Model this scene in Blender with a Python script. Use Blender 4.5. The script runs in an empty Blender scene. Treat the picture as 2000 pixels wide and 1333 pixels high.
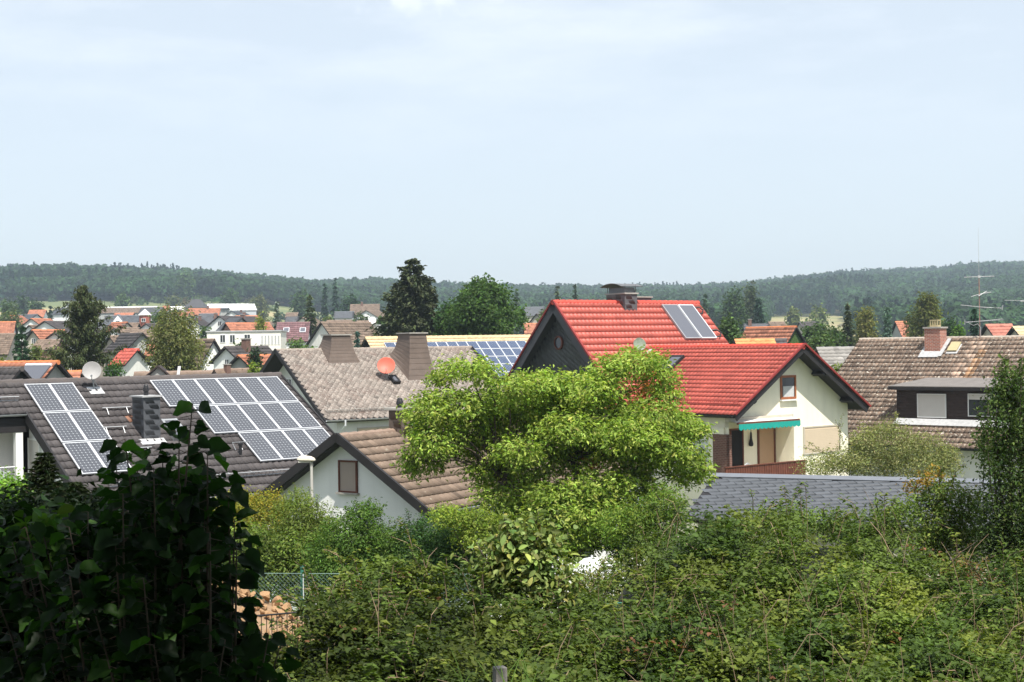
import bpy, math, random
import numpy as np
from math import sin, cos, pi, radians
# ---------------------------------------------------------------- camera, sky, sun, exposure
sc = bpy.context.scene
COL = sc.collection
F = 2778.0; ROLL = 0.015; PIT = math.atan((675 - 666.5) / F); EYE = np.array([0, 0, 10.0])
cam = bpy.data.cameras.new('camera'); cam.lens = 36 * F / 2000; cam.sensor_width = 36
cam.clip_start = 0.1; cam.clip_end = 9000
co = bpy.data.objects.new('camera', cam); COL.objects.link(co); sc.camera = co
from mathutils import Matrix
co.matrix_world = Matrix.Translation((0, 0, 10)) @ Matrix.Rotation(PIT, 4, 'X') @ Matrix.Rotation(pi / 2, 4, 'X') @ Matrix.Rotation(-ROLL, 4, 'Z')
SUN_AZ = radians(157)      # clockwise from +Y (the way the camera looks)
SUN_EL = radians(61)
sunv = np.array([sin(SUN_AZ) * cos(SUN_EL), cos(SUN_AZ) * cos(SUN_EL), sin(SUN_EL)])
sl = bpy.data.lights.new('sun', 'SUN'); sl.energy = 4.1; sl.angle = radians(0.53); sl.color = (1.0, 0.955, 0.88)
so = bpy.data.objects.new('sun', sl); COL.objects.link(so)
from mathutils import Vector
so.rotation_euler = Vector(sunv).to_track_quat('Z', 'Y').to_euler(); so.location = (0, 0, 200)
w = bpy.data.worlds.new('World'); sc.world = w; w.use_nodes = True
nt = w.node_tree; N = nt.nodes; LK = nt.links
bg = N['Background']; sky = N.new('ShaderNodeTexSky'); sky.sky_type = 'NISHITA'; sky.sun_disc = False
sky.sun_elevation = SUN_EL; sky.sun_rotation = SUN_AZ; sky.air_density = 1.0; sky.dust_density = 1.2; sky.ozone_density = 1.0
bg.inputs['Strength'].default_value = 0.10
tc = N.new('ShaderNodeTexCoord'); mp = N.new('ShaderNodeMapping'); mp.inputs['Scale'].default_value = (1.5, 1.5, 7)
no = N.new('ShaderNodeTexNoise'); no.inputs['Scale'].default_value = 3.2; no.inputs['Detail'].default_value = 9; no.inputs['Roughness'].default_value = .62
LK.new(tc.outputs['Generated'], mp.inputs[0]); LK.new(mp.outputs[0], no.inputs['Vector'])
rp = N.new('ShaderNodeMapRange'); rp.inputs[1].default_value = .44; rp.inputs[2].default_value = .8; rp.inputs[3].default_value = .0; rp.inputs[4].default_value = .55
LK.new(no.outputs['Fac'], rp.inputs[0])
sx = N.new('ShaderNodeSeparateXYZ'); LK.new(tc.outputs['Generated'], sx.inputs[0])
el = N.new('ShaderNodeMapRange'); el.interpolation_type = 'SMOOTHSTEP'; el.inputs[1].default_value = .09; el.inputs[2].default_value = .24
LK.new(sx.outputs['Z'], el.inputs[0])
mu = N.new('ShaderNodeMath'); mu.operation = 'MULTIPLY'; LK.new(rp.outputs[0], mu.inputs[0]); LK.new(el.outputs[0], mu.inputs[1])
# a small bright cumulus puff high in the frame
cdir = Vector((-0.045, 1.0, 0.243)).normalized()
vs = N.new('ShaderNodeVectorMath'); vs.operation = 'SUBTRACT'; vs.inputs[1].default_value = cdir; LK.new(tc.outputs['Generated'], vs.inputs[0])
vm = N.new('ShaderNodeVectorMath'); vm.operation = 'MULTIPLY'; vm.inputs[1].default_value = (13, 13, 60); LK.new(vs.outputs[0], vm.inputs[0])
vl = N.new('ShaderNodeVectorMath'); vl.operation = 'LENGTH'; LK.new(vm.outputs[0], vl.inputs[0])
n2 = N.new('ShaderNodeTexNoise'); n2.inputs['Scale'].default_value = 40; n2.inputs['Detail'].default_value = 8; LK.new(tc.outputs['Generated'], n2.inputs['Vector'])
ad = N.new('ShaderNodeMath'); ad.operation = 'MULTIPLY_ADD'; ad.inputs[1].default_value = 2.6; LK.new(n2.outputs['Fac'], ad.inputs[0]); LK.new(vl.outputs['Value'], ad.inputs[2])
pf = N.new('ShaderNodeMapRange'); pf.interpolation_type = 'SMOOTHSTEP'; pf.inputs[1].default_value = 2.15; pf.inputs[2].default_value = 1.2; pf.inputs[3].default_value = 0; pf.inputs[4].default_value = .6
LK.new(ad.outputs[0], pf.inputs[0])
mx = N.new('ShaderNodeMath'); mx.operation = 'MAXIMUM'; LK.new(mu.outputs[0], mx.inputs[0]); LK.new(pf.outputs[0], mx.inputs[1])
veil = N.new('ShaderNodeMix'); veil.data_type = 'RGBA'; veil.inputs[0].default_value = .72; veil.inputs[7].default_value = (4.9, 5.32, 5.7, 1)
LK.new(sky.outputs[0], veil.inputs[6])
m2 = N.new('ShaderNodeMix'); m2.data_type = 'RGBA'; m2.inputs[7].default_value = (6.6, 6.9, 7.4, 1)
LK.new(mx.outputs[0], m2.inputs[0]); LK.new(veil.outputs[2], m2.inputs[6]); LK.new(m2.outputs[2], bg.inputs['Color'])
sc.view_settings.view_transform = 'Standard'; sc.view_settings.look = 'None'; sc.view_settings.gamma = 1
sc.view_settings.use_curve_mapping = False; sc.view_settings.exposure = 0.84
sc.cycles.volume_bounces = 0; sc.cycles.max_bounces = 6; sc.cycles.transparent_max_bounces = 8
rng = np.random.default_rng(7); random.seed(7)

# ---------------------------------------------------------------- geometry helpers
def at(u, v, Y):
    """world point seen at photo pixel (u, v) at depth Y"""
    a_ = (u - 1000) / F; b_ = -(v - 666.5) / F
    a = a_ * cos(ROLL) + b_ * sin(ROLL); b = b_ * cos(ROLL) - a_ * sin(ROLL)
    c, s = cos(PIT), sin(PIT)
    d = np.array([a, c - b * s, s + b * c]); return d / d[1] * Y + EYE
def proj(P):
    P = np.asarray(P, float) - EYE; c, s = cos(PIT), sin(PIT)
    f = P[..., 1] * c + P[..., 2] * s; up = -P[..., 1] * s + P[..., 2] * c
    a, b = P[..., 0] / f * F, up / f * F
    return 1000 + a * cos(ROLL) - b * sin(ROLL), 666.5 - (b * cos(ROLL) + a * sin(ROLL))
def vec(*a): return np.array(a, float)
Z = vec(0, 0, 1)
def nrm(v): return v / np.linalg.norm(v)

ROOTS = {}
def tag(o, label=None, cat=None, group=None, kind=None):
    if label: o['label'] = label
    if cat: o['category'] = cat
    if group: o['group'] = group
    if kind: o['kind'] = kind
    return o
def thing(name, loc, label, cat, group=None):
    o = bpy.data.objects.new(name, None); o.empty_display_size = .3; COL.objects.link(o); o.location = loc
    ROOTS[o] = np.array(loc, float)
    return tag(o, label, cat, group)
def offs(p):
    if p is None: return np.zeros(3)
    return ROOTS.get(p, np.zeros(3))
def link(name, me, parent):
    o = bpy.data.objects.new(name, me); COL.objects.link(o)
    if parent is not None:
        o.parent = parent; ROOTS[o] = offs(parent)
    return o
def amesh(name, V, Fc, mat, parent=None, col=None, smooth=False, mi=None):
    """mesh from numpy arrays; Fc is (n,3) or (n,4)"""
    V = np.asarray(V, np.float32) - offs(parent).astype(np.float32)
    Fc = np.asarray(Fc, np.int32); n, k = Fc.shape
    me = bpy.data.meshes.new(name); me.vertices.add(len(V)); me.vertices.foreach_set('co', V.ravel())
    me.loops.add(n * k); me.loops.foreach_set('vertex_index', Fc.ravel())
    me.polygons.add(n); me.polygons.foreach_set('loop_start', np.arange(0, n * k, k, dtype=np.int32))
    me.polygons.foreach_set('loop_total', np.full(n, k, np.int32))
    if smooth: me.polygons.foreach_set('use_smooth', np.ones(n, bool))
    for m in (mat if isinstance(mat, (list, tuple)) else [mat]): me.materials.append(m)
    if mi is not None: me.polygons.foreach_set('material_index', np.asarray(mi, np.int32))
    if col is not None:
        c = np.ones((len(V), 4), np.float32); c[:, :3] = col
        a = me.color_attributes.new('Col', 'FLOAT_COLOR', 'POINT'); a.data.foreach_set('color', c.ravel())
    me.update(calc_edges=True); me.validate()
    return link(name, me, parent)

class MB:
    """collects boxes, prisms and tubes, built as ONE mesh"""
    def __init__(s): s.V = []; s.Fc = []; s.mi = []; s.uv = []
    def poly(s, P, faces, mi=0):
        b = len(s.V); s.V += [tuple(p) for p in P]
        for f in faces: s.Fc.append([b + i for i in f]); s.mi.append(mi)
    def box(s, c, ex, ey, ez, mi=0):
        c = np.asarray(c, float); P = [c + sx * ex + sy * ey + sz * ez for sz in (-1, 1) for sy in (-1, 1) for sx in (-1, 1)]
        s.poly(P, [(0, 2, 3, 1), (4, 5, 7, 6), (0, 1, 5, 4), (2, 6, 7, 3), (0, 4, 6, 2), (1, 3, 7, 5)], mi)
    def prism(s, P, d, mi=0):
        P = [np.asarray(p, float) for p in P]; n = len(P); d = np.asarray(d, float)
        s.poly(P + [p + d for p in P], [tuple(range(n))[::-1], tuple(range(n, 2 * n))] + [(i, (i + 1) % n, (i + 1) % n + n, i + n) for i in range(n)], mi)
    def tube(s, pts, rad, k=6, mi=0, cap=True):
        pts = [np.asarray(p, float) for p in pts]; n = len(pts)
        if not hasattr(rad, '__len__'): rad = [rad] * n
        P = []; pn = None
        for i in range(n):
            t = nrm(pts[min(i + 1, n - 1)] - pts[max(i - 1, 0)] + 1e-9)
            if pn is None: pn = nrm(np.cross(t, vec(.31, .21, .9) if abs(t[2]) < .9 else vec(1, .1, 0)))
            a = nrm(pn - t * (pn @ t)); b = np.cross(t, a); pn = a
            for j in range(k): an = 2 * pi * j / k; P.append(pts[i] + rad[i] * (cos(an) * a + sin(an) * b))
        fs = [(i * k + j, i * k + (j + 1) % k, (i + 1) * k + (j + 1) % k, (i + 1) * k + j) for i in range(n - 1) for j in range(k)]
        if cap: fs += [tuple(range(k))[::-1], tuple(range((n - 1) * k, n * k))]
        s.poly(P, fs, mi)
    def lathe(s, c, axis, prof, k=16, mi=0):
        axis = nrm(np.asarray(axis, float)); a = nrm(np.cross(axis, vec(.3, .5, .2) if abs(axis[2]) > .5 else Z)); b = np.cross(axis, a)
        P = [np.asarray(c) + axis * h + r * (cos(2 * pi * j / k) * a + sin(2 * pi * j / k) * b) for (r, h) in prof for j in range(k)]
        n = len(prof)
        s.poly(P, [(i * k + j, i * k + (j + 1) % k, (i + 1) * k + (j + 1) % k, (i + 1) * k + j) for i in range(n - 1) for j in range(k)] + [tuple(range(k))[::-1], tuple(range((n - 1) * k, n * k))], mi)
    def build(s, name, mat, parent=None, smooth=False, bevel=0):
        me = bpy.data.meshes.new(name); o_ = offs(parent)
        me.from_pydata([(p[0] - o_[0], p[1] - o_[1], p[2] - o_[2]) for p in s.V], [], s.Fc)
        for m in (mat if isinstance(mat, (list, tuple)) else [mat]): me.materials.append(m)
        me.polygons.foreach_set('material_index', s.mi)
        if smooth: me.polygons.foreach_set('use_smooth', [True] * len(s.Fc))
        me.update()
        if any(m.get('uses_col') for m in me.materials):
            a = me.color_attributes.new('Col', 'FLOAT_COLOR', 'POINT'); a.data.foreach_set('color', [1.0] * (4 * len(me.vertices)))
        o = link(name, me, parent)
        if bevel:
            b = o.modifiers.new('bevel', 'BEVEL'); b.width = bevel; b.segments = 2; b.limit_method = 'ANGLE'
        return o

# ---------------------------------------------------------------- materials
def mat(name, col, rough=.8, var=.0, vscale=2.0, bump=0, bscale=30, spec=.3, metal=0, attr=False, spots=None, coord='Object', streak=None, brick=None):
    m = bpy.data.materials.new(name); m.use_nodes = True; t = m.node_tree; n = t.nodes; l = t.links; p = n['Principled BSDF']
    p.inputs['Roughness'].default_value = rough; p.inputs['Metallic'].default_value = metal; p.inputs['Specular IOR Level'].default_value = spec
    tc = n.new('ShaderNodeTexCoord'); out = None
    rgb = n.new('ShaderNodeRGB'); rgb.outputs[0].default_value = (*col, 1); out = rgb.outputs[0]
    if attr:
        m['uses_col'] = 1; a = n.new('ShaderNodeAttribute'); a.attribute_name = 'Col'
        x = n.new('ShaderNodeMix'); x.data_type = 'RGBA'; x.blend_type = 'MULTIPLY'; x.inputs[0].default_value = 1
        l.new(out, x.inputs[6]); l.new(a.outputs['Color'], x.inputs[7]); out = x.outputs[2]
    if brick:
        b = n.new('ShaderNodeTexBrick'); b.inputs['Color1'].default_value = (*col, 1); b.inputs['Color2'].default_value = (*[c * .72 for c in col], 1)
        b.inputs['Mortar'].default_value = (*brick[3], 1); b.inputs['Scale'].default_value = 1; b.inputs['Brick Width'].default_value = brick[0]; b.inputs['Row Height'].default_value = brick[1]
        b.inputs['Mortar Size'].default_value = brick[2]; b.inputs['Bias'].default_value = 0
        sp_ = n.new('ShaderNodeSeparateXYZ'); cb = n.new('ShaderNodeCombineXYZ'); dp = n.new('ShaderNodeVectorMath'); dp.operation = 'DOT_PRODUCT'; dp.inputs[1].default_value = brick[4]
        l.new(tc.outputs['Object'], dp.inputs[0]); l.new(tc.outputs['Object'], sp_.inputs[0]); l.new(dp.outputs['Value'], cb.inputs[0]); l.new(sp_.outputs['Z'], cb.inputs[1]); l.new(cb.outputs[0], b.inputs['Vector']); out = b.outputs[0]
    if var:
        no = n.new('ShaderNodeTexNoise'); no.inputs['Scale'].default_value = vscale; no.inputs['Detail'].default_value = 6; no.inputs['Roughness'].default_value = .65
        l.new(tc.outputs[coord], no.inputs['Vector'])
        r = n.new('ShaderNodeMapRange'); r.inputs[1].default_value = .3; r.inputs[2].default_value = .7; r.inputs[3].default_value = 1 - var; r.inputs[4].default_value = 1 + var
        l.new(no.outputs['Fac'], r.inputs[0])
        x = n.new('ShaderNodeVectorMath'); x.operation = 'SCALE'; l.new(out, x.inputs[0]); l.new(r.outputs[0], x.inputs['Scale']); out = x.outputs[0]
    for sp in (spots or []):
        no = n.new('ShaderNodeTexNoise'); no.inputs['Scale'].default_value = sp[1]; no.inputs['Detail'].default_value = 5; no.inputs['Roughness'].default_value = .7
        l.new(tc.outputs['Object'], no.inputs['Vector'])
        r = n.new('ShaderNodeMapRange'); r.inputs[1].default_value = sp[2]; r.inputs[2].default_value = sp[2] + sp[3]; r.inputs[3].default_value = 0; r.inputs[4].default_value = sp[4]
        l.new(no.outputs['Fac'], r.inputs[0])
        x = n.new('ShaderNodeMix'); x.data_type = 'RGBA'; x.inputs[7].default_value = (*sp[0], 1); l.new(r.outputs[0], x.inputs[0]); l.new(out, x.inputs[6]); out = x.outputs[2]
    if streak:
        no = n.new('ShaderNodeTexNoise'); no.inputs['Scale'].default_value = 1.0; no.inputs['Detail'].default_value = 5
        mq = n.new('ShaderNodeMapping'); mq.inputs['Scale'].default_value = (2.5, 2.5, .35); l.new(tc.outputs['Object'], mq.inputs[0]); l.new(mq.outputs[0], no.inputs['Vector'])
        r = n.new('ShaderNodeMapRange'); r.inputs[1].default_value = .35; r.inputs[2].default_value = .75; r.inputs[3].default_value = 1; r.inputs[4].default_value = 1 - streak
        l.new(no.outputs['Fac'], r.inputs[0]); x = n.new('ShaderNodeVectorMath'); x.operation = 'SCALE'; l.new(out, x.inputs[0]); l.new(r.outputs[0], x.inputs['Scale']); out = x.outputs[0]
    l.new(out, p.inputs['Base Color'])
    if bump:
        no = n.new('ShaderNodeTexNoise'); no.inputs['Scale'].default_value = bscale; no.inputs['Detail'].default_value = 4; l.new(tc.outputs['Object'], no.inputs['Vector'])
        b = n.new('ShaderNodeBump'); b.inputs['Strength'].default_value = bump; b.inputs['Distance'].default_value = .02; l.new(no.outputs['Fac'], b.inputs['Height']); l.new(b.outputs[0], p.inputs['Normal'])
    return m
def leafmat(name, rough=.5, trans=.35, spec=.35, tcol=(1.25, 1.35, .55)):
    m = bpy.data.materials.new(name); m.use_nodes = True; t = m.node_tree; n = t.nodes; l = t.links; p = n['Principled BSDF']
    a = n.new('ShaderNodeAttribute'); a.attribute_name = 'Col'; l.new(a.outputs['Color'], p.inputs['Base Color'])
    p.inputs['Roughness'].default_value = rough; p.inputs['Specular IOR Level'].default_value = spec
    tr = n.new('ShaderNodeBsdfTranslucent'); x = n.new('ShaderNodeMix'); x.data_type = 'RGBA'; x.blend_type = 'MULTIPLY'; x.inputs[0].default_value = 1; x.inputs[7].default_value = (*tcol, 1)
    l.new(a.outputs['Color'], x.inputs[6]); l.new(x.outputs[2], tr.inputs['Color'])
    ms = n.new('ShaderNodeMixShader'); ms.inputs[0].default_value = trans; l.new(p.outputs[0], ms.inputs[1]); l.new(tr.outputs[0], ms.inputs[2])
    l.new(ms.outputs[0], n['Material Output'].inputs['Surface'])
    return m
def glassmat(name, col=(.03, .035, .04), rough=.06):
    m = bpy.data.materials.new(name); m.use_nodes = True; p = m.node_tree.nodes['Principled BSDF']
    p.inputs['Base Color'].default_value = (*col, 1); p.inputs['Roughness'].default_value = rough; p.inputs['Specular IOR Level'].default_value = .6; return m
def solarmat(name, nu, nv, cell, gap, rough=.2):
    """photovoltaic cells with pale gaps, laid out on the panel's own UV map"""
    m = bpy.data.materials.new(name); m.use_nodes = True; t = m.node_tree; n = t.nodes; l = t.links; p = n['Principled BSDF']
    uv = n.new('ShaderNodeUVMap'); s = n.new('ShaderNodeSeparateXYZ'); l.new(uv.outputs[0], s.inputs[0])
    def M(op, a, b=None, c=None):
        q = n.new('ShaderNodeMath'); q.operation = op
        for i, v in enumerate((a, b, c)):
            if v is None: continue
            if isinstance(v, (int, float)): q.inputs[i].default_value = v
            else: l.new(v, q.inputs[i])
        return q.outputs[0]
    fx = M('ABSOLUTE', M('SUBTRACT', M('FRACT', M('MULTIPLY', s.outputs['X'], nu)), .5)); fy = M('ABSOLUTE', M('SUBTRACT', M('FRACT', M('MULTIPLY', s.outputs['Y'], nv)), .5))
    g = M('MAXIMUM', M('MULTIPLY', M('GREATER_THAN', M('MAXIMUM', fx, fy), .475), .38), M('GREATER_THAN', M('ADD', fx, fy), .84))
    x = n.new('ShaderNodeMix'); x.data_type = 'RGBA'; x.inputs[6].default_value = (*cell, 1); x.inputs[7].default_value = (*gap, 1); l.new(g, x.inputs[0])
    l.new(x.outputs[2], p.inputs['Base Color']); p.inputs['Roughness'].default_value = rough; p.inputs['Specular IOR Level'].default_value = .5
    return m

M_ = dict(
  dark_tile=mat('dark concrete roof tile', (.070, .062, .062), .75, .14, 1.3, .25, 60, attr=True, spots=[((.16, .15, .11), 9, .66, .05, .5)]),
  brown_tile=mat('weathered brown roof tile', (.18, .132, .10), .85, .16, .9, .3, 50, attr=True, spots=[((.42, .38, .30), 5, .62, .06, .6), ((.10, .07, .06), 1.4, .60, .15, .4)]),
  lichen_tile=mat('lichen spotted roof tile', (.185, .132, .098), .85, .18, .8, .3, 50, attr=True, spots=[((.62, .57, .48), 7.5, .585, .03, .95), ((.08, .06, .05), .9, .58, .2, .5)]),
  red_tile=mat('glazed red roof tile', (.42, .085, .060), .55, .16, .6, .1, 40, spec=.45, attr=True),
  orange_tile=mat('orange roof tile', (.38, .155, .095), .7, .12, 1.5, .2, 40, attr=True),
  yellow_tile=mat('straw coloured roof tile', (.58, .45, .27), .8, .14, 1.5, .2, 40, attr=True),
  lichen_slate=mat('mottled fibre cement slate', (.22, .185, .16), .85, .12, 1.5, .2, 60, attr=True, spots=[((.17, .11, .09), .9, .50, .2, .6), ((.52, .48, .43), 16, .56, .05, .75)]),
  grey_slate=mat('blue grey slate', (.075, .082, .094), .5, .10, 3, .2, 60, spec=.4, attr=True),
  dark_slate=mat('dark cladding slate', (.080, .084, .093), .55, .12, 3, .2, 60, spec=.4, attr=True),
  brown_slate=mat('brown cladding slate', (.125, .095, .078), .7, .15, 2.5, .2, 60, attr=True),
  cream=mat('cream render', (.87, .82, .66), .9, .03, .6, .08, 90, streak=.10),
  white=mat('white render', (.85, .845, .82), .9, .03, .6, .08, 90, streak=.09),
  offwhite=mat('off white render', (.78, .77, .71), .9, .04, .6, .08, 90, streak=.14),
  greywall=mat('grey render', (.40, .40, .38), .9, .06, .8, .08, 90, streak=.15),
  beige=mat('beige render', (.52, .47, .39), .9, .05, .8, .08, 90, streak=.15),
  black_wood=mat('dark stained wood', (.022, .020, .021), .6, .2, 3, .1, 30),
  brown_wood=mat('red brown wood', (.13, .045, .028), .6, .25, 4, .15, 25),
  window_wood=mat('orange brown window wood', (.30, .10, .04), .5, .2, 5, .1, 30),
  grey_wood=mat('weathered grey wood', (.24, .22, .20), .9, .3, 5, .3, 25),
  zinc=mat('zinc sheet', (.38, .39, .40), .45, .10, 3, metal=.5, spec=.5),
  lead=mat('pale flashing', (.40, .40, .40), .6, .2, 6, .1, 20),
  alu=mat('aluminium frame', (.72, .73, .75), .35, .04, 3, metal=.3),
  black_metal=mat('black metal', (.02, .02, .022), .45, .1, 5),
  green_metal=mat('green coated wire', (.04, .16, .12), .5, .15, 8),
  pale_wire=mat('worn galvanised wire', (.22, .32, .28), .5, .1, 8),
  rust_metal=mat('rusty mast', (.30, .17, .13), .7, .3, 12),
  concrete=mat('weathered concrete', (.34, .32, .29), .9, .15, 4, .3, 40),
  lamp_white=mat('aged lamp housing', (.62, .56, .47), .5, .1, 6),
  lamp_grey=mat('galvanised lamp post', (.50, .48, .44), .5, .1, 6),
  shutter=mat('pale roller shutter', (.60, .57, .53), .6, .03, 3),
  taupe_shutter=mat('taupe roller shutter', (.36, .29, .25), .6, .03, 3),
  cream_shutter=mat('cream roller shutter', (.60, .49, .36), .6, .03, 3),
  tan_shutter=mat('tan door shutter', (.42, .27, .17), .6, .03, 3),
  white_frame=mat('white window frame', (.78, .78, .76), .5),
  glass=glassmat('window glass'), dark=mat('dark interior', (.012, .011, .012), .9),
  curtain=mat('lace curtain', (.5, .5, .5), .9, .35, 40),
  brick=mat('red chimney brick', (.40, .13, .075), .85, .25, 9, .3, 50, brick=(.24, .085, .012, (.40, .34, .30), (0, -1.4, 0))),
  pier_brick=mat('brown pier brick', (.17, .075, .055), .85, .15, 9, .3, 50, brick=(.24, .085, .012, (.22, .15, .12), (0, -1.4, 0))),
  teal=mat('teal awning cloth', (.012, .30, .25), .8, .08, 6),
  awning_white=mat('pale awning cloth', (.72, .70, .66), .8),
  red_dish=mat('coral red dish', (.60, .13, .085), .5, .05, 4),
  grey_dish=mat('grey dish', (.34, .33, .32), .55, .06, 4),
  green_dish=mat('mossy pale dish', (.20, .24, .18), .6, .25, 9),
  chalk=mat('white plastic', (.66, .66, .66), .5, .05, 6),
  bark=mat('tree bark', (.085, .065, .05), .9, .3, 6, .4, 20), twig=mat('dry twig', (.30, .21, .14), .9, .3, 8),
  stone=mat('broken sandstone', (.36, .22, .115), .9, .22, 5, .6, 14, spots=[((.30, .18, .11), 4, .58, .1, .6)]),
  soil=mat('loose sandy soil', (.28, .185, .11), .95, .25, 8, .6, 18),
  pot=mat('yellowed clay pot', (.42, .35, .20), .8, .15, 12),
  collector=glassmat('solar thermal glass', (.10, .105, .125), .35),
  leaf_hazel=leafmat('hazel leaf', .5, .42, .15, (1.2, 1.7, .5)), leaf=leafmat('leaf', .55, .38, .12), leaf_wax=leafmat('glossy leaf', .5, .28, .12), needle=leafmat('conifer needles', .7, .12, .2, (1.2, 1.3, .7)),
  solar=solarmat('photovoltaic cells', 6, 12, (.064, .067, .078), (.40, .42, .44)),
  solar2=solarmat('photovoltaic cells small', 6, 6, (.035, .055, .11), (.42, .46, .52)),
)
HAZE = 0.00025
# ---------------------------------------------------------------- terrain
SKY_U = [-400, 0, 130, 300, 400, 500, 640, 760, 900, 1000, 1200, 1400, 1500, 1600, 1700, 1800, 1850, 1900, 2000, 2400]
SKY_V = [519, 517, 514, 520, 525, 534, 545, 541, 550, 553, 554, 551, 542, 531, 523, 521, 518, 510, 507, 500]
DIST = np.interp(SKY_U, [0, 600, 1000, 1500, 2000], [1300, 1400, 1700, 1850, 1950])
SKY_A = [(u - 1000) / F for u in SKY_U]
SKY_Z = [at(u, v, d)[2] - 15.5 for u, v, d in zip(SKY_U, SKY_V, DIST)]
def vnoise(x, y, s=0):
    return (np.sin(x * .011 + 1.3 + s) * np.cos(y * .013 - .7 + s) + .6 * np.sin(x * .027 - y * .019 + 2 * s) + .35 * np.sin(x * .061 + y * .047 + s)) / 1.6
def terr(x, y):
    x = np.asarray(x, float); y = np.asarray(y, float)
    base = np.interp(y, [-30, 0, 12, 20, 30, 38, 50, 80, 350, 450, 600, 800, 900, 1000], [9, 8.3, 6.2, 5.0, 4.2, 2.6, 1, 0, 0, 2.5, 11, 27, 37, 46])
    lf = np.interp(x / np.maximum(y, 200), [-.20, -.08], [1, .56]); base = np.where(y > 450, 2.5 + (base - 2.5) * lf, base); z0 = 2.5 + 43.5 * lf
    a = x / np.maximum(y, 200); zs = np.interp(a, SKY_A, SKY_Z); ds = np.interp(a, SKY_A, DIST)
    t = np.clip((y - 1000) / (ds - 1000), 0, 1); far = z0 + (zs - z0) * t + vnoise(x, y) * 9 * np.sin(pi * t); far = np.minimum(far, 10 + (zs + 15.5 - 10) * y / ds - 17.5 - 5 * np.sin(pi * t))
    far = np.where(y > ds, zs - (y - ds) * .08, far)
    return np.where(y > 1000, far, base + np.clip((y - 500) / 500, 0, 1) * vnoise(x, y, 2) * 1.2)
def terrain():
    ys = np.concatenate([np.linspace(-30, 60, 46), np.linspace(64, 500, 60), np.linspace(510, 1200, 60), np.linspace(1220, 2500, 70), np.linspace(2600, 6500, 10)])
    us = np.linspace(-1.25, 1.25, 160)
    Yg, A = np.meshgrid(ys, us, indexing='ij'); X = A * (np.abs(Yg) * .62 + 60)
    V = np.stack([X, Yg, terr(X, Yg)], -1).reshape(-1, 3); n, k = Yg.shape
    i = np.arange(n - 1)[:, None] * k + np.arange(k - 1)[None, :]
    Fc = np.stack([i, i + 1, i + k + 1, i + k], -1).reshape(-1, 4)
    m = bpy.data.materials.new('meadow and fields'); m.use_nodes = True; t = m.node_tree; nn = t.nodes; l = t.links; p = nn['Principled BSDF']; p.inputs['Roughness'].default_value = .95
    g = nn.new('ShaderNodeNewGeometry'); s = nn.new('ShaderNodeSeparateXYZ'); l.new(g.outputs['Position'], s.inputs[0])
    no = nn.new('ShaderNodeTexNoise'); no.inputs['Scale'].default_value = .02; no.inputs['Detail'].default_value = 8; l.new(g.outputs['Position'], no.inputs['Vector'])
    mq = nn.new('ShaderNodeMapping'); mq.inputs['Scale'].default_value = (.0022, .018, 0); l.new(g.outputs['Position'], mq.inputs[0])
    n2 = nn.new('ShaderNodeTexNoise'); n2.inputs['Scale'].default_value = 1; n2.inputs['Detail'].default_value = 3; l.new(mq.outputs[0], n2.inputs['Vector'])
    ra = nn.new('ShaderNodeValToRGB'); e = ra.color_ramp.elements; e[0].position = .40; e[0].color = (.12, .145, .05, 1); e[1].position = .60; e[1].color = (.32, .27, .13, 1)
    e.new(.5).color = (.19, .20, .075, 1); l.new(n2.outputs['Fac'], ra.inputs[0])
    rb = nn.new('ShaderNodeValToRGB'); e = rb.color_ramp.elements; e[0].position = .35; e[0].color = (.035, .055, .018, 1); e[1].position = .7; e[1].color = (.10, .12, .04, 1); l.new(no.outputs['Fac'], rb.inputs[0])
    mr = nn.new('ShaderNodeMapRange'); mr.inputs[1].default_value = 640; mr.inputs[2].default_value = 700; l.new(s.outputs['Y'], mr.inputs[0])
    x = nn.new('ShaderNodeMix'); x.data_type = 'RGBA'; l.new(mr.outputs[0], x.inputs[0]); l.new(rb.outputs[0], x.inputs[6]); l.new(ra.outputs[0], x.inputs[7]); l.new(x.outputs[2], p.inputs['Base Color'])
    tag(amesh('ground', V, Fc, m, smooth=True), kind='structure')
terrain()

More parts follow.
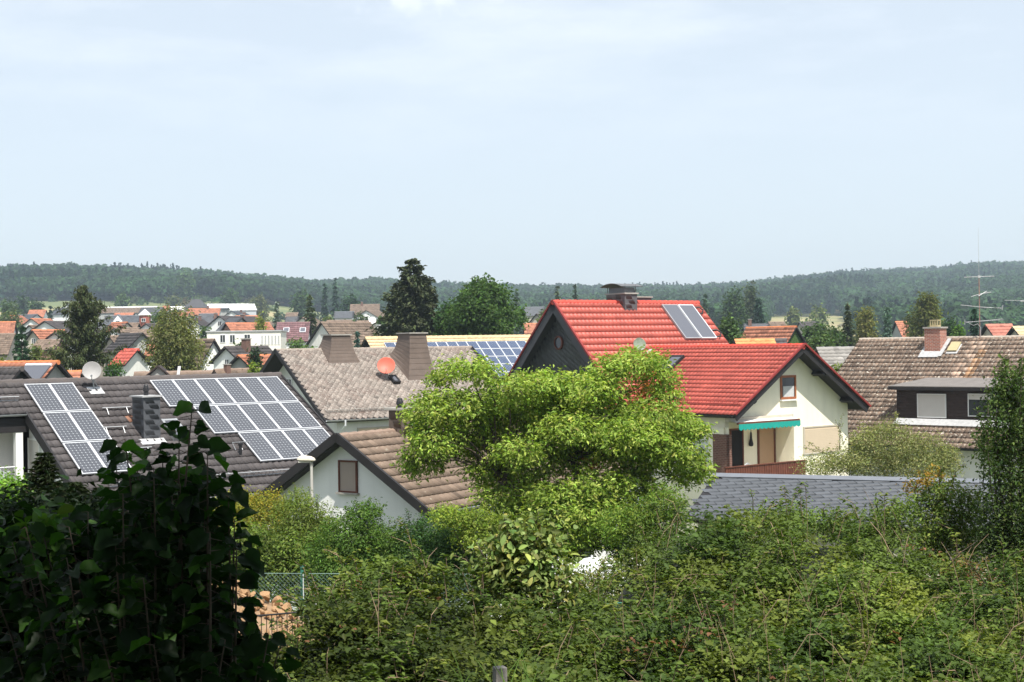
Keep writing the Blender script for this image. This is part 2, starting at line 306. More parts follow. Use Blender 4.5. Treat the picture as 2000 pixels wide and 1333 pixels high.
# ---------------------------------------------------------------- foliage
def hsvj(c, n, dv=.25, dh=.08, r=rng):
    c = np.asarray(c, float)[None, :] * (1 + dv * r.normal(size=(n, 1)).clip(-2, 2)); c = c * (1 + dh * r.normal(size=(n, 3)))
    return np.clip(c, .004, .9)
def rdir(n, r=rng):
    v = r.normal(size=(n, 3)); return v / np.linalg.norm(v, axis=1, keepdims=True)
def nz(v): return v / (np.linalg.norm(v, axis=1, keepdims=True) + 1e-9)
def leaves(C, Nn, size, aspect=.45, col=None, r=rng, axis=None, fold=.18, shape='kite'):
    """one folded leaf per centre; Nn = leaf normals, axis = leaf pointing direction (default random)"""
    n = len(C); size = np.broadcast_to(np.asarray(size, float), (n,))[:, None] * (1 + .25 * r.normal(size=(n, 1))).clip(.45, 1.7)
    ax = rdir(n, r) if axis is None else axis
    ax = nz(ax - Nn * np.sum(ax * Nn, 1, keepdims=True)); sd = np.cross(Nn, ax)
    if shape == 'kite': T = [(-.5, 0, 0), (.0, .5, fold), (.5, 0, 0), (0, -.5, fold)]; Fq = np.array([[0, 1, 2], [0, 2, 3]])
    elif shape == 'hazel':
        T = [(-.36, 0, 0)]; m_ = 16
        for i in range(m_): an = pi + 2 * pi * i / m_; rr_ = .44 * (1 + .10 * (i % 2)) * (1 - .10 * cos(an)) * (.74 if i == 0 else 1) + (.16 if i == m_ // 2 else 0); T.append((rr_ * cos(an), rr_ * sin(an) * (.92 if i % 4 else 1.04), .24 * abs(sin(an)) - .20 * max(cos(an), 0) ** 2 + .05 * (i % 3)))
        T[0] = (.02, 0, -.01); Fq = np.array([[0, 1 + (i + 1) % m_, 1 + i] for i in range(m_)])
    elif shape == 'round':
        T = [(-.5, 0, 0), (-.42, .3, .05), (-.1, .5, .10), (.22, .38, .06), (.52, 0, -.08), (.22, -.38, .06), (-.1, -.5, .10), (-.42, -.3, .05), (-.05, 0, 0)]
        Fq = np.array([[8, 1, 0], [8, 2, 1], [8, 3, 2], [8, 4, 3], [8, 5, 4], [8, 6, 5], [8, 7, 6], [8, 0, 7]])
    else: T = [(-.5, -.5, 0), (-.5, .5, 0), (.5, .5, 0), (.5, -.5, 0)]; Fq = np.array([[0, 1, 2, 3]])
    T = np.array(T); k = len(T)
    V = C[:, None, :] + size[:, :, None] * (T[None, :, 0:1] * ax[:, None, :] + aspect * T[None, :, 1:2] * sd[:, None, :] + T[None, :, 2:3] * Nn[:, None, :])
    Fc = (Fq[None] + (np.arange(n) * k)[:, None, None]).reshape(-1, Fq.shape[1])
    return V.reshape(-1, 3), Fc, (np.repeat(col, k, axis=0) if col is not None else None)
def join(parts):
    V = []; Fc = []; C = []; b = 0
    for v, f, c in parts: V.append(v); Fc.append(f + b); C.append(c); b += len(v)
    return np.concatenate(V), np.concatenate(Fc), np.concatenate(C)
def clump_points(cl, n, r=rng, shell=.55):
    """points in ellipsoid clumps; cl = list of (cx,cy,cz, rx,ry,rz)"""
    cl = np.array(cl, float); wgt = (cl[:, 3] * cl[:, 4] + cl[:, 4] * cl[:, 5] + cl[:, 3] * cl[:, 5]); wgt /= wgt.sum()
    k = r.choice(len(cl), n, p=wgt); d = rdir(n, r); rad = r.uniform(0, 1, n) ** (1 / 3 * (1 - shell) + .06)
    ln = 1 + .22 * np.sin(d[:, 0] * 5 + k) * np.sin(d[:, 1] * 6 + 2 * k) + .15 * np.sin(d[:, 2] * 9 + k)
    P = cl[k, :3] + d * cl[k, 3:] * (rad * ln)[:, None]
    return P, d, k
def twigcluster(P, d, m, spread, r=rng):
    """turn points into little sprays of m leaves"""
    n = len(P); Q = np.repeat(P, m, 0) + r.normal(size=(n * m, 3)) * spread; return Q, np.repeat(d, m, 0)
def foliage(cl, n, size, col, aspect=.45, up=.6, m=5, spread=.12, shell=.55, droop=0, dv=.25, r=rng, shape='kite', cols=None, pw=None, clv=.18):
    P, d, k = clump_points(cl, max(n // m, 1), r, shell)
    Q, D = twigcluster(P, d, m, spread, r); nn = len(Q)
    Nn = nz(D * .5 + Z[None] * up + r.normal(size=(nn, 3)) * .55)
    ax = D + r.normal(size=(nn, 3)) * .8; ax[:, 2] -= droop
    if cols is None: cols = [col]
    ci = r.choice(len(cols), len(P), p=pw); base = np.array(cols, float)[ci] * (1 + clv * np.sin(k * 2.4 + 1))[:, None] * (1 + .12 * r.normal(size=(len(P), 1)))
    c = np.repeat(base, m, 0) * (1 + dv * r.normal(size=(nn, 1))).clip(.4, 1.7); c = np.clip(c * (1 + .06 * r.normal(size=(nn, 3))), .004, .8)
    return leaves(Q, Nn, size, aspect, c, r, ax, shape=shape)
def limbs(mb, base, tops, r0, r1=.02, wob=.15, k=6, split=.4, rr=random):
    base = np.asarray(base, float)
    for tp in tops:
        tp = np.asarray(tp, float); n = 6; pts = []
        for i in range(n + 1):
            t = i / n; p = base + (tp - base) * t; p = p + vec(0, 0, 1) * np.linalg.norm(tp - base) * .10 * sin(pi * t)
            if 0 < i < n: p = p + vec(rr.uniform(-1, 1), rr.uniform(-1, 1), rr.uniform(-.6, .6)) * wob
            pts.append(p)
        mb.tube(pts, [r0 + (r1 - r0) * (i / n) ** .7 for i in range(n + 1)], k)
def px_clump(u, v, ru, rv, Y, dep=1.0):
    c = at(u, v, Y); s = Y / F; return (c[0], Y, c[2], ru * s, ru * s * dep, rv * s)

G1 = (.060, .105, .024); G2 = (.045, .080, .024); DK = (.022, .045, .018); OL = (.095, .105, .038); YG = (.13, .17, .03)
def tree(name, label, cat, u, vt, Y, wpx, vb=None, kind='round', col=G1, n=1500, size=None, group=None, seed=0, lean=0, taper=.62, irr=.5):
    """whole tree: crown between vt and ground (or vb), width wpx in photo pixels at depth Y"""
    col = tuple(min(c * 1.3, .4) for c in col)
    r = np.random.default_rng(seed + int(u * 7 + vt)); rr = random.Random(seed + int(u))
    top = at(u, vt, Y); x = top[0]; gz = float(terr(x, Y)); h = top[2] - gz; R = wpx / 2 * Y / F
    zb = at(u, vb, Y)[2] if vb else gz + h * .2
    zb = max(zb, gz + .25); size = size or max(.10, Y / F * 3.2)
    t = thing(name, (x, Y, gz), label, cat, group); ch = top[2] - zb
    mb = MB(); tops = []
    if kind in ('round', 'oval', 'birch', 'bush'):
        cl = []; nc = dict(round=13, oval=12, birch=16, bush=9)[kind]
        for i in range(nc):
            f = (i + .5) / nc; an = i * 2.4 + rr.random(); pr = {'round': sin(pi * min(f * .85 + .12, 1)) ** .7, 'oval': sin(pi * (f * .8 + .12)) ** .8, 'birch': sin(pi * (f * .8 + .15)) ** .6, 'bush': cos(f * 1.35)}[kind]
            q = R * (.33 + .1 * rr.random()); ro = max(R * pr - q, 0) * (.6 + .4 * rr.random())
            cl.append((x + cos(an) * ro + lean * f, Y + sin(an) * ro, zb + ch * f * .93, q * (1.1), q * 1.1, min(q * (.8 if kind != 'birch' else 1.2), ch * .35)))
        cl.append((x, Y, zb + ch * .5, R * .55, R * .55, ch * .42)); tops = [c[:3] for c in cl[:9]]
        V, Fc, C = foliage(cl, n, size, col, .6 if kind != 'birch' else .4, up=.5, m=4, spread=size * .8, r=r, droop=.2 if kind != 'birch' else 1.2, shell=.45)
    else:   # conifers: whorls of drooping sprays
        nw = 16 if kind == 'spruce' else 20; P = []; A = []; D = []
        for i in range(nw):
            f = (i + .3) / nw; zc = zb + ch * f; rad = R * ((1 - f) ** taper) * (1 + .12 * rr.uniform(-1, 1)) + R * .04; nb = max(5, int(13 * (1 - f) + 4)) if kind == 'spruce' else 16
            for j in range(nb):
                an = 2 * pi * (j + rr.random() * .7) / nb; rl = rad * (1.08 - irr * 1.0 + irr * rr.random())
                m_ = max(4, int(n / (nw * 14) * (1.3 - f))); s = r.uniform(.12, 1, m_) ** .7
                dx = np.stack([np.cos(an) * s * rl, np.sin(an) * s * rl, (-.30 * s + .12 * s ** 3) * rl + r.normal(size=m_) * ch * .012], 1)
                dx += r.normal(size=(m_, 3)) * rl * .07; P.append(dx + vec(x, Y, zc)); D.append(np.tile(vec(cos(an), sin(an), -.55), (m_, 1)))
        P = np.concatenate(P); D = np.concatenate(D) + r.normal(size=P.shape) * .35; nn = len(P)
        V, Fc, C = leaves(P, nz(r.normal(size=P.shape) * .6 + Z), size * 1.25, .42, hsvj(col, nn, .3, .06, r), r, D)
        tops = [(x, Y, top[2] - .1)]
    if kind in ('spruce', 'fir'):
        mb.tube([(x, Y, gz - .3), (x, Y, gz + h * .5), (x, Y, top[2] - .05 * h)], [max(h * .017, .06), h * .010, .01], 7)
    else:
        zt = zb + ch * .25; mb.tube([(x, Y, gz - .3), (x + .03 * R, Y, (gz + zt) / 2), (x, Y, zt)], [h * .028 + .03, h * .022 + .02, h * .018 + .02], 7)
        limbs(mb, (x, Y, zt - .02 * h), tops, h * .012 + .015, .01, wob=R * .06)
    amesh('crown', V, Fc, M_['needle'] if kind in ('spruce', 'fir') else M_['leaf'], t, C)
    mb.build('trunk', M_['bark'], t, smooth=True)
    return t

# far wooded hills: nobody could count these trees
def forest():
    r = np.random.default_rng(3); n = 23000
    a = r.uniform(-.43, .43, n); ds = np.interp(a, SKY_A, DIST); edge = np.interp(a, [-.45, -.16, -.10, -.03, .0, .13, .17, .18, .235, .245, .45], [985, 985, 930, 800, 690, 560, 540, 1000, 1000, 560, 560]) + 14 * np.sin(a * 31) + 12 * np.sin(a * 77)
    y = edge + (ds + 40 - edge) * r.uniform(0, 1, n) + np.abs(r.normal(size=n)) * 12; x = a * y; z = terr(x, y)
    cf = vnoise(x * 2.1, y * 1.3, 5) + r.normal(size=n) * .35 + np.where(a > .13, .35, 0) - np.where(a > .29, .3, 0); con = cf > .85
    h = r.uniform(12, 16.5, n) + con * 1.2 + (a < -.2) * con * 2; R = np.where(con, r.uniform(2.2, 3.2, n), r.uniform(4.2, 6.6, n))
    K = 62; k = np.repeat(np.arange(n), K); N_ = n * K; d = rdir(N_, r); d[:, 2] = np.abs(d[:, 2]) * 1.3 - .35; d[:, 1] -= .35; d = nz(d)
    hh = h[k]; RR = R[k]; cn = con[k]; f = r.uniform(.05, 1, N_) ** 1.15
    lump = 1 + .16 * np.sin(d[:, 0] * 6 + k) * np.cos(d[:, 2] * 7 + k)
    PB = np.stack([d[:, 0] * RR * lump, d[:, 1] * RR * lump, hh * .55 + d[:, 2] * hh * .45 * lump], 1)
    an = r.uniform(0, 2 * pi, N_); rc = RR * (1 - f) * r.uniform(.75, 1.1, N_)
    PC = np.stack([np.cos(an) * rc, np.sin(an) * rc, hh * (.15 + .9 * f)], 1)
    P = np.where(cn[:, None], PC, PB) + np.stack([x, y, z], 1)[k]
    Nn = nz(np.where(cn[:, None], np.stack([np.cos(an), np.sin(an), np.full(N_, .6)], 1), d) + r.normal(size=(N_, 3)) * .45)
    tone = vnoise(x * 1.6, y * 1.6, 9)
    base = np.where(con[:, None], np.array([[.016, .042, .024]]), np.array([[.034, .074, .027]])) * (1 + .30 * r.normal(size=(n, 1)).clip(-1.6, 2)) * (1 + .30 * tone[:, None])
    c = base[k] * (1 + .25 * r.normal(size=(N_, 1))).clip(.4, 1.8)
    V, Fc, C = leaves(P, Nn, np.where(cn, 1.7, 2.2), .8, c, r, shape='quad')
    tag(amesh('forest', V, Fc, M_['leaf'], None, C), 'mixed woodland covering the hills behind the town', 'forest', kind='stuff')
    # (denser low garden bushes stand between the houses of the town too)
    # scrub and orchard belts between the town and the woods
    n = 1500; a = r.uniform(-.42, .42, n); y = r.choice([430, 520, 600, 690, 760, 830, 900, 960], n) + r.normal(size=n) * 22; x = a * y
    keep = (vnoise(x * 3, y * 3, 1) > -.15) & ~((a > .175) & (a < .24)) & ((a > .02) | (a < -.32) | (y > 950) | (r.uniform(0, 1, n) < .16)); x = x[keep]; y = y[keep]; n = len(x); z = terr(x, y)
    gx = r.uniform(-.36, -.06, 170); gy = r.uniform(150, 430, 170); x = np.concatenate([x, gx * gy]); y = np.concatenate([y, gy]); R = np.concatenate([r.uniform(2.0, 4.2, n), r.uniform(1.2, 2.4, 170)]); hs = np.concatenate([r.uniform(3.5, 7, n), r.uniform(2.2, 4.8, 170)]); n = len(x); z = terr(x, y); K = 90; k = np.repeat(np.arange(n), K); N_ = n * K; d = rdir(N_, r); d[:, 2] = np.abs(d[:, 2])
    P = np.stack([x[k] + d[:, 0] * R[k], y[k] + d[:, 1] * R[k], z[k] + d[:, 2] * hs[k] * r.uniform(.3, 1, N_)], 1)
    c = (np.array([[.062, .092, .032]]) * (1 + .35 * r.normal(size=(n, 1)).clip(-1.5, 2)) * (1 + .12 * r.normal(size=(n, 3))))[k] * (1 + .25 * r.normal(size=(N_, 1))).clip(.4, 1.8)
    V, Fc, C = leaves(P, nz(d + r.normal(size=(N_, 3)) * .5), np.where(y[k] < 440, .62, 1.2), .8, np.clip(c, .01, .5), r, shape='quad')
    tag(amesh('scrub', V, Fc, M_['leaf'], None, C), 'belts of bushes and orchard trees between the far houses and the fields', 'scrub', kind='stuff')
forest()

# ---------------------------------------------------------------- roofs and houses
class Roof:
    """gable roof: A = left ridge end, th = ridge heading, L, W, H as fitted to the photo; front slope faces the camera"""
    def __init__(s, ax, ay, az, th, L, W, H):
        s.A = vec(ax, ay, az); s.th = th; s.L = L; s.W = W; s.H = H
        s.r = vec(cos(th), sin(th), 0); s.g = vec(sin(th), -cos(th), 0)
        D = W / 2 * s.g - H * Z; s.sl = float(np.linalg.norm(D)); s.D = D / s.sl; s.n = nrm(np.cross(s.D, s.r)); s.n = s.n if s.n[2] > 0 else -s.n
        D2 = -W / 2 * s.g - H * Z; s.D2 = D2 / s.sl; s.n2 = nrm(np.cross(s.D2, s.r)); s.n2 = s.n2 if s.n2[2] > 0 else -s.n2
    def P(s, u, d, h=0): return s.A + s.r * u + s.D * d + s.n * h
    def uv(s, pu, pv):
        d = at(pu, pv, 1) - EYE; t = ((s.A - EYE) @ s.n) / (d @ s.n); P = EYE + t * d; return (P - s.A) @ s.r, (P - s.A) @ s.D
    def wall(s, u0, pu, pv):
        """point of the gable-side plane at ridge distance u0 -> (across, z)"""
        d = at(pu, pv, 1) - EYE; O = s.A + s.r * u0; t = ((O - EYE) @ s.r) / (d @ s.r); P = EYE + t * d; return (P - O) @ s.g, P[2]
    def G(s, u0, a, z, o=0): return vec(*(s.A + s.r * (u0 + o) + s.g * a)[:2], z)
    def front(s, a0, pu, pv):
        d = at(pu, pv, 1) - EYE; O = s.A + s.g * a0; t = ((O - EYE) @ s.g) / (d @ s.g); P = EYE + t * d; return (P - O) @ s.r, P[2]
    def Fp(s, u, a, z): return vec(*(s.A + s.r * u + s.g * a)[:2], z)
def inst(T, Fq, Pu, Pd, A, ux, dx, nx, col, ang=None):
    T = np.array(T, float); k = len(T); n = len(Pu)
    V = (A + (Pu[:, None] + T[None, :, 0])[..., None] * ux + (Pd[:, None] + T[None, :, 1])[..., None] * dx + np.broadcast_to(T[None, :, 2], (n, k))[..., None] * nx)
    return V.reshape(-1, 3), (np.array(Fq)[None] + (np.arange(n) * k)[:, None, None]).reshape(-1, 4), np.repeat(col, k, 0)
def tiles(A, ux, dx, nx, u0, u1, d0, d1, tw=.3, th=.35, amp=.028, step=.03, var=.12, seed=1, tint=None, round_=True, clip=None):
    """real corrugated tiles, one small mesh patch each, in courses that step down"""
    r = np.random.default_rng(seed); nu = max(1, round((u1 - u0) / tw)); nd = max(1, round((d1 - d0) / th)); tw = (u1 - u0) / nu; th = (d1 - d0) / nd
    m = 7; T = []; Fq = []
    for row in range(3):
        for i in range(m):
            x = i / (m - 1); p = amp * (.5 - .5 * cos(2 * pi * x)) + .004 * (i > 2)
            sc_ = .035 * sin(pi * x) if round_ else 0
            T.append((x * tw, (0, th * 1.03 + sc_, th * 1.0)[row], (p * .9 + .002, p + step * .85, p * .6 - .006)[row]))
    for row in range(2):
        for i in range(m - 1): b = row * m + i; Fq.append((b, b + 1, b + m + 1, b + m))
    U, Dd = np.meshgrid(u0 + np.arange(nu) * tw, d0 + np.arange(nd) * th); U = U.ravel(); Dd = Dd.ravel()
    if clip is not None: k = clip(U + tw / 2, Dd + th / 2); U = U[k]; Dd = Dd[k]
    c = np.ones((len(U), 3)) * (1 + var * r.normal(size=(len(U), 1))).clip(.5, 1.5)
    if tint is not None: c = tint(U, Dd, c, r)
    return inst(T, Fq, U, Dd, A, ux, dx, nx, c)
def slates(A, ux, dx, nx, u0, u1, d0, d1, w=.36, h=.20, skew=.0, diamond=False, var=.14, seed=1, clip=None, th=.010, tint=None, rot=0):
    if rot:   # courses laid at an angle to the ridge
        cr, sr = cos(rot), sin(rot); du, dd_ = u1 - u0, d1 - d0; uc, dc = (u0 + u1) / 2, (d0 + d1) / 2; hu = du / 2 + dd_ / 2; hd = dd_ / 2 + du / 2 * abs(sr) + h; O2 = A + ux * uc + dx * dc; ux2 = ux * cr - dx * sr; dx2 = ux * sr + dx * cr
        def cl2(U, D): uu = U * cr + D * sr; vv = -U * sr + D * cr; k = (np.abs(uu) < du / 2) & (np.abs(vv) < dd_ / 2); return k & clip(uu + uc, vv + dc) if clip is not None else k
        return slates(O2, ux2, dx2, nx, -hu, hu, -hd, hd, w, h, skew, diamond, var, seed, cl2, th, tint)
    r = np.random.default_rng(seed); rows = int((d1 - d0) / h) + 1; n = int((u1 - u0) / w) + 2
    U = []; Dd = []
    for j in range(rows): U += list(u0 - w + (np.arange(n) + (.5 if j % 2 else 0)) * w + (skew * j * h if not diamond else 0) % w); Dd += [d0 + j * h] * n
    U = np.array(U); Dd = np.array(Dd)
    if diamond: T = [(0, 0, .004), (-w / 2 * .97, h, .006), (0, h * 1.97, .014), (w / 2 * .97, h, .006), (-w / 2 * .97, h, -.01), (0, h * 1.97, 0), (w / 2 * .97, h, -.01)]; Fq = [(0, 1, 2, 3), (1, 4, 5, 2), (2, 5, 6, 3)]; c0 = (0, h)
    else: s = w * .28; T = [(0, 0, .003), (s - w * .0, h * 1.06, th + .003), (s + w * .98, h * (1.06 + .10), th + .003), (w * .98, 0, .003), (s, h * 1.04, -.004), (s + w * .98, h * 1.14, -.004)]; Fq = [(0, 1, 2, 3), (1, 4, 5, 2), (2, 5, 5, 3)]; Fq = [(0, 1, 2, 3), (1, 4, 5, 2)]; c0 = (w / 2, h / 2)
    tt = np.array(T)
    k = (U + tt[:, 0].min() > u0 - .03) & (U + tt[:, 0].max() < u1 + .03) & (Dd + tt[:, 1].max() < d1 + h * .9)
    if clip is not None: k &= clip(U + c0[0], Dd + c0[1])
    U = U[k]; Dd = Dd[k]; c = np.ones((len(U), 3)) * (1 + var * r.normal(size=(len(U), 1))).clip(.45, 1.6)
    if tint is not None: c = tint(U, Dd, c, r)
    return inst(T, Fq, U, Dd, A, ux, dx, nx, c)
def ridge_caps(mb, A, B, rad=.11, seg=.38, mi=0):
    A = np.asarray(A) - Z * rad * .85; B = np.asarray(B) - Z * rad * .85; L = np.linalg.norm(B - A); n = max(1, int(L / seg)); d = (B - A) / n
    for i in range(n): mb.tube([A + d * i, A + d * (i + 1.03)], [rad * .92, rad * 1.1], 8, mi)
def slab(mb, P0, P1, P2, P3, n, t, mi=0): mb.prism([P0, P1, P2, P3], -n * t, mi)
def window(parent, c, ex, ez, en, w, h, frame='white_frame', pane='glass', name='window', cross=True, depth=.05, fr=.06, extra=None):
    """frame as its own mesh, pane as its sub-part; ex along the wall, en outwards"""
    mb = MB(); c = np.asarray(c, float)
    for s in (-1, 1):
        mb.box(c + ex * s * (w / 2 - fr / 2), ex * fr / 2, en * depth, ez * h / 2)
        mb.box(c + ez * s * (h / 2 - fr / 2), ex * (w / 2 - fr), en * depth * .96, ez * fr / 2)
    if cross: mb.box(c, ex * fr * .4, en * depth * .9, ez * (h / 2 - fr))
    o = mb.build(name, M_[frame], parent)
    m = MB(); m.box(c, ex * (w / 2 - fr), en * depth * .35, ez * (h / 2 - fr)); m.build('pane' if pane != 'shutter' else 'shutter', M_[pane], o)
    return o

M_['chimney_dark'] = mat('weathered chimney brick', (.17, .10, .08), .9, .2, 3)
def vhouse(name, label, u, v, Y, th, L=None, uB=None, W=8, H=None, pitch=40, wall=3.2, roof='orange_tile', wallm='white', wins=(), chim=None, cs=1, group='houses of the far part of town', ov=.35, cat='house', gw=(), zb=None):
    """distant gable house: ridge starts at photo pixel (u, v); th in degrees; walls down to the ground"""
    A = at(u, v, Y); th = radians(th); r = vec(cos(th), sin(th), 0); g = vec(sin(th), -cos(th), 0)
    if L is None:
        lo, hi = .5, 80
        for _ in range(40):
            L = (lo + hi) / 2
            if proj(A + r * L)[0] < uB: lo = L
            else: hi = L
    H = H or W / 2 * math.tan(radians(pitch)); mid = A + r * L / 2; gz = float(terr(mid[0], mid[1]))
    t = thing(name, (mid[0], mid[1], gz), label, cat, group)
    R = Roof(A[0], A[1], A[2], th, L, W, H); ze = A[2] - H; zg = gz - .5
    # walls
    wi = W / 2 - ov; zt = A[2] - .12; zl = zt - H / (W / 2) * wi; mb = MB()
    P = [R.G(ov, wi, zg), R.G(ov, wi, zl), R.G(ov, 0, zt), R.G(ov, -wi, zl), R.G(ov, -wi, zg)]
    mb.prism(P, r * (L - 2 * ov)); mb.build('wall', M_[wallm], t)
    # roof
    pr = []
    fn = slates if 'slate' in roof else tiles
    kw = dict(w=.5, h=.3) if 'slate' in roof else dict(tw=.40, th=.50, amp=.035, step=.03, round_=False, var=.16)
    for Dv, nn, sd in ((R.D, R.n, 1), (R.D2, R.n2, 2)):
        pr.append(fn(A, R.r, Dv, nn, 0, L, 0, R.sl, seed=sd, **kw))
    V, Fc, C = join(pr); ro = amesh('roof', V, Fc, M_[roof], t, C)
    mb = MB()
    for Dv, nn in ((R.D, R.n), (R.D2, R.n2)): slab(mb, A, A + r * L, A + r * L + Dv * R.sl, A + Dv * R.sl, nn, .12)
    mb.build('roof_boards', M_['black_wood'], ro); mb = MB(); ridge_caps(mb, A + Z * .02, A + r * L + Z * .02, .13, .6); mb.build('ridge', roofcap(roof), ro)
    for (fu, zz, ww, hh) in wins:            # front wall: fraction along ridge, height above ground of centre
        window(t, R.Fp(L * fu, wi + .01, gz + zz), r, Z, g, ww, hh)
    e = -1 if (A + r * L / 2 - EYE) @ r > 0 else 1   # the gable end that faces the camera
    for (aa, dz, ww, hh) in gw:              # gable wall: across, below the ridge
        window(t, R.G(ov if e < 0 else L - ov, aa, A[2] - dz, .01 * e), g, Z, r * e, ww, hh)
    if chim:
        fu, fd = chim; c = R.P(L * fu, R.sl * fd); mb = MB(); mb.box(c + Z * .1 * cs, R.r * .3 * cs, R.g * .3 * cs, Z * .9 * cs); mb.box(c + Z * 1.04 * cs, R.r * .36 * cs, R.g * .36 * cs, Z * .05 * cs, 1)
        mb.build('chimney', [M_['chimney_dark'], M_['concrete']], ro)
    return t, R, ro
def roofcap(k): return M_[k + '_cap'] if k + '_cap' in M_ else M_.setdefault(k + '_cap', mat(k.replace('_', ' ') + ' ridge', CAPS.get(k, (.2, .15, .12)), .7, .15, 3))
CAPS = dict(orange_tile=(.60, .20, .08), red_tile=(.55, .075, .052), dark_tile=(.10, .085, .08), brown_tile=(.24, .17, .13), lichen_tile=(.42, .36, .30), lichen_slate=(.30, .25, .21), grey_slate=(.14, .15, .165), dark_slate=(.05, .05, .055), brown_slate=(.12, .09, .075), yellow_tile=(.56, .42, .24))
CAPS.update(plum_tile=(.18, .10, .10), plain_orange=(.62, .24, .09), grey_felt=(.26, .25, .24), white_roof=(.7, .7, .7), pinkred_tile=(.42, .17, .12))
for k, c in dict(plum_tile=(.18, .10, .105), plain_orange=(.66, .26, .10), grey_felt=(.24, .225, .205), white_roof=(.72, .72, .70), pinkred_tile=(.40, .155, .115)).items(): M_[k] = mat(k.replace('_', ' '), c, .8, .12, 1, attr=True)
M_['brownwall'] = mat('brown plank wall', (.26, .15, .11), .9, .15, 2); M_['brickwall'] = mat('orange brick wall', (.40, .17, .10), .9, .12, 3); M_['dark_gable'] = mat('dark slate gable', (.05, .052, .055), .7, .15, 4)
M_['creamwhite'] = mat('pale cream wall', (.82, .79, .70), .9, .03, .5, streak=.08); M_['greyhall'] = mat('grey hall wall', (.48, .50, .51), .8, .05, .5); M_['dark_plain'] = mat('dark grey hipped roof', (.07, .07, .075), .8, .15, 1); M_['ivywall'] = mat('ivy covered wall', (.05, .09, .02), .9, .4, 4, .8, 9)  # creamwhite is an even pale wall colour
# ---------------------------------------------------------------- shared roof furniture
def solar_panel(R, parent, u, d, w, l, h=.10, m='solar'):
    mb = MB(); c = R.P(u + w / 2, d + l / 2, h)
    for s in (-1, 1):
        mb.box(c + R.r * s * (w / 2 - .016), R.r * .016, R.D * l / 2, R.n * .022)
        mb.box(c + R.D * s * (l / 2 - .02), R.r * (w / 2 - .032), R.D * .016, R.n * .0215)
    mb.box(c - R.n * .05, R.r * .02, R.D * l * .48, R.n * .028)
    o = mb.build('solar_panel', M_['alu'], parent)
    P = [c + R.r * sx * (w / 2 - .032) + R.D * sy * (l / 2 - .032) + R.n * hh for hh in (.012, -.012) for sx, sy in ((-1, -1), (1, -1), (1, 1), (-1, 1))]
    me = bpy.data.meshes.new('cells'); me.from_pydata([tuple(p - offs(o)) for p in P], [], [(3, 2, 1, 0), (4, 5, 6, 7)])
    me.materials.append(M_[m]); uvl = me.uv_layers.new(name='UVMap')
    for i, q in enumerate([(0, 1), (1, 1), (1, 0), (0, 0), (0, 0), (1, 0), (1, 1), (0, 1)]): uvl.data[i].uv = q
    link('cells', me, o); return o
def snow_guard(R, parent, u0, u1, d, mt='zinc', name='snow_guard', h=.16):
    mb = MB()
    for k in (.03, h): mb.tube([R.P(u0, d, k + .04), R.P(u1, d, k + .04)], .016, 5)
    n = int((u1 - u0) / .13)
    for i in range(n + 1):
        u = u0 + (u1 - u0) * i / n; mb.tube([R.P(u, d, .04), R.P(u, d, h + .04)], .008, 4)
    for i in range(0, n + 1, 6): u = u0 + (u1 - u0) * i / n; mb.tube([R.P(u, d - .3, .04), R.P(u, d, h)], .014, 4)
    return mb.build(name, M_[mt], parent)
def dish(parent, c, nrm_, rad, m, foot, name='satellite_dish', tilt=None):
    """offset satellite dish facing nrm_, on a mast down to foot"""
    nn = nrm(np.asarray(nrm_, float)); c = np.asarray(c, float); mb = MB(); prof = [(rad * t, rad * .22 * t * t) for t in (.02, .25, .5, .75, .95, 1.0)] + [(rad * 1.0, rad * .22 - .02), (rad * .6, rad * .05), (.02, -.03)]
    mb.lathe(c, nn, prof, 28); o = mb.build(name, M_[m], parent, smooth=True)
    mb = MB(); low = c - Z * rad * .95; f = c + nn * rad * 1.1 - Z * rad * .75
    mb.tube([low - nn * .03, f], .014, 5); mb.tube([c - nn * .06 - Z * rad * .3, low - nn * .08], .03, 6); mb.lathe(f, -nn + Z * .5, [(.01, -.05), (.035, -.05), (.03, .06), (.01, .06)], 8)
    mb.build('receiver_arm', M_['zinc'], o); mb = MB(); mb.tube([foot, c - nn * .1 - Z * rad * .2], .025, 7); mb.tube([np.asarray(foot) + vec(.15, 0, .02), c - nn * .1 - Z * rad * .5], .012, 5); mb.build('mast', M_['zinc'], o)
    return o
def gutter(parent, P0, P1, out, rad=.065, m='zinc'):
    mb = MB(); P0 = np.asarray(P0); P1 = np.asarray(P1); a = []; 
    for s in (P0, P1):
        for i in range(9): an = pi + pi * i / 8; a.append(s + out * rad * (1 + cos(an)) + Z * rad * sin(an))
    for s in (P0, P1):
        for i in range(9): an = pi + pi * i / 8; a.append(s + out * (rad + (rad - .01) * cos(an)) + Z * (rad - .01) * sin(an))
    f = [(i, i + 1, i + 10, i + 9) for i in range(8)] + [(i + 18, i + 27, i + 28, i + 19) for i in range(8)] + [(0, 9, 27, 18), (8, 26, 35, 17)]
    mb.poly(a, f); return mb.build('gutter', M_[m], parent)
def skylight(parent, R, u, d, w, l, m='black_metal', name='skylight', h=.09):
    mb = MB(); c = R.P(u + w / 2, d + l / 2, h)
    for s in (-1, 1):
        mb.box(c + R.r * s * (w / 2 - .04), R.r * .04, R.D * l / 2, R.n * .09); mb.box(c + R.D * s * (l / 2 - .05), R.r * (w / 2 - .08), R.D * .05, R.n * .085)
    o = mb.build(name, M_[m], parent); mb = MB(); mb.box(c + R.n * .03, R.r * (w / 2 - .08), R.D * (l / 2 - .1), R.n * .02); mb.build('pane', M_['collector'], o); return o
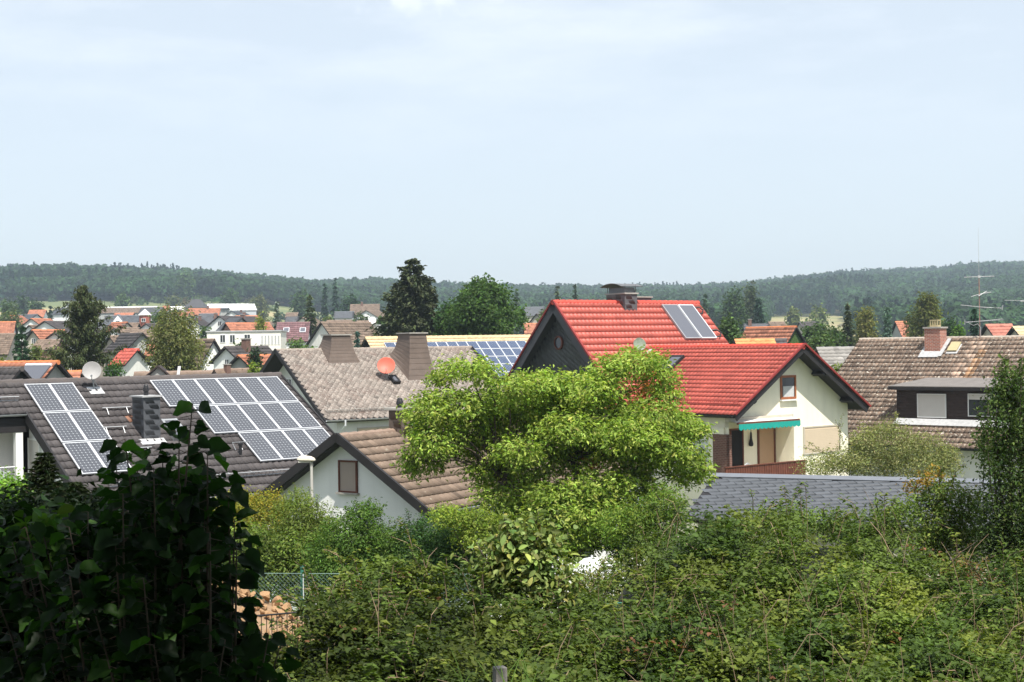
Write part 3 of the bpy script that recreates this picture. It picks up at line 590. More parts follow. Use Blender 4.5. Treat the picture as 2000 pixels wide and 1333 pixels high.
def cowl(parent, c, rad=.11, h=.4, m='black_metal', name='chimney_cowl'):
    mb = MB(); mb.lathe(c, Z, [(rad, 0), (rad, h * .35), (rad * 1.3, h * .4), (rad * 1.15, h * .6), (rad * 1.2, h * .62), (rad * .9, h * .82), (rad * .95, h * .85), (rad * .5, h)], 14); return mb.build(name, M_[m], parent, smooth=False)
def wallpieces(mb, R, u0, wi, zg, hole=None, thick=.3, sgn=1, drop=.12):
    zt = lambda a: R.A[2] - drop - abs(a) * R.H / (R.W / 2)
    def pc(a1, a2, z1=None, z2=None):
        b = zg if z1 is None else z1; top = [a2] + ([0] if a1 < 0 < a2 else []) + [a1]
        P = [R.G(u0, a1, b), R.G(u0, a2, b)] + ([R.G(u0, a, zt(a)) for a in top] if z2 is None else [R.G(u0, a2, z2), R.G(u0, a1, z2)])
        mb.prism(P, R.r * thick * sgn)
    if hole is None: pc(-wi, wi)
    else:
        a1, a2, z1, z2 = hole; pc(-wi, a1); pc(a2, wi); pc(a1, a2, zg, z1)
        P = [R.G(u0, a1, z2), R.G(u0, a2, z2)] + [R.G(u0, a, zt(a)) for a in ([a2] + ([0] if a1 < 0 < a2 else []) + [a1])]; mb.prism(P, R.r * thick * sgn)
def verge(mb, R, u, D, n, w=.10, hgt=.24, sgn=1, mi=0, up=.05):
    A = R.A + R.r * u + n * up; mb.prism([A, A + D * R.sl, A + D * R.sl - n * hgt, A - n * hgt - Z * .0], R.r * w * sgn, mi)
def soffit(mb, R, D, n, u0, u1, t=.14, o=.03): 
    A = R.A - n * o; slab(mb, A + R.r * u0, A + R.r * u1, A + R.r * u1 + D * R.sl, A + R.r * u0 + D * R.sl, n, t)
def shingled(mb, R, u0, u1, a0, a1, zt, f=.35, fl=.35):
    """flared, shingled chimney straddling the slope: bottom follows the roof"""
    zr = lambda a: R.A[2] - abs(a) * R.H / (R.W / 2); lv = 9; rings = []
    um, am = (u0 + u1) / 2, (a0 + a1) / 2; hu, ha = (u1 - u0) / 2, (a1 - a0) / 2
    for i in range(lv + 1):
        t = i / lv; s = 1 - .28 * t + fl * (1 - t) ** 3.5; ring = []
        for su, sa in ((-1, 1), (1, 1), (1, -1), (-1, -1)):
            a = am + sa * ha * s; z0 = zr(a) - .08; z = z0 + (zt - z0) * t; ring.append(R.G(um + su * hu * s, a, z))
        rings.append(ring)
    for i in range(lv):   # each course a separate stepped band
        A0, A1 = rings[i], rings[i + 1]; c = sum(A1) / 4; B1 = [p + (c - p) * .0 for p in A1]; B0 = [p + nrm(p - sum(A0) / 4) * .018 for p in A0]
        mb.poly(B0 + B1, [(0, 1, 5, 4), (1, 2, 6, 5), (2, 3, 7, 6), (3, 0, 4, 7), (3, 2, 1, 0)] + ([(4, 5, 6, 7)] if i == lv - 1 else []))
    return rings[-1]

# ---------------------------------------------------------------- 1. left house with photovoltaic roof
def left_house():
    R = Roof(-16.215, 45.0, 9.1, .688, 10.052, 12.329, 3.511); gz = .6
    t = thing('house', (*R.P(3, 3)[:2], gz), 'house with dark brown corrugated tile roof carrying two arrays of solar panels', 'house')
    clip = lambda u, d: (d < 1.95) | (u > .22)
    def tint(u, d, c, r):
        k = (np.abs(u - 3.25) < .25) & (np.abs(d - 2.35) < .25); c[k] = (3.4, 1.9, 1.2); return c
    V, Fc, C = join([tiles(R.A, R.r, R.D, R.n, -7.6, 10.05, .02, 7.08, .235, .395, .038, .034, .10, 4, clip=clip, tint=tint), tiles(R.A, R.r, R.D2, R.n2, -7.6, 10.05, .02, 7.08, .47, .79, .04, .034, .1, 5)])
    ro = amesh('roof', V, Fc, M_['dark_tile'], t, C)
    mb = MB(); ridge_caps(mb, R.P(-7.6, 0, .05), R.P(10.1, 0, .05), .125, .36); mb.build('ridge', roofcap('dark_tile'), ro)
    mb = MB(); soffit(mb, R, R.D2, R.n2, -7.6, 10.0)
    A = R.A - R.n * .03; slab(mb, A + R.r * .25, A + R.r * 10, A + R.r * 10 + R.D * 7.05, A + R.r * .25 + R.D * 7.05, R.n, .14); slab(mb, A + R.r * -7.6, A + R.r * .25, A + R.r * .25 + R.D * 1.94, A + R.r * -7.6 + R.D * 1.94, R.n, .14)
    # verge boards
    Q = R.P(.22, 1.95, .06); mb.prism([Q, Q + R.D * 5.13, Q + R.D * 5.13 - R.n * .30, Q - R.n * .30], -R.r * .07)
    verge(mb, R, 10.06, R.D, R.n, .06, .26); verge(mb, R, 10.06, R.D2, R.n2, .06, .26); mb.build('roof_boards', M_['black_wood'], ro)
    for (i, n, d) in ((0, 6, .38), (1, 5, 2.13), (2, 4, 3.88)):
        for k in range(n): solar_panel(R, t, 9.78 - (k + 1) * .815, d, .80, 1.70)
    for i in range(3):
        for k in range(2): solar_panel(R, t, .62 + k * .80, .40 + i * 1.75, .785, 1.70)
    # chimney
    u0, d0 = R.uv(281, 862); a0 = d0 * R.W / 2 / R.sl; zb = R.P(u0, d0)[2]; zt = zb + 1.36; cu, ca = u0 + .29, a0 - .42; c = R.G(cu, ca, 0)
    cz = (zb - .3 + zt) / 2; hz = (zt - zb + .3) / 2; mb = MB(); mb.box(vec(c[0], c[1], cz), R.r * .28, R.g * .41, Z * hz); ch = mb.build('chimney', M_['dark_slate'], ro)
    pr = []
    for k, (nn, ux, hw, dist) in enumerate(((R.g, R.r, .28, .415), (-R.r, R.g, .41, .285), (R.r, -R.g, .41, .285))):
        O = vec(c[0], c[1], zt) + nn * dist - ux * hw; pr.append(slates(O, ux, -Z, nn, 0, hw * 2, 0, zt - zb + .3, .30, .165, 0, seed=k, th=.008))
    V, Fc, C = join(pr); amesh('slate_cladding', V, Fc, M_['dark_slate'], ch, C)
    mb = MB(); mb.box(vec(c[0], c[1], zt + .03), R.r * .34, R.g * .47, Z * .025); mb.build('chimney_cap', M_['lead'], ch); mb = MB(); mb.box(R.P(u0 + .25, d0 + .12, .05), R.r * .42, R.D * .16, R.n * .01); mb.build('flashing', M_['lead'], ch)
    cowl(ch, vec(c[0], c[1], zt + .05), .075, .36)
    # dish, vents, skylight, ladder hooks, snow guards
    f = R.P(*R.uv(184, 762)); cc = f + vec(-.02, -.15, .62); dish(t, cc, vec(.22, -.95, .25), .30, 'grey_dish', f)
    mb = MB(); mb.box(f + R.n * .045 + R.D * .12, R.r * .24, R.D * .22, R.n * .012); mb.build('flashing_sheet', M_['lead'], ro)
    u, d = R.uv(470, 890); P = R.P(u, d, 0); mb = MB(); mb.tube([P, P + Z * .34], .05, 10); mb.lathe(P + Z * .34, Z, [(.075, -.02), (.08, .05), (.02, .09)], 10); mb.build('vent_pipe', M_['black_metal'], ro)
    u, d = R.uv(312, 828); skylight(ro, R, u, d, .55, 1.1, 'zinc')
    for (pu, pv, ln) in ((226, 803, .95), (222, 841, .8), (268, 882, .9), (258, 888, .5)):
        u, d = R.uv(pu, pv); mb = MB(); mb.tube([R.P(u - ln / 2, d, .13), R.P(u + ln / 2, d, .13)], .018, 5)
        for s in (-.35, .35): mb.tube([R.P(u + s * ln, d, .13), R.P(u + s * ln, d + .25, .03)], .012, 4)
        mb.build('roof_step', M_['zinc'], ro)
    u, d = R.uv(452, 872); mb = MB(); mb.tube([R.P(u, d + .3, .04), R.P(u, d, .14), R.P(u + .6, d, .14), R.P(u + .6, d + .3, .04)], .014, 5); mb.tube([R.P(u + .25, d, .14), R.P(u + .25, d + .3, .04)], .012, 4); mb.build('roof_step', M_['zinc'], ro)
    snow_guard(R, ro, 1.2, 9.9, 6.28); snow_guard(R, ro, -7.5, .15, 1.28)
    gutter(t, R.P(.3, 7.12), R.P(10, 7.12), R.g); gutter(t, R.P(-7.5, 1.99), R.P(.2, 1.99), R.g)
    # walls
    mb = MB(); zr = lambda a: R.A[2] - .16 - abs(a) * R.H / (R.W / 2)
    wallpieces(mb, R, 9.75, 5.7, gz, thick=.25, sgn=-1, drop=.16)
    mb.prism([R.G(.42, 1.3, gz), R.G(.42, 5.75, gz), R.G(.42, 5.75, zr(5.75)), R.G(.42, 1.3, zr(1.3))], R.r * .28)
    mb.prism([R.Fp(.7, 5.75, gz), R.Fp(9.5, 5.75, gz), R.Fp(9.5, 5.75, zr(5.75)), R.Fp(.7, 5.75, zr(5.75))], -R.g * .25)
    mb.prism([R.Fp(-7.6, .35, gz), R.Fp(.42, .35, gz), R.Fp(.42, .35, zr(.35)), R.Fp(-7.6, .35, zr(.35))], -R.g * .25)
    mb.prism([R.Fp(-7.6, -5.7, gz), R.Fp(9.5, -5.7, gz), R.Fp(9.5, -5.7, zr(5.7)), R.Fp(-7.6, -5.7, zr(5.7))], R.g * .25)
    zf = 5.55; mb.box(R.Fp(-3.6, 1.0, zf), R.r * 4.0, R.g * .68, Z * .1)
    mb.build('wall', M_['white'], t)
    ze = R.P(0, 1.95)[2]; mb = MB(); mb.box(R.Fp(-3.7, 1.60, ze - .36), R.r * 3.95, R.g * .07, Z * .22); mb.build('fascia', M_['black_wood'], t)
    mb = MB(); mb.box(R.Fp(-.02, 1.55, (ze - .58 + gz) / 2), R.r * .11, R.g * .11, Z * (ze - .58 - gz) / 2); mb.build('post', M_['white'], t)
    a, z = R.wall(.42, 69, 893); o = window(t, R.G(.41, a, z), R.g, Z, -R.r, .95, 1.15, 'white_frame', 'shutter', cross=False)
    window(t, R.Fp(-.85, .37, zf + 1.15), R.r, Z, R.g, .95, 2.0); window(t, R.Fp(-2.3, .37, zf + 1.15), R.r, Z, R.g, 1.5, 2.0)
    mb = MB(); mb.tube([R.Fp(-7.6, 1.6, zf + .95), R.Fp(-.15, 1.6, zf + .95)], .025, 6)
    for i in range(9): mb.tube([R.Fp(-.6 - .85 * i, 1.6, zf), R.Fp(-.6 - .85 * i, 1.6, zf + .95)], .015, 5)
    ra = mb.build('railing', M_['alu'], t); mb = MB(); mb.box(R.Fp(-3.9, 1.6, zf + .48), R.r * 3.6, R.g * .006, Z * .36); mb.build('panel', mat('frosted balcony panel', (.45, .47, .48), .2), ra)
left_house()

# ---------------------------------------------------------------- 2. middle house with mottled slate roof
def mid_house():
    R = Roof(-11.485, 69.092, 9.995, .61, 11.349, 10.19, 3.283); gz = 0
    t = thing('house', (*R.P(5, 3)[:2], gz), 'house with mottled grey brown diamond slates and two shingled flared chimneys', 'house')
    V, Fc, C = join([slates(R.A, R.r, R.D, R.n, 0, R.L, 0, R.sl, .30, .17, diamond=True, var=.17, seed=2), slates(R.A, R.r, R.D2, R.n2, 0, R.L, 0, R.sl, .8, .5, diamond=True, seed=3)])
    ro = amesh('roof', V, Fc, M_['lichen_slate'], t, C)
    mb = MB(); ridge_caps(mb, R.P(0, 0, .0), R.P(R.L, 0, .0), .08, .4); mb.build('ridge', roofcap('lichen_slate'), ro)
    mb = MB(); soffit(mb, R, R.D, R.n, 0, R.L); soffit(mb, R, R.D2, R.n2, 0, R.L); verge(mb, R, -.05, R.D, R.n, .05, .20, up=.03); verge(mb, R, -.05, R.D2, R.n2, .05, .2, up=.03); verge(mb, R, R.L, R.D, R.n, .05, .2, up=.03); mb.build('roof_boards', M_['black_wood'], ro)
    for (u0, u1, a0, a1, zt) in ((2.45, 3.85, -.25, .98, 10.62), (6.15, 7.45, .75, 2.32, 10.66)):
        mb = MB(); top = shingled(mb, R, u0, u1, a0, a1, zt); ch = mb.build('chimney', M_['brown_slate'], ro)
        c = sum(top) / 4; mb = MB(); mb.box(c + Z * .03, R.r * ((u1 - u0) * .36 + .08), R.g * ((a1 - a0) * .36 + .08), Z * .03); mb.build('chimney_cap', M_['concrete'], ch)
    f = R.P(*R.uv(756, 740)); dish(t, f + vec(-.02, -.12, .62), vec(.05, -.9, .42), .44, 'red_dish', f)
    u, d = R.uv(758, 738); skylight(ro, R, u, d - .0, .38, .62, 'black_metal')
    snow_guard(R, ro, .3, R.L - .2, R.sl - .55, 'concrete', h=.13)
    gutter(t, R.P(0, R.sl + .03), R.P(R.L, R.sl + .03), R.g)
    zr = lambda a: R.A[2] - .17 - abs(a) * R.H / (R.W / 2)
    mb = MB(); wallpieces(mb, R, .85, 4.6, gz, drop=.17); wallpieces(mb, R, R.L - .3, 4.6, gz, sgn=-1, drop=.17)
    for s in (1, -1): mb.prism([R.Fp(1.15, 4.6 * s, gz), R.Fp(R.L - .6, 4.6 * s, gz), R.Fp(R.L - .6, 4.6 * s, zr(4.6)), R.Fp(1.15, 4.6 * s, zr(4.6))], -R.g * .25 * s)
    mb.build('wall', M_['offwhite'], t)
    u, z = R.front(4.6, 738, 836); z = R.P(0, R.sl)[2] - .75
    window(t, R.Fp(u, 4.61, z - .3), R.r, Z, R.g, 2.2, 1.2, 'beige', 'cream_shutter')
    P = R.P(.95, R.sl + .05); mb = MB(); mb.tube([P + R.g * .1, P + R.g * .1 - Z * .25, R.Fp(.95 - .1, 4.68, P[2] - .7), R.Fp(.85, 4.68, gz)], .045, 7); mb.build('downpipe', M_['alu'], t)
    a, z = R.wall(.85, 566, 755); window(t, R.G(.84, a, z), R.g, Z, -R.r, .7, .8)
mid_house()

# ---------------------------------------------------------------- 3. small white house with brown tiles
def small_house():
    R = Roof(-4.755, 38.54, 7.644, .982, 12.3, 6.232, 1.941); gz = 2.0
    t = thing('house', (*R.P(5, 2)[:2], gz), 'low white house with brown wavy tiles behind the bright green tree', 'house')
    V, Fc, C = join([tiles(R.A, R.r, R.D, R.n, 0, R.L, .02, R.sl, .205, .33, .04, .034, .13, 8), tiles(R.A, R.r, R.D2, R.n2, 0, R.L, .02, R.sl, .205, .33, .04, .034, .13, 9)])
    ro = amesh('roof', V, Fc, M_['brown_tile'], t, C)
    mb = MB(); ridge_caps(mb, R.P(-.06, 0, .04), R.P(R.L, 0, .04), .13, .37); mb.build('ridge', roofcap('brown_tile'), ro)
    mb = MB(); soffit(mb, R, R.D, R.n, 0, R.L); soffit(mb, R, R.D2, R.n2, 0, R.L)
    verge(mb, R, -.10, R.D, R.n, .09, .23, up=.07); verge(mb, R, -.10, R.D2, R.n2, .09, .23, up=.07); mb.build('roof_boards', M_['black_wood'], ro)
    zr = lambda a: R.A[2] - .17 - abs(a) * R.H / (R.W / 2)
    mb = MB(); wallpieces(mb, R, .36, 2.83, gz, drop=.17); wallpieces(mb, R, R.L - .3, 2.83, gz, sgn=-1, drop=.17)
    for s in (1, -1): mb.prism([R.Fp(.66, 2.83 * s, gz), R.Fp(R.L - .6, 2.83 * s, gz), R.Fp(R.L - .6, 2.83 * s, zr(2.83)), R.Fp(.66, 2.83 * s, zr(2.83))], -R.g * .25 * s)
    mb.build('wall', M_['white'], t)
    a, z = R.wall(.36, 681, 931); o = window(t, R.G(.35, a, z), R.g, Z, -R.r, .66, .88, 'brown_wood', 'taupe_shutter', cross=False, fr=.045)
    mb = MB(); mb.box(R.G(.32, a, z - .46), R.g * .38, -R.r * .08, Z * .025); mb.build('sill', M_['concrete'], o)
    for uu in (4.5, 8.0, 10.5): window(t, R.Fp(uu, 2.84, gz + 1.5), R.r, Z, R.g, 1.2, 1.1)
    gutter(t, R.P(0, R.sl + .03), R.P(R.L, R.sl + .03), R.g)
    # slate clad chimney behind the ridge
    c = at(781, 801, 40.6); c2 = vec(c[0], c[1], 0); mb = MB(); zt = c[2]; mb.box(c2 + Z * (zt - .8), R.r * .21, R.g * .24, Z * .8); ch = mb.build('chimney', M_['brown_slate'], ro)
    pr = []
    for k, (nn, ux, hw, ds) in enumerate(((R.g, R.r, .21, .243), (-R.r, R.g, .24, .213))):
        pr.append(slates(c2 + Z * (zt - .02) + nn * ds - ux * hw, ux, -Z, nn, 0, hw * 2, 0, 1.1, .26, .22, 0, seed=k, th=.006))
    V, Fc, C = join(pr); amesh('slate_cladding', V, Fc, M_['brown_slate'], ch, C)
    mb = MB(); mb.box(c2 + Z * (zt + .03), R.r * .29, R.g * .34, Z * .03); mb.build('chimney_cap', M_['concrete'], ch); cowl(ch, c2 + Z * (zt + .05), .085, .30)
small_house()

# ---------------------------------------------------------------- 4. red roofed house: tall wing, low wing, balcony
def red_house():
    R = Roof(2.275, 78.2, 12.413, .598, 10.58, 10.2, 4.867); K = Roof(8.017, 78.2, 9.833, -.902, 10.234, 10.09, 3.281); gz = -.2
    t = thing('house', (8.5, 78, 0), 'large cream house with two bright red tiled roofs, slate gable and teal awning', 'house')
    # tall roof
    clip = lambda u, d: ~((u > 5.6) & (d > 4.9 + (u - 5.6) * .15) & (u < 11.8))
    V, Fc, C = join([tiles(R.A, R.r, R.D, R.n, 0, R.L, .02, R.sl, .27, .51, .045, .04, .06, 11), tiles(R.A, R.r, R.D2, R.n2, 0, R.L, .02, R.sl, .27, .51, .045, .04, .06, 12)])
    ro = amesh('roof', V, Fc, M_['red_tile'], t, C)
    mb = MB(); ridge_caps(mb, R.P(-.05, 0, .05), R.P(R.L, 0, .05), .15, .40); mb.build('ridge', roofcap('red_tile'), ro)
    mb = MB(); soffit(mb, R, R.D, R.n, 0.05, R.L - .05, .2); soffit(mb, R, R.D2, R.n2, .05, R.L - .05, .2); verge(mb, R, .0, R.D, R.n, .08, .45, up=-.02); verge(mb, R, .0, R.D2, R.n2, .08, .45, up=-.02); mb.build('roof_boards', mat('dark grey verge board', (.060, .060, .065), .6, .1, 3), ro)
    mb = MB(); 
    for D, n in ((R.D, R.n), (R.D2, R.n2)): verge(mb, R, -.07, D, n, .12, .10, up=.09)
    mb.build('verge_tiles', M_['red_tile_dk'], ro)
    # low roof
    V, Fc, C = join([tiles(K.A - K.r * 1.2, K.r, K.D, K.n, 0, K.L + 1.2, .02, K.sl, .26, .35, .04, .035, .07, 13), tiles(K.A - K.r * 1.2, K.r, K.D2, K.n2, 0, K.L + 1.2, .02, K.sl, .26, .35, .04, .035, .07, 14)])
    rk = amesh('roof', V, Fc, M_['red_tile'], t, C)
    mb = MB(); ridge_caps(mb, K.P(-1.0, 0, .05), K.P(K.L + .04, 0, .05), .15, .38); mb.build('ridge', roofcap('red_tile'), rk)
    mb = MB(); soffit(mb, K, K.D, K.n, -.5, K.L - .06, .16); soffit(mb, K, K.D2, K.n2, -.5, K.L - .06, .16)
    verge(mb, K, K.L - .02, K.D, K.n, .06, .34, up=-.0); verge(mb, K, K.L - .02, K.D2, K.n2, .06, .34, up=-.0)
    for D, n, sgn in ((K.D2, K.n2, -1), (K.D, K.n, 1)):
        for fd in ((2.2, 4.8) if sgn < 0 else (4.4,)): P = K.A + K.r * (K.L - .42) + D * fd - n * .32; mb.box(P, K.r * .38, D * .10, n * .11)
    mb.build('roof_boards', M_['black_wood'], rk)
    mb = MB()
    for D, n in ((K.D, K.n), (K.D2, K.n2)): verge(mb, K, K.L + .05, D, n, .10, .09, up=.085)
    mb.build('verge_tiles', M_['red_tile_dk'], rk)
    snow_guard(K, rk, 2.5, K.L - .2, K.sl - .8, 'red_metal', h=.17)
    gutter(t, K.P(0, K.sl + .03), K.P(K.L, K.sl + .03), K.g, .09, 'black_metal')
    # tall chimney with curved hood
    u0, d0 = R.uv(1225, 608); u1, _ = R.uv(1246, 608); a1 = d0 * 5.1 / R.sl; zt = at(1230, 572, 78.5)[2]; ca = (a1 + -1.1) / 2; cu = (u0 + u1) / 2 - .1
    c = R.G(cu, ca, 0); hu = (u1 - u0) / 2 + .05; hg = (a1 + 1.1) / 2; zb = R.P(0, d0)[2] - .3
    mb = MB(); mb.box(vec(c[0], c[1], (zt + zb) / 2), R.r * hu, R.g * hg, Z * (zt - zb) / 2); b2 = R.G(cu + 1.23, -.42, 0); mb.box(vec(b2[0], b2[1], (zt - .18 + zb) / 2), R.r * .83, R.g * .34, Z * (zt - .18 - zb) / 2); ch = mb.build('chimney', M_['brown_grey'], ro)
    pr = []
    for k, (nn, ux, hw, ds) in enumerate(((R.g, R.r, hu, hg + .005), (-R.r, R.g, hg, hu + .005))): pr.append(slates(vec(c[0], c[1], zt) + nn * ds - ux * hw, ux, -Z, nn, 0, hw * 2, 0, zt - zb - .2, .42, .26, 0, seed=k + 5, th=.006))
    V, Fc, C = join(pr); amesh('slate_cladding', V, Fc, M_['brown_grey_attr'], ch, C)
    mb = MB(); mb.box(vec(c[0], c[1], zt + .03), R.r * (hu + .07), R.g * (hg + .07), Z * .04); mb.build('chimney_cap', M_['concrete'], ch); mb = MB(); mb.box(vec(b2[0], b2[1], zt - .14), R.r * .9, R.g * .41, Z * .035); mb.build('chimney_cap', M_['concrete'], ch)
    mb = MB(); n = 10; P = []
    for s in (-1, 1):
        for q in (0, .03):
            for i in range(n + 1): x = -1 + 2 * i / n; P.append(vec(c[0], c[1], zt + .40 + .19 * (1 - x * x) + q) + R.g * x * (hg + .12) + R.r * s * (hu + .35))
    m = n + 1; mb.poly(P, [(i, i + 1, i + 1 + 2 * m, i + 2 * m) for i in range(n)] + [(i + m, i + 3 * m, i + 1 + 3 * m, i + 1 + m) for i in range(n)] + [(i, i + m, i + m + 1, i + 1) for i in range(n)] + [(i + 2 * m, i + 2 * m + 1, i + 3 * m + 1, i + 3 * m) for i in range(n)])
    for s in (-1, 1):
        for q in (-1, 1): mb.tube([vec(c[0], c[1], zt + .05) + R.r * s * (hu - .06) + R.g * q * (hg - .06), vec(c[0], c[1], zt + .52) + R.r * s * (hu - .06) + R.g * q * (hg - .06)], .03, 5)
    mb.box(vec(c[0], c[1], zt + .22), R.r * (hu - .1), R.g * (hg - .12), Z * .16)
    mb.build('chimney_hood', M_['zinc_dk'], ch); cowl(ch, vec(b2[0], b2[1], zt - .1) - R.r * .35, .17, .5)
    # thermal collectors
    u, d = R.uv(1291, 600)
    for k in range(2):
        mb = MB(); w, l = 1.155, 2.85; cc = R.P(7.41 + k * 1.207 + w / 2, .47 + l / 2, .14)
        for s in (-1, 1): mb.box(cc + R.r * s * (w / 2 - .03), R.r * .03, R.D * l / 2, R.n * .06); mb.box(cc + R.D * s * (l / 2 - .03), R.r * (w / 2 - .06), R.D * .03, R.n * .058)
        o = mb.build('solar_collector', M_['alu'] if k else M_['zinc'], t); mb = MB(); mb.box(cc, R.r * (w / 2 - .06), R.D * (l / 2 - .06), R.n * .045); mb.build('pane', M_['collector'], o)
    for (uu, dd) in ((9.99, 2.8), (9.9, .85)):
        mb = MB(); mb.tube([R.P(uu - .3, dd + .35, .08), R.P(uu + .1, dd + .4, .2), R.P(uu + .35, dd + .1, .2), R.P(uu + .25, dd - .2, .15), R.P(uu - .05, dd - .3, .02)], .045, 6); mb.build('collector_pipe', M_['black_metal'], ro)
    f = R.P(*R.uv(1250, 690)); dish(t, f + vec(-.05, -.2, .47), vec(.25, -.9, .3), .36, 'green_dish', f)
    u, d = K.uv(1318, 700); skylight(rk, K, u - .1, d, .9, 1.35, 'black_metal', h=.12)
    mb = MB(); mb.box(K.P(-.17, .95, .06), K.r * .12, K.D * .55, K.n * .02); mb.build('valley_flashing', M_['lead'], rk)
    # walls of the tall wing
    zr = lambda a: R.A[2] - .26 - abs(a) * R.H / (R.W / 2); mb = MB(); wallpieces(mb, R, .68, 4.68, gz, drop=.26, thick=.3); mb.build('gable_backing', M_['dark_gable'], t); mb = MB(); wallpieces(mb, R, R.L - .45, 4.68, gz, sgn=-1, drop=.26)
    for s in (1, -1): mb.prism([R.Fp(.98, 4.68 * s, gz), R.Fp(R.L - .75, 4.68 * s, gz), R.Fp(R.L - .75, 4.68 * s, zr(4.68)), R.Fp(.98, 4.68 * s, zr(4.68))], -R.g * .25 * s)
    mb.build('wall', M_['cream'], t)
    O = R.A + R.r * .672; q = 4.75; V, Fc, C = slates(O - R.g * q - Z * .28, R.g, -Z, -R.r, 0, 2 * q, 0, 4.6, .38, .23, 0, seed=21, th=.006, rot=-.5, clip=lambda u, d: (np.abs(u - q) < d / R.H * 5.1 - .05))
    gc = amesh('slate_gable', V, Fc, M_['dark_slate'], t, C)
    a, z = R.wall(.65, 1092, 670); cc = R.G(.63, a, z); mb = MB()
    mb.lathe(cc, -R.r, [(.39, -.06), (.39, .06), (.31, .08), (.31, -.06)], 24); o = mb.build('window', M_['brown_wood'], t); mb = MB(); mb.lathe(cc, -R.r, [(.01, .02), (.31, .02), (.31, -.03)], 24); mb.build('pane', M_['glass'], o)
    # walls of the low wing with a loggia
    u0 = K.L - .88; z2 = K.wall(u0, 1475, 832)[1]; a2, _ = K.wall(u0, 1424, 870); a1, _ = K.wall(u0, 1551, 870); z1 = K.wall(u0, 1424, 925)[1] - .3
    mb = MB(); wi = 4.46; wallpieces(mb, K, u0, wi, gz, hole=(a1, a2, z1, z2), thick=.25, sgn=-1, drop=.18)
    zk = lambda a: K.A[2] - .18 - abs(a) * K.H / (K.W / 2)
    for s in (1, -1): mb.prism([K.Fp(.3, wi * s, gz), K.Fp(u0 - .25, wi * s, gz), K.Fp(u0 - .25, wi * s, zk(wi)), K.Fp(.3, wi * s, zk(wi))], -K.g * .25 * s)
    dp = 1.0; ub = u0 - .25 - dp     # loggia box
    mb.prism([K.G(ub, a1, z1), K.G(ub, a2, z1), K.G(ub, a2, z2), K.G(ub, a1, z2)], -K.r * .1)
    mb.prism([K.G(ub, a1, z1), K.G(u0 - .25, a1, z1), K.G(u0 - .25, a1, z2), K.G(ub, a1, z2)], -K.g * .1)
    mb.prism([K.G(ub, a2, z1), K.G(u0 - .25, a2, z1), K.G(u0 - .25, a2, z2), K.G(ub, a2, z2)], K.g * .1)
    mb.prism([K.G(ub, a1, z2), K.G(u0 - .25, a1, z2), K.G(u0 - .25, a2, z2), K.G(ub, a2, z2)], Z * .1)
    mb.prism([K.G(ub, a1, z1), K.G(u0 + 1.3, a1, z1), K.G(u0 + 1.3, a2, z1), K.G(ub, a2, z1)], -Z * .15)
    mb.build('wall', M_['cream'], t)
    def rect(plane, p0, p1): (aa, za), (ab, zb_) = K.wall(plane, *p0), K.wall(plane, *p1); return (aa + ab) / 2, (za + zb_) / 2, abs(aa - ab), abs(za - zb_)
    a, z, ww, hh = rect(u0, (1523, 734), (1554, 779)); o = window(t, K.G(u0, a, z, .01), K.g, Z, K.r, ww, hh, 'window_wood', 'glass', cross=False, fr=.11)
    mb = MB(); mb.box(K.G(u0, a - .02, z - .22, .035), K.g * (ww / 2 - .18), K.r * .006, Z * (hh / 2 - .32)); mb.build('curtain', M_['curtain'], o); mb = MB(); mb.box(K.G(u0, a, z - hh / 2 - .05, .08), K.g * (ww / 2 + .05), K.r * .1, Z * .03); mb.build('sill', M_['white_frame'], o)
    ub += .02
    a, z, ww, hh = rect(ub, (1425, 848), (1452, 903)); o = window(t, K.G(ub, a, z), K.g, Z, K.r, ww, hh + .5, 'brown_wood', 'dark', 'door', False, fr=.08)
    a, z, ww, hh = rect(ub, (1479, 838), (1514, 905)); o = window(t, K.G(ub, a, z), K.g, Z, K.r, ww, hh + .4, 'brown_wood', 'tan_shutter', 'door', False, fr=.10)
    a, z, ww, hh = rect(u0, (1568, 834), (1640, 882)); o = window(t, K.G(u0, a, z, .01), K.g, Z, K.r, ww, hh, 'beige', 'cream_shutter', 'window', False, fr=.07)
    mb = MB(); mb.box(K.G(u0, a, z - .04, .03), K.g * (ww / 2 - .09), K.r * .012, Z * (hh / 2 - .1))
    for i in range(14): mb.box(K.G(u0, a, z - hh / 2 + .15 + i * (hh - .25) / 14, .045), K.g * (ww / 2 - .1), K.r * .008, Z * (hh / 14 * .36))
    mb.build('shutter', M_['cream_shutter'], o)
    # awning cassette and cloth
    (aL, zL), (aR, zR) = K.wall(u0 + .5, 1434, 830), K.wall(u0 + .5, 1554, 824); zA = (zL + zR) / 2 + .02; L_ = aL - aR; am = (aL + aR) / 2
    mb = MB(); mb.box(K.G(u0, am, zA + .22, .14), K.g * (L_ / 2 + .1), K.r * .13, Z * .10); mb.box(K.G(u0, am, zA + .06, .72), K.g * L_ / 2, K.r * .06, Z * .05, 1)
    for s in (-1, 1): mb.tube([K.G(u0, am + s * L_ * .47, zA + .12, .1), K.G(u0, am + s * L_ * .47, zA + .06, .7)], .03, 5)
    aw = mb.build('awning', [M_['beige'], M_['brown_wood']], t)
    mb = MB(); mb.prism([K.G(u0, am - L_ / 2, zA + .20, .2), K.G(u0, am + L_ / 2, zA + .20, .2), K.G(u0, am + L_ / 2, zA + .10, .72), K.G(u0, am - L_ / 2, zA + .10, .72)], -Z * .012, 0)
    n = 15; P = []
    for i in range(n * 6 + 1): x = i / (n * 6); a_ = am + L_ / 2 - x * L_; P += [K.G(u0, a_, zA + .03, .80), K.G(u0, a_, zA - .20 - .07 * abs(sin(pi * x * n)), .80)]
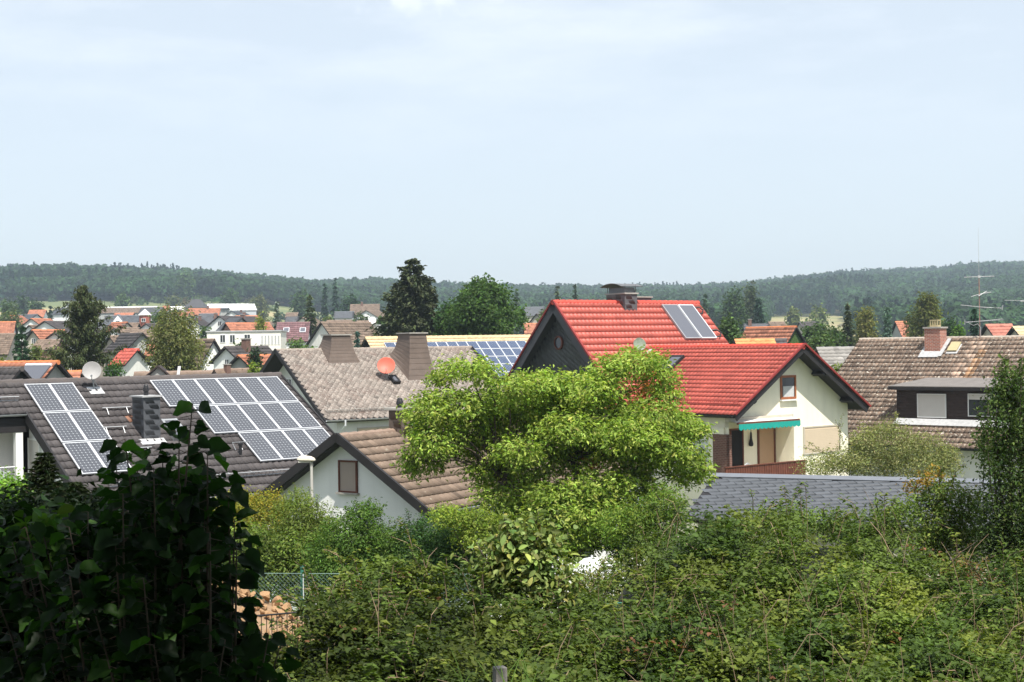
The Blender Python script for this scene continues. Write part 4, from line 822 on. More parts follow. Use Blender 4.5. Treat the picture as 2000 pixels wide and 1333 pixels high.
    mb.poly(P + [p + K.r * .01 for p in P], [(2 * i, 2 * i + 1, 2 * i + 3, 2 * i + 2) for i in range(n * 6)] + [(2 * i + len(P), 2 * i + 2 + len(P), 2 * i + 3 + len(P), 2 * i + 1 + len(P)) for i in range(n * 6)], 1)
    mb.build('cloth', [M_['awning_white'], M_['teal']], aw)
    # horseshoe and hanging umbrella on the loggia wall
    a, z = K.wall(ub, 1529, 859); mb = MB(); mb.tube([K.G(ub, a + .13 * cos(x), z + .17 * sin(x), .05) for x in np.linspace(radians(125), radians(415), 14)], .03, 6); mb.build('horseshoe', M_['black_metal'], t)
    # balcony parapet of upright brown boards
    (aL, zL), (aR, zR) = K.wall(u0 + 1.3, 1417, 912), K.wall(u0 + 1.3, 1573, 901); nb = 34; mb = MB()
    for i in range(nb): f = (i + .5) / nb; mb.box(K.G(u0 + 1.3, aL + (aR - aL) * f, (zL + zR) / 2 - .55), K.g * abs(aR - aL) / nb * .44, K.r * .015, Z * .52)
    mb.box(K.G(u0 + 1.26, (aL + aR) / 2, (zL + zR) / 2 - .5), K.g * abs(aR - aL) / 2, K.r * .02, Z * .5)
    mb.box(K.G(u0 + 1.3, (aL + aR) / 2, (zL + zR) / 2), K.g * (abs(aR - aL) / 2 + .05), K.r * .05, Z * .025); mb.build('balcony_parapet', M_['brown_wood'], t)
    # brick pier and glass blocks on the near corner
    zb = K.wall(u0, 1410, 925)[1] - 1; zt_ = K.wall(u0, 1412, 850)[1]; mb = MB(); mb.box(K.G(u0 + .02, (a2 + wi) / 2 + .05, (zb + zt_) / 2), K.g * ((wi - a2) / 2 + .06), K.r * .08, Z * (zt_ - zb) / 2)
    mb.box(K.Fp(u0 - .42, wi + .03, (zb + zt_) / 2), K.r * .55, K.g * .08, Z * (zt_ - zb) / 2); mb.build('brick_pier', M_['pier_brick'], t)
    (ul, zA_), (ur, zB_) = K.front(wi, 1358, 858), K.front(wi, 1399, 905); mb = MB(); mg = MB(); nx_, nz_ = 6, 5
    uc, zc = (ul + ur) / 2, (zA_ + zB_) / 2; hw, hh = abs(ur - ul) / 2, abs(zA_ - zB_) / 2
    for i in range(nx_ + 1): mb.box(K.Fp(uc - hw + 2 * hw * i / nx_, wi + .02, zc), K.r * .025, K.g * .03, Z * hh)
    for i in range(nz_ + 1): mb.box(K.Fp(uc, wi + .02, zc - hh + 2 * hh * i / nz_), K.r * hw, K.g * .028, Z * .025)
    o = mb.build('window', M_['white_frame'], t); mg.box(K.Fp(uc, wi + .015, zc), K.r * hw, K.g * .015, Z * hh); mg.build('pane', M_['block_glass'], o)
    return K, u0, ub
M_['red_tile_dk'] = mat('glazed red verge tile', (.22, .028, .024), .5, .08, 1); M_['red_metal'] = mat('red painted steel', (.36, .045, .035), .5, .1, 3)
M_['brown_grey'] = mat('grey brown slate base', (.10, .095, .10), .6, .12, 3); M_['brown_grey_attr'] = mat('grey brown chimney slate', (.15, .14, .145), .55, .15, 3, attr=True); M_['zinc_dk'] = mat('tarnished zinc', (.16, .16, .165), .5, .15, 4, metal=.4)
M_['block_glass'] = glassmat('glass blocks', (.42, .46, .42), .2)
K_, ku0, kub = red_house()
# things standing on the balcony
def balcony_chair():
    a, _ = K_.wall(ku0 + .5, 1446, 905); z0 = K_.wall(ku0 + 1.3, 1446, 912)[1] - 1.0; c = K_.G(ku0 + .75, a, z0)
    t = thing('garden_chair', c, 'pale metal garden chair with rounded slatted back on the balcony', 'chair'); ex, ey = K_.g, K_.r
    mb = MB(); mb.tube([c + ex * x + ey * .2 + Z * zz for x, zz in ((-.24, .45), (-.26, .8), (-.2, 1.0), (0, 1.1), (.2, 1.0), (.26, .8), (.24, .45))], .018, 6)
    for i in range(7): x = -.18 + .06 * i; mb.tube([c + ex * x + ey * .2 + Z * .45, c + ex * x + ey * .2 + Z * (1.08 - x * x * 3)], .010, 5)
    mb.build('backrest', M_['alu'], t); mb = MB(); mb.lathe(c + Z * .45, Z, [(.02, 0), (.27, 0), (.28, .03), (.02, .03)], 16); mb.build('seat', M_['alu'], t)
    for sx_ in (-1, 1):
        for sy in (-1, 1): mb = MB(); mb.tube([c + ex * sx_ * .2 + ey * sy * .2 + Z * .45, c + ex * sx_ * .25 + ey * sy * .25], .015, 5); mb.build('leg', M_['alu'], t)
balcony_chair()
def hanging_umbrella():
    a, z = K_.wall(kub, 1464, 858); c = K_.G(kub, a, z, .10); mb = MB(); mb.lathe(c + Z * .38, -Z, [(.012, -.12), (.02, 0), (.05, .08), (.06, .35), (.12, .62), (.10, .72), (.02, .74)], 10)
    tag(mb.build('folded_umbrella', M_['black_metal'], None, smooth=True), 'folded black umbrella hanging on the loggia wall between the two doors', 'umbrella')
hanging_umbrella()

# ---------------------------------------------------------------- 5. right house with brick chimney, dormer and aerial
def right_house():
    R = Roof(21.925, 89.6, 10.108, -.771, 15.7, 15.78, 6.004); gz = 0
    t = thing('house', (*R.P(7, 5)[:2], gz), 'house with lichen spotted brown tile roof, brick chimney and dark dormer', 'house')
    def tint(u, d, c, r):
        k = ((u > 7.5) & (u < 7.9)) | ((u > 8.1) & (u < 8.4)); k &= (d < 4.2) & (d > .1) & (r.random(len(u)) < .75); c[k] = c[k] * 2.2
        k = (u > 8.35) & (u < 8.7) & (d > 1.1) & (d < 4); c[k] = c[k] * vec(1.15, .95, .72); c[d < .4] *= 1.5; return c
    V, Fc, C = join([tiles(R.A, R.r, R.D, R.n, 0, R.L, .02, R.sl, .27, .415, .04, .036, .17, 31, tint=tint), tiles(R.A, R.r, R.D2, R.n2, 0, R.L, .02, R.sl, .5, .8, .04, .036, .14, 32)])
    ro = amesh('roof', V, Fc, M_['lichen_tile'], t, C); mb = MB(); ridge_caps(mb, R.P(0, 0, .03), R.P(R.L, 0, .03), .13, .37); mb.build('ridge', roofcap('lichen_tile'), ro)
    mb = MB(); soffit(mb, R, R.D, R.n, .1, R.L); soffit(mb, R, R.D2, R.n2, .1, R.L); mb.build('roof_boards', M_['black_wood'], ro)
    mb = MB(); wallpieces(mb, R, .35, 7.3, gz, drop=.2); wallpieces(mb, R, R.L - .3, 7.3, gz, sgn=-1, drop=.2); zr = R.A[2] - .2 - 7.3 * R.H / (R.W / 2)
    for s in (1, -1): mb.prism([R.Fp(.65, 7.3 * s, gz), R.Fp(R.L - .6, 7.3 * s, gz), R.Fp(R.L - .6, 7.3 * s, zr), R.Fp(.65, 7.3 * s, zr)], -R.g * .25 * s)
    mb.build('wall', M_['offwhite'], t); gutter(t, R.P(0, R.sl + .03), R.P(R.L, R.sl + .03), R.g, .07, 'black_metal')
    # chimney
    ua, ub, db = 5.04, 6.07, 1.456; af = db * R.W / 2 / R.sl; zb = R.P(0, db)[2]; zt = at(1825, 642, 86.2)[2]; c = R.G((ua + ub) / 2, af - .36, 0)
    mb = MB(); mb.box(vec(c[0], c[1], (zt + zb) / 2 - .1), R.r * .51, R.g * .40, Z * ((zt - zb) / 2 + .1)); ch = mb.build('chimney', M_['brick'], ro)
    mb = MB(); mb.box(vec(c[0], c[1], zt + .04), R.r * .58, R.g * .47, Z * .05); mb.build('chimney_cap', M_['concrete'], ch)
    mb = MB(); b = vec(c[0], c[1], zt + .085); mb.box(b + Z * .05, R.r * .26, R.g * .2, Z * .05); mb.box(b + Z * .40, R.r * .26, R.g * .2, Z * .03)
    for x in (-.22, -.07, .07, .22):
        for y in (-.16, .16): mb.box(b + R.r * x + R.g * y + Z * .235, R.r * .03, R.g * .03, Z * .135)
    mb.build('chimney_pot', M_['pot'], ch)
    mb = MB(); mb.box(R.P((ua + ub) / 2, db + .30, .075), R.r * .56, R.D * .28, R.n * .012); mb.box(R.P(ub + .12, db - .35, .085), R.r * .12, R.D * .85, R.n * .012); mb.box(R.P(ua - .10, db + .1, .083), R.r * .09, R.D * .5, R.n * .012); mb.build('flashing', M_['lead'], ch)
    mb = MB(); cc = R.P(6.83, 1.12, .14); mb.box(cc, R.r * .3, R.D * .42, R.n * .05); mb.box(R.P(6.85, 1.26, .075), R.r * .36, R.D * .46, R.n * .012, 1); mb.build('roof_hatch', [M_['pot'], M_['lead']], ro, bevel=.03)
    # dormer
    a0 = 6.10; ul, zB = R.front(a0, 1752, 821); zT = R.front(a0, 1752, 759)[1]; ur = 14.8; zs = lambda a: R.A[2] - a * R.H / (R.W / 2)
    mb = MB(); mb.prism([R.G(ul, a0, zB - .1), R.G(ul, a0, zT), R.G(ul, (R.A[2] - zT) / (R.H / (R.W / 2)) - .2, zT), R.G(ul, a0 - 2.8, zs(a0 - 2.8) - .3)], R.r * (ur - ul)); dm = mb.build('dormer', M_['dark_choc'], t)
    V, Fc, C = join([slates(R.Fp(ul, a0 + .005, zT), R.r, -Z, R.g, 0, ur - ul, 0, zT - zB, .34, .17, 0, seed=41, th=.006)]); amesh('slate_cladding', V, Fc, M_['choc_slate'], dm, C)
    mb = MB(); za = zT + .06; ab = 3.36; P = [R.G(ul - .35, a0 + .4, za), R.G(ur + .3, a0 + .4, za), R.G(ur + .3, ab, zs(ab) + .12), R.G(ul + .5, ab, zs(ab) + .12)]; mb.prism(P, Z * .09); mb.build('dormer_roof', M_['felt'], dm)
    mb = MB(); mb.box(R.Fp((ul + ur) / 2 - .0, a0 + .38, za - .04), R.r * ((ur - ul) / 2 + .32), R.g * .02, Z * .09); mb.build('fascia', M_['black_wood'], dm)
    mb = MB(); q = R.P(0, a0 * R.sl / (R.W / 2) + .28, .09); mb.box(q + R.r * ((ul + ur) / 2), R.r * (ur - ul) / 2, R.D * .27, R.n * .012); mb.build('flashing', M_['lead'], dm)
    for (p0, p1, half) in (((1792, 769), (1849, 817), False), ((1891, 769), (1948, 815), True)):
        (x0, z0), (x1, z1) = R.front(a0, *p0), R.front(a0, *p1); ww, hh = abs(x1 - x0), abs(z0 - z1); c = R.Fp((x0 + x1) / 2, a0 + .03, (z0 + z1) / 2)
        o = window(dm, c, R.r, Z, R.g, ww, hh, 'white_frame', 'glass' if half else 'shutter', cross=False, fr=.05)
        if half: mb = MB(); mb.box(c + Z * (hh * .36) + R.g * .03, R.r * (ww / 2 - .06), R.g * .01, Z * hh * .12); mb.build('shutter', M_['shutter'], o)
    # aerial on the ridge
    b = R.P(*R.uv(1914, 664)); Ya = b[1]; top = at(1912, 541, Ya)[2]; tip = at(1911, 445, Ya)[2]; x, y = b[0], b[1]; mb = MB(); mb.tube([(x, y, b[2] - .2), (x, y, top)], .026, 7); mb.tube([(x, y, top), (x, y, tip)], [.013, .006], 5, 1); ant = mb.build('aerial_mast', [M_['rust_metal'], M_['lead']], t)
    def z_(v): return at(1913, v, Ya)[2]
    m_ = Ya / F
    mb = MB(); mb.tube([(x - 29 * m_, y, z_(541) - .02), (x + 30 * m_, y, z_(541) + .02)], .022, 5); mb.box(vec(x, y, z_(541)), vec(.07, 0, 0), vec(0, .06, 0), vec(0, 0, .07)); mb.build('aerial', M_['lead'], ant)
    mb = MB(); mb.tube([(x - 18 * m_, y - .2, z_(580)), (x, y, z_(575)), (x + 27 * m_, y + .3, z_(571))], .02, 5); mb.tube([(x - 5 * m_, y - .3, z_(579)), (x + 20 * m_, y + .5, z_(569))], .03, 5); mb.build('aerial', M_['lead'], ant)
    mb = MB(); mb.tube([(x - 41 * m_, y - .4, z_(596)), (x, y, z_(600)), (x + 46 * m_, y + .3, z_(603))], .018, 5)
    for i in range(10): xx = x + (6 + i * 4) * m_; mb.tube([(xx, y + .35, z_(602)), (xx, y - .35, z_(602))], .008, 4)
    mb.tube([(x + 44 * m_, y, z_(607)), (x + 46 * m_, y, z_(597))], .02, 4); mb.build('aerial', M_['lead'], ant)
    mb = MB(); mb.tube([(x - 28 * m_, y - .2, z_(630)), (x + 48 * m_, y + .3, z_(624))], .016, 5)
    for i in range(18): xx = x + (-26 + i * 4.1) * m_; mb.tube([(xx, y + .25, z_(629) + i * .005), (xx, y - .25, z_(629) + i * .005)], .014, 4)
    mb.tube([(x - 29 * m_, y, z_(624)), (x - 29 * m_, y, z_(635))], .015, 4); mb.build('aerial', M_['lead'], ant)
    mb = MB(); mb.tube([(x - 20 * m_, y, z_(632)), (x - 12 * m_, y, z_(636)), (x - 4 * m_, y, z_(633)), (x + 1 * m_, y - .05, z_(640)), (x + 1 * m_, y - .05, z_(658))], .018, 5); mb.build('cable', M_['lead'], ant)
M_['felt'] = mat('weathered bitumen felt', (.17, .155, .145), .9, .15, 2); M_['dark_choc'] = mat('dark dormer board', (.035, .024, .022), .7, .1, 3); M_['choc_slate'] = mat('dark chocolate cladding', (.045, .030, .028), .6, .12, 3, attr=True)
right_house()
# the neighbour's aerial boom reaching in at the right edge
b = at(2030, 592, 70); mb = MB(); mb.tube([at(1962, 587, 70), at(2060, 589, 70)], .012, 5); mb.box(at(1998, 588, 70), vec(.13, 0, 0), vec(0, .04, 0), vec(0, 0, .035)); mb.tube([b, (b[0], b[1], 0)], .04, 6)
tag(mb.build('roof_aerial', M_['lead'], None), 'thin white aerial boom poking in from the right edge above the tiled roof', 'aerial')

# ---------------------------------------------------------------- 6. slate roofed outbuilding, 7. yellow roof with panels
def shed():
    R = Roof(6.055, 42.953, 6.029, -.409, 8.4, 6.4, .926); gz = 1.6
    t = thing('outbuilding', (*R.P(4, 2)[:2], gz), 'low outbuilding with blue grey slate roof behind the bramble hedge', 'outbuilding')
    V, Fc, C = join([slates(R.A, R.r, R.D, R.n, 0, R.L, .24, R.sl, .46, .25, 0, seed=51, var=.07, th=.008, rot=.17), slates(R.A, R.r, R.D2, R.n2, 0, R.L, .22, R.sl, .46, .25, 0, seed=52, var=.08)])
    ro = amesh('roof', V, Fc, M_['grey_slate'], t, C); mb = MB(); soffit(mb, R, R.D, R.n, 0, R.L, .16, .012); soffit(mb, R, R.D2, R.n2, 0, R.L, .16, .012); mb.build('roof_boards', M_['black_wood'], ro)
    mb = MB(); 
    for D, n in ((R.D, R.n), (R.D2, R.n2)): A = R.A + n * .035; mb.prism([A - R.r * .02, A + R.r * R.L, A + R.r * R.L + D * .3, A - R.r * .02 + D * .3], -n * .02)
    mb.build('ridge', M_['grey_plain'], ro)
    mb = MB(); wallpieces(mb, R, .3, 2.9, gz, drop=.2); wallpieces(mb, R, R.L - .3, 2.9, gz, sgn=-1, drop=.2); zr = R.A[2] - .2 - 2.9 * R.H / 3.2
    for s in (1, -1): mb.prism([R.Fp(.6, 2.9 * s, gz), R.Fp(R.L - .6, 2.9 * s, gz), R.Fp(R.L - .6, 2.9 * s, zr), R.Fp(.6, 2.9 * s, zr)], -R.g * .2 * s)
    mb.build('wall', M_['beige'], t); gutter(t, R.P(0, R.sl + .03), R.P(R.L, R.sl + .03), R.g, .06, 'zinc')
    window(t, R.Fp(3, 2.91, gz + 1.6), R.r, Z, R.g, 1, .9)
M_['grey_plain'] = mat('blue grey ridge slate', (.15, .16, .18), .5, .1, 2)
shed()
def yellow_house():
    R = Roof(-10.852, 105.0, 10.765, .416, 15.8, 13.0, 3.933); gz = 0
    t = thing('house', (*R.P(7, 4)[:2], gz), 'house with straw yellow tile roof covered in rows of blue solar panels', 'house')
    V, Fc, C = join([tiles(R.A, R.r, R.D, R.n, 0, R.L, 0, R.sl, .30, .42, .05, .04, .08, 61), tiles(R.A, R.r, R.D2, R.n2, 0, R.L, 0, R.sl, .6, .84, .05, .04, .1, 62)]); ro = amesh('roof', V, Fc, M_['yellow_tile'], t, C)
    mb = MB(); ridge_caps(mb, R.P(0, 0, .04), R.P(R.L, 0, .04), .14, .4); mb.build('ridge', roofcap('yellow_tile'), ro)
    mb = MB(); soffit(mb, R, R.D, R.n, .05, R.L); soffit(mb, R, R.D2, R.n2, .05, R.L); mb.build('roof_boards', M_['black_wood'], ro)
    for j in range(5):
        for k in range(14): solar_panel(R, t, 1.15 + k * .815, 1.0 + j * 1.10, .79, 1.07, m='solar2')
    mb = MB(); wallpieces(mb, R, .6, 6, gz, drop=.17); wallpieces(mb, R, R.L - .3, 6, gz, sgn=-1, drop=.17); zr = R.A[2] - .17 - 6 * R.H / 6.5
    for s in (1, -1): mb.prism([R.Fp(.9, 6 * s, gz), R.Fp(R.L - .6, 6 * s, gz), R.Fp(R.L - .6, 6 * s, zr), R.Fp(.9, 6 * s, zr)], -R.g * .2 * s)
    mb.build('wall', M_['offwhite'], t)
yellow_house()
# ---------------------------------------------------------------- houses of the town
B = lambda *a, **k: vhouse('house', *a, **k)
W1 = ((.3, 1.6, 1.1, 1.2), (.7, 1.6, 1.1, 1.2))
GN = 'roofs just behind the house with solar panels'
B('dark brown tiled gable roof at the left edge, just above the solar roof', -60, 718, 72, -30, uB=43, W=4.6, H=2.2, roof='dark_tile', wallm='dark_gable', group=GN)
_t, _R, _ro = B('orange roofed house with a large grey collector set in its roof', -60, 707, 84, -28, uB=114, W=8, H=3.6, roof='orange_tile', wallm='greywall', group=GN)
u_, d_ = _R.uv(56, 716); mb = MB(); mb.box(_R.P(u_ + .85, d_ + 1.5, .08), _R.r * .98, _R.D * 1.5, _R.n * .05); mb.box(_R.P(u_ + .85, d_ + .0, .10), _R.r * 1.0, _R.D * .08, _R.n * .06, 1); mb.build('solar_collector', [M_['collector'], M_['alu']], _t)
B('small orange roofed annex to the right of the roof with the grey collector', 118, 725, 92, 8, uB=159, W=5, H=2.0, roof='orange_tile', group=GN)
_t, _R, _ro = B('long low house with mottled roof and tiny dark dormer above the solar roof', 262, 727, 88, 6, uB=416, W=8, H=3.0, roof='brown_tile', wallm='greywall', group=GN)
u_, d_ = _R.uv(309, 735); mb = MB(); c = _R.P(u_, d_); mb.prism([c - _R.r * .65 - Z * .1, c + _R.r * .65 - Z * .1, c + Z * .55], _R.g * -1.2); q = mb.build('dormer', M_['greywall'], _ro)
mb = MB(); 
for s in (-1, 1): mb.prism([c + Z * .66, c + _R.r * s * .95 - Z * .12, c + _R.r * s * .95 - Z * .2, c + Z * .56], _R.g * .2); mb.prism([c + Z * .66, c + _R.r * s * .95 - Z * .12, c + _R.r * s * .95 - Z * .17, c + Z * .6], _R.g * -1.3)
mb.build('dormer_roof', M_['dark_choc'], q)
u_, d_ = _R.uv(345, 724); mb = MB(); mb.box(_R.P(u_ + .15, d_ + 1, .07), _R.r * .09, _R.D * 1.3, _R.n * .03); mb.build('flashing', M_['lead'], _ro)
B('white cottage wall with grey chimney at the end of the mottled roof', 418, 722, 84, 50, L=4, W=2.2, H=1.2, roof='brown_tile', wallm='offwhite', chim=(.2, .2), cs=.5, group=GN)
# left cluster
B('orange roofed house with white gable at the far left edge of the town', -30, 629, 250, 10, uB=31, W=9, H=4.6, roof='orange_tile')
B('house with orange roof and white wall far behind the dark spruce, below the hedges', 57, 606, 420, 5, uB=91, W=8, H=2.4, wall=3, roof='orange_tile', wins=W1)
B('long pale bungalow with grey roof left of the orange roofed house', 34, 615, 380, -20, uB=74, W=8, H=2.0, roof='grey_slate', gw=((0, 1.6, 1, .8),))
B('pale house with low grey roof behind the tall drooping spruce', 112, 602, 460, -10, uB=140, W=9, H=2.2, roof='grey_slate', wins=W1)
B('big white house with wide gable and four small windows left of the drooping spruce', 86, 627, 225, 70, L=11, W=9.2, H=2.5, roof='dark_tile', gw=((-.8, 2.7, .9, 1.2), (.8, 2.7, .9, 1.2), (-.8, 4.6, .9, 1.2), (.8, 4.6, .9, 1.2)))
B('narrow white gable peeping out left of the big white house', 56, 635, 235, 74, L=8, W=4.6, H=1.9, roof='brown_tile')
B('little orange roofed house with dormer window below the big white house', 62, 644, 190, 64, L=6, W=5, H=2.4, roof='orange_tile', wallm='beige', gw=((0, 1.6, .7, .8),))
B('broad brown roofed barn below the big white house', 74, 664, 165, 2, uB=122, W=7, H=1.2, roof='brown_tile', wallm='brownwall', cat='barn')
B('brown roofed house between the leafy bush and the orange roof at the left edge', -20, 652, 200, 5, uB=30, W=8, H=3.0, roof='brown_tile', wallm='beige')
B('white flat house behind the right branches of the drooping spruce', 184, 630, 250, 3, uB=229, W=6, H=.6, roof='grey_slate', wins=((.3, 2.5, .8, 1.1), (.6, 2.5, .8, 1.1)))
_t, _R, _ro = B('long grey roofed house with a white gabled dormer', 206, 617, 320, 4, uB=277, W=8, H=2.6, roof='grey_slate', wallm='white', wins=W1)
u_, d_ = _R.uv(230, 629); c = _R.P(u_, d_); mb = MB(); mb.prism([c - _R.r * 1.0 - Z * 1.2, c + _R.r * 1.0 - Z * 1.2, c + _R.r * 1.0 + Z * .2, c + Z * 1.4, c - _R.r * 1.0 + Z * .2], -_R.g * 2.5); q = mb.build('dormer', M_['white'], _ro)
mb = MB(); 
for s in (-1, 1): mb.prism([c + Z * 1.7, c + _R.r * s * 1.4 - Z * .1, c + _R.r * s * 1.4 - Z * .35, c + Z * 1.42], -_R.g * 2.9 + _R.g * .1)
mb.build('dormer_roof', M_['grey_plain'], q); window(q, c + _R.g * .02 - Z * .2, _R.r, Z, _R.g, .9, .9)
# small brick stair tower with pale pointed roof
P = at(283, 604, 310); gz = float(terr(P[0], 310)); t = thing('tower', (P[0], 310, gz), 'little brick tower with pale pointed roof and a white window', 'tower'); zt = at(283, 616, 310)[2]
mb = MB(); mb.lathe((P[0], 310, gz), Z, [(1.25, 0), (1.25, zt - gz)], 6); mb.build('wall', mat('tower brick', (.30, .10, .07), .9, .2, 3), t); mb = MB(); mb.lathe((P[0], 310, zt), Z, [(1.5, 0), (.05, P[2] - zt)], 6); mb.build('roof', M_['offwhite'], t)
window(t, vec(P[0], 308.7, zt - 1.1), vec(1, 0, 0), Z, vec(0, -1, 0), .9, .8)
B('dark grey roofed house behind the little brick tower', 276, 601, 380, -4, uB=320, W=9, H=2.6, roof='dark_slate', wallm='greywall')
B('orange roof of a house just left of the little brick tower', 224, 612, 360, 4, uB=262, W=6, H=1.2, roof='orange_tile')
B('cream gabled house with orange roof and dark window in the middle of the left town', 249, 629, 235, 130, L=6, W=5.6, H=2.6, roof='orange_tile', wallm='cream', gw=((0, 1.8, .7, .7),))
B('brown roofed house to the right of the cream gabled house', 252, 631, 240, 2, uB=272, W=6, H=1.6, roof='brown_tile', wallm='beige')
B('small white gabled house with dark roof beside the feathery willow', 284, 632, 225, 76, L=7, W=5.2, H=1.8, roof='dark_tile', gw=((0, 2.2, .8, .7),))
# timber framed white wall house
t_, R_, _ = B('low timber framed white house between the spruce and the willow', 236, 644, 212, 3, uB=296, W=5, H=.5, roof='brown_tile')
gz = float(terr(*R_.P(3, 0)[:2])); mb = MB(); zz = R_.A[2] - .7
for i in range(11): mb.box(R_.Fp(R_.L * (i + .5) / 11, 2.2, zz - 1.6), R_.r * .07, R_.g * .04, Z * 1.5)
for k in range(3): mb.box(R_.Fp(R_.L / 2, 2.21, zz - .3 - k * 1.1), R_.r * (R_.L / 2 - .4), R_.g * .035, Z * .07)
mb.build('timber_frame', M_['dark_choc'], t_)
B('brick gabled house with orange brown wall right of the spruce branches', 253, 650, 178, 55, L=7, W=5.6, H=2.6, roof='brown_tile', wallm='brickwall')
B('house with a tall grey shingled gable left of the willow', 279, 650, 160, 125, L=7, W=4.8, H=2.3, roof='dark_tile', wallm='greywall')
B('grey brown roofed barn between the spruce and the brick gable', 212, 656, 165, 48, L=8, W=6.4, H=2.4, roof='brown_tile', wallm='beige', cat='barn')
B('low house with bright crimson red roof behind the green bushes', 238, 682, 132, -20, uB=271, W=4.5, H=1.5, roof='red_tile', wallm='offwhite')
B('small orange roofed shed half hidden behind the willow', 287, 674, 150, 4, uB=313, W=4, H=1.2, roof='orange_tile', cat='shed')
# centre left, far
P = at(384, 585, 540); gz = float(terr(P[0], 540)); t = thing('barn', (P[0], 540, gz), 'big barn with dark pyramid shaped hipped roof near the yellow field', 'barn'); ze = at(384, 602, 540)[2]
mb = MB(); mb.box(vec(P[0], 540, (ze + gz) / 2), vec(3.6, 0, 0), vec(0, 3.4, 0), Z * (ze - gz) / 2); mb.build('wall', M_['greywall'], t)
mb = MB(); mb.poly([(P[0] - 4.2, 536, ze), (P[0] + 4.2, 536, ze), (P[0] + 4.2, 544, ze), (P[0] - 4.2, 544, ze), (P[0] - 1.3, 539.4, P[2]), (P[0] + 1.3, 539.4, P[2]), (P[0] + 1.3, 540.6, P[2]), (P[0] - 1.3, 540.6, P[2])], [(0, 1, 5, 4), (1, 2, 6, 5), (2, 3, 7, 6), (3, 0, 4, 7), (4, 5, 6, 7), (3, 2, 1, 0)]); mb.build('roof', M_['dark_plain'], t)
B('row house with orange roof left of the dark pyramid roof', 336, 611, 450, 2, uB=370, W=7, H=1.4, roof='orange_tile', chim=(.5, .1))
B('long row house with orange red roof just below the dark pyramid roof', 368, 603, 470, 2, uB=432, W=8, H=2.6, roof='orange_tile', chim=(.6, .1))
B('dark grey shed at the right end of the orange red row house', 432, 602, 440, 0, uB=447, W=5, H=.4, roof='dark_slate', wallm='greywall', cat='shed')
B('red roofed house by the long white greenhouse', 318, 598, 560, 4, uB=331, W=6, H=2, roof='orange_tile')
for (a_, lb, u1, v1, Y1, u2, W_, H_) in (('warehouse', 'long white industrial hall with pale roof beside the yellow field', 404, 594, 640, 486, 14, 3.2), ('warehouse', 'second white hall with steep end gable behind the right end of the long hall', 482, 594, 670, 497, 14, 3.2), ('greenhouse', 'very long low white greenhouse roof stretched along the foot of the field', 196, 600, 640, 308, 10, 1.0), ('greenhouse', 'short white greenhouse to the right of the red roofed house', 332, 599, 610, 372, 8, 1.6)):
    vhouse(a_, lb, u1, v1, Y1, 4 if a_ == 'greenhouse' else 20, uB=u2, W=W_, H=H_, roof='white_roof', wallm='greyhall', cat=a_, group='pale halls and greenhouses')
B('long low building with brown grey roof below the very long greenhouse', 196, 602, 600, 2, uB=276, W=9, H=2.4, roof='brown_tile', wallm='greywall', cat='building')
B('big double roofed grey house behind the white gable', 388, 613, 300, 8, uB=425, W=10, H=3.4, roof='grey_slate', wallm='greywall', chim=(.9, .3))
B('white gabled house with small attic window and balcony, dark grey roof', 427, 617, 270, 66, L=12, W=8.2, H=2.7, roof='dark_tile', gw=((0, 1.5, .9, .9), (-1.6, 3.8, 1.6, 1)), chim=(.5, .3))
B('house with brown wooden gable and orange roof above the flat cream building', 440, 631, 225, 40, L=8, W=6.2, H=2.3, roof='orange_tile', wallm='brownwall')
B('blue grey roofed house to the right of the brown wooden gable', 446, 621, 262, -22, uB=474, W=9, H=2.6, roof='dark_slate', wallm='greywall', wins=W1)
B('long house with brick red roof in front of the white hall', 459, 617, 310, 4, uB=505, W=9, H=3.2, roof='orange_tile', chim=(.4, .1))
B('small plain white gabled house attached below the brick red roof', 477, 628, 280, 72, L=8, W=6, H=2.6, roof='orange_tile')
# flat roofed cream building
def flat(label, u0, u1, vt, Y, dep, wins, m='creamwhite', corner=None, cap='lead', h2=None, cat='building', th=4):
    A = at(u0, vt, Y); r = vec(cos(radians(th)), sin(radians(th)), 0); g = vec(r[1], -r[0], 0); lo, hi = 1, 80
    for _ in range(40):
        L = (lo + hi) / 2
        if proj(A + r * L)[0] < u1: lo = L
        else: hi = L
    gz = float(terr(A[0], Y)); t = thing('flat_roofed_building', (*(A + r * L / 2)[:2], gz), label, cat); c = A + r * L / 2 - g * dep / 2
    mb = MB(); mb.box(vec(c[0], c[1], (A[2] + gz - .5) / 2), r * L / 2, g * dep / 2, Z * (A[2] - gz + .5) / 2); mb.build('wall', M_[m], t)
    mb = MB(); mb.box(vec(c[0], c[1], A[2] + .06), r * (L / 2 + .15), g * (dep / 2 + .15), Z * .09); mb.build('roof', M_[cap], t)
    for (pu, pv, ww, hh) in wins:
        d = at(pu, pv, 1) - EYE; s = ((A - EYE) @ g) / (d @ g); P = EYE + s * d; window(t, P + g * .02, r, Z, g, ww, hh, depth=.05, fr=.06)
    return t, A, r, g, L
flat('long flat roofed cream building with square windows and a row of slit windows', 404, 548, 649, 195, 9, [(435, 662, .75, 1.1), (454, 662, .75, 1.1), (483, 661, .85, 1.1)] + [(512 + 6.5 * i, 664, .26, 1.3) for i in range(6)])
_t, _A, _r, _g, _L = flat('white flat roofed block with shuttered windows left of the big spruce', 638, 742, 638, 195, 8, [(650, 651, .4, .5), (674, 650, .85, .7), (704, 650, .85, .7), (677, 659, .35, .4)])
c = at(727, 630, 195); dish(_t, c + Z * .3 - _g * 1.5, vec(.2, -1, .3), .5, 'chalk', vec(c[0], c[1] + 1.5, _A[2]))
B('tall steep white gable with brown roof to the right of the willow', 419, 662, 138, 138, L=8, W=4.6, H=3.4, roof='brown_tile', wallm='white')
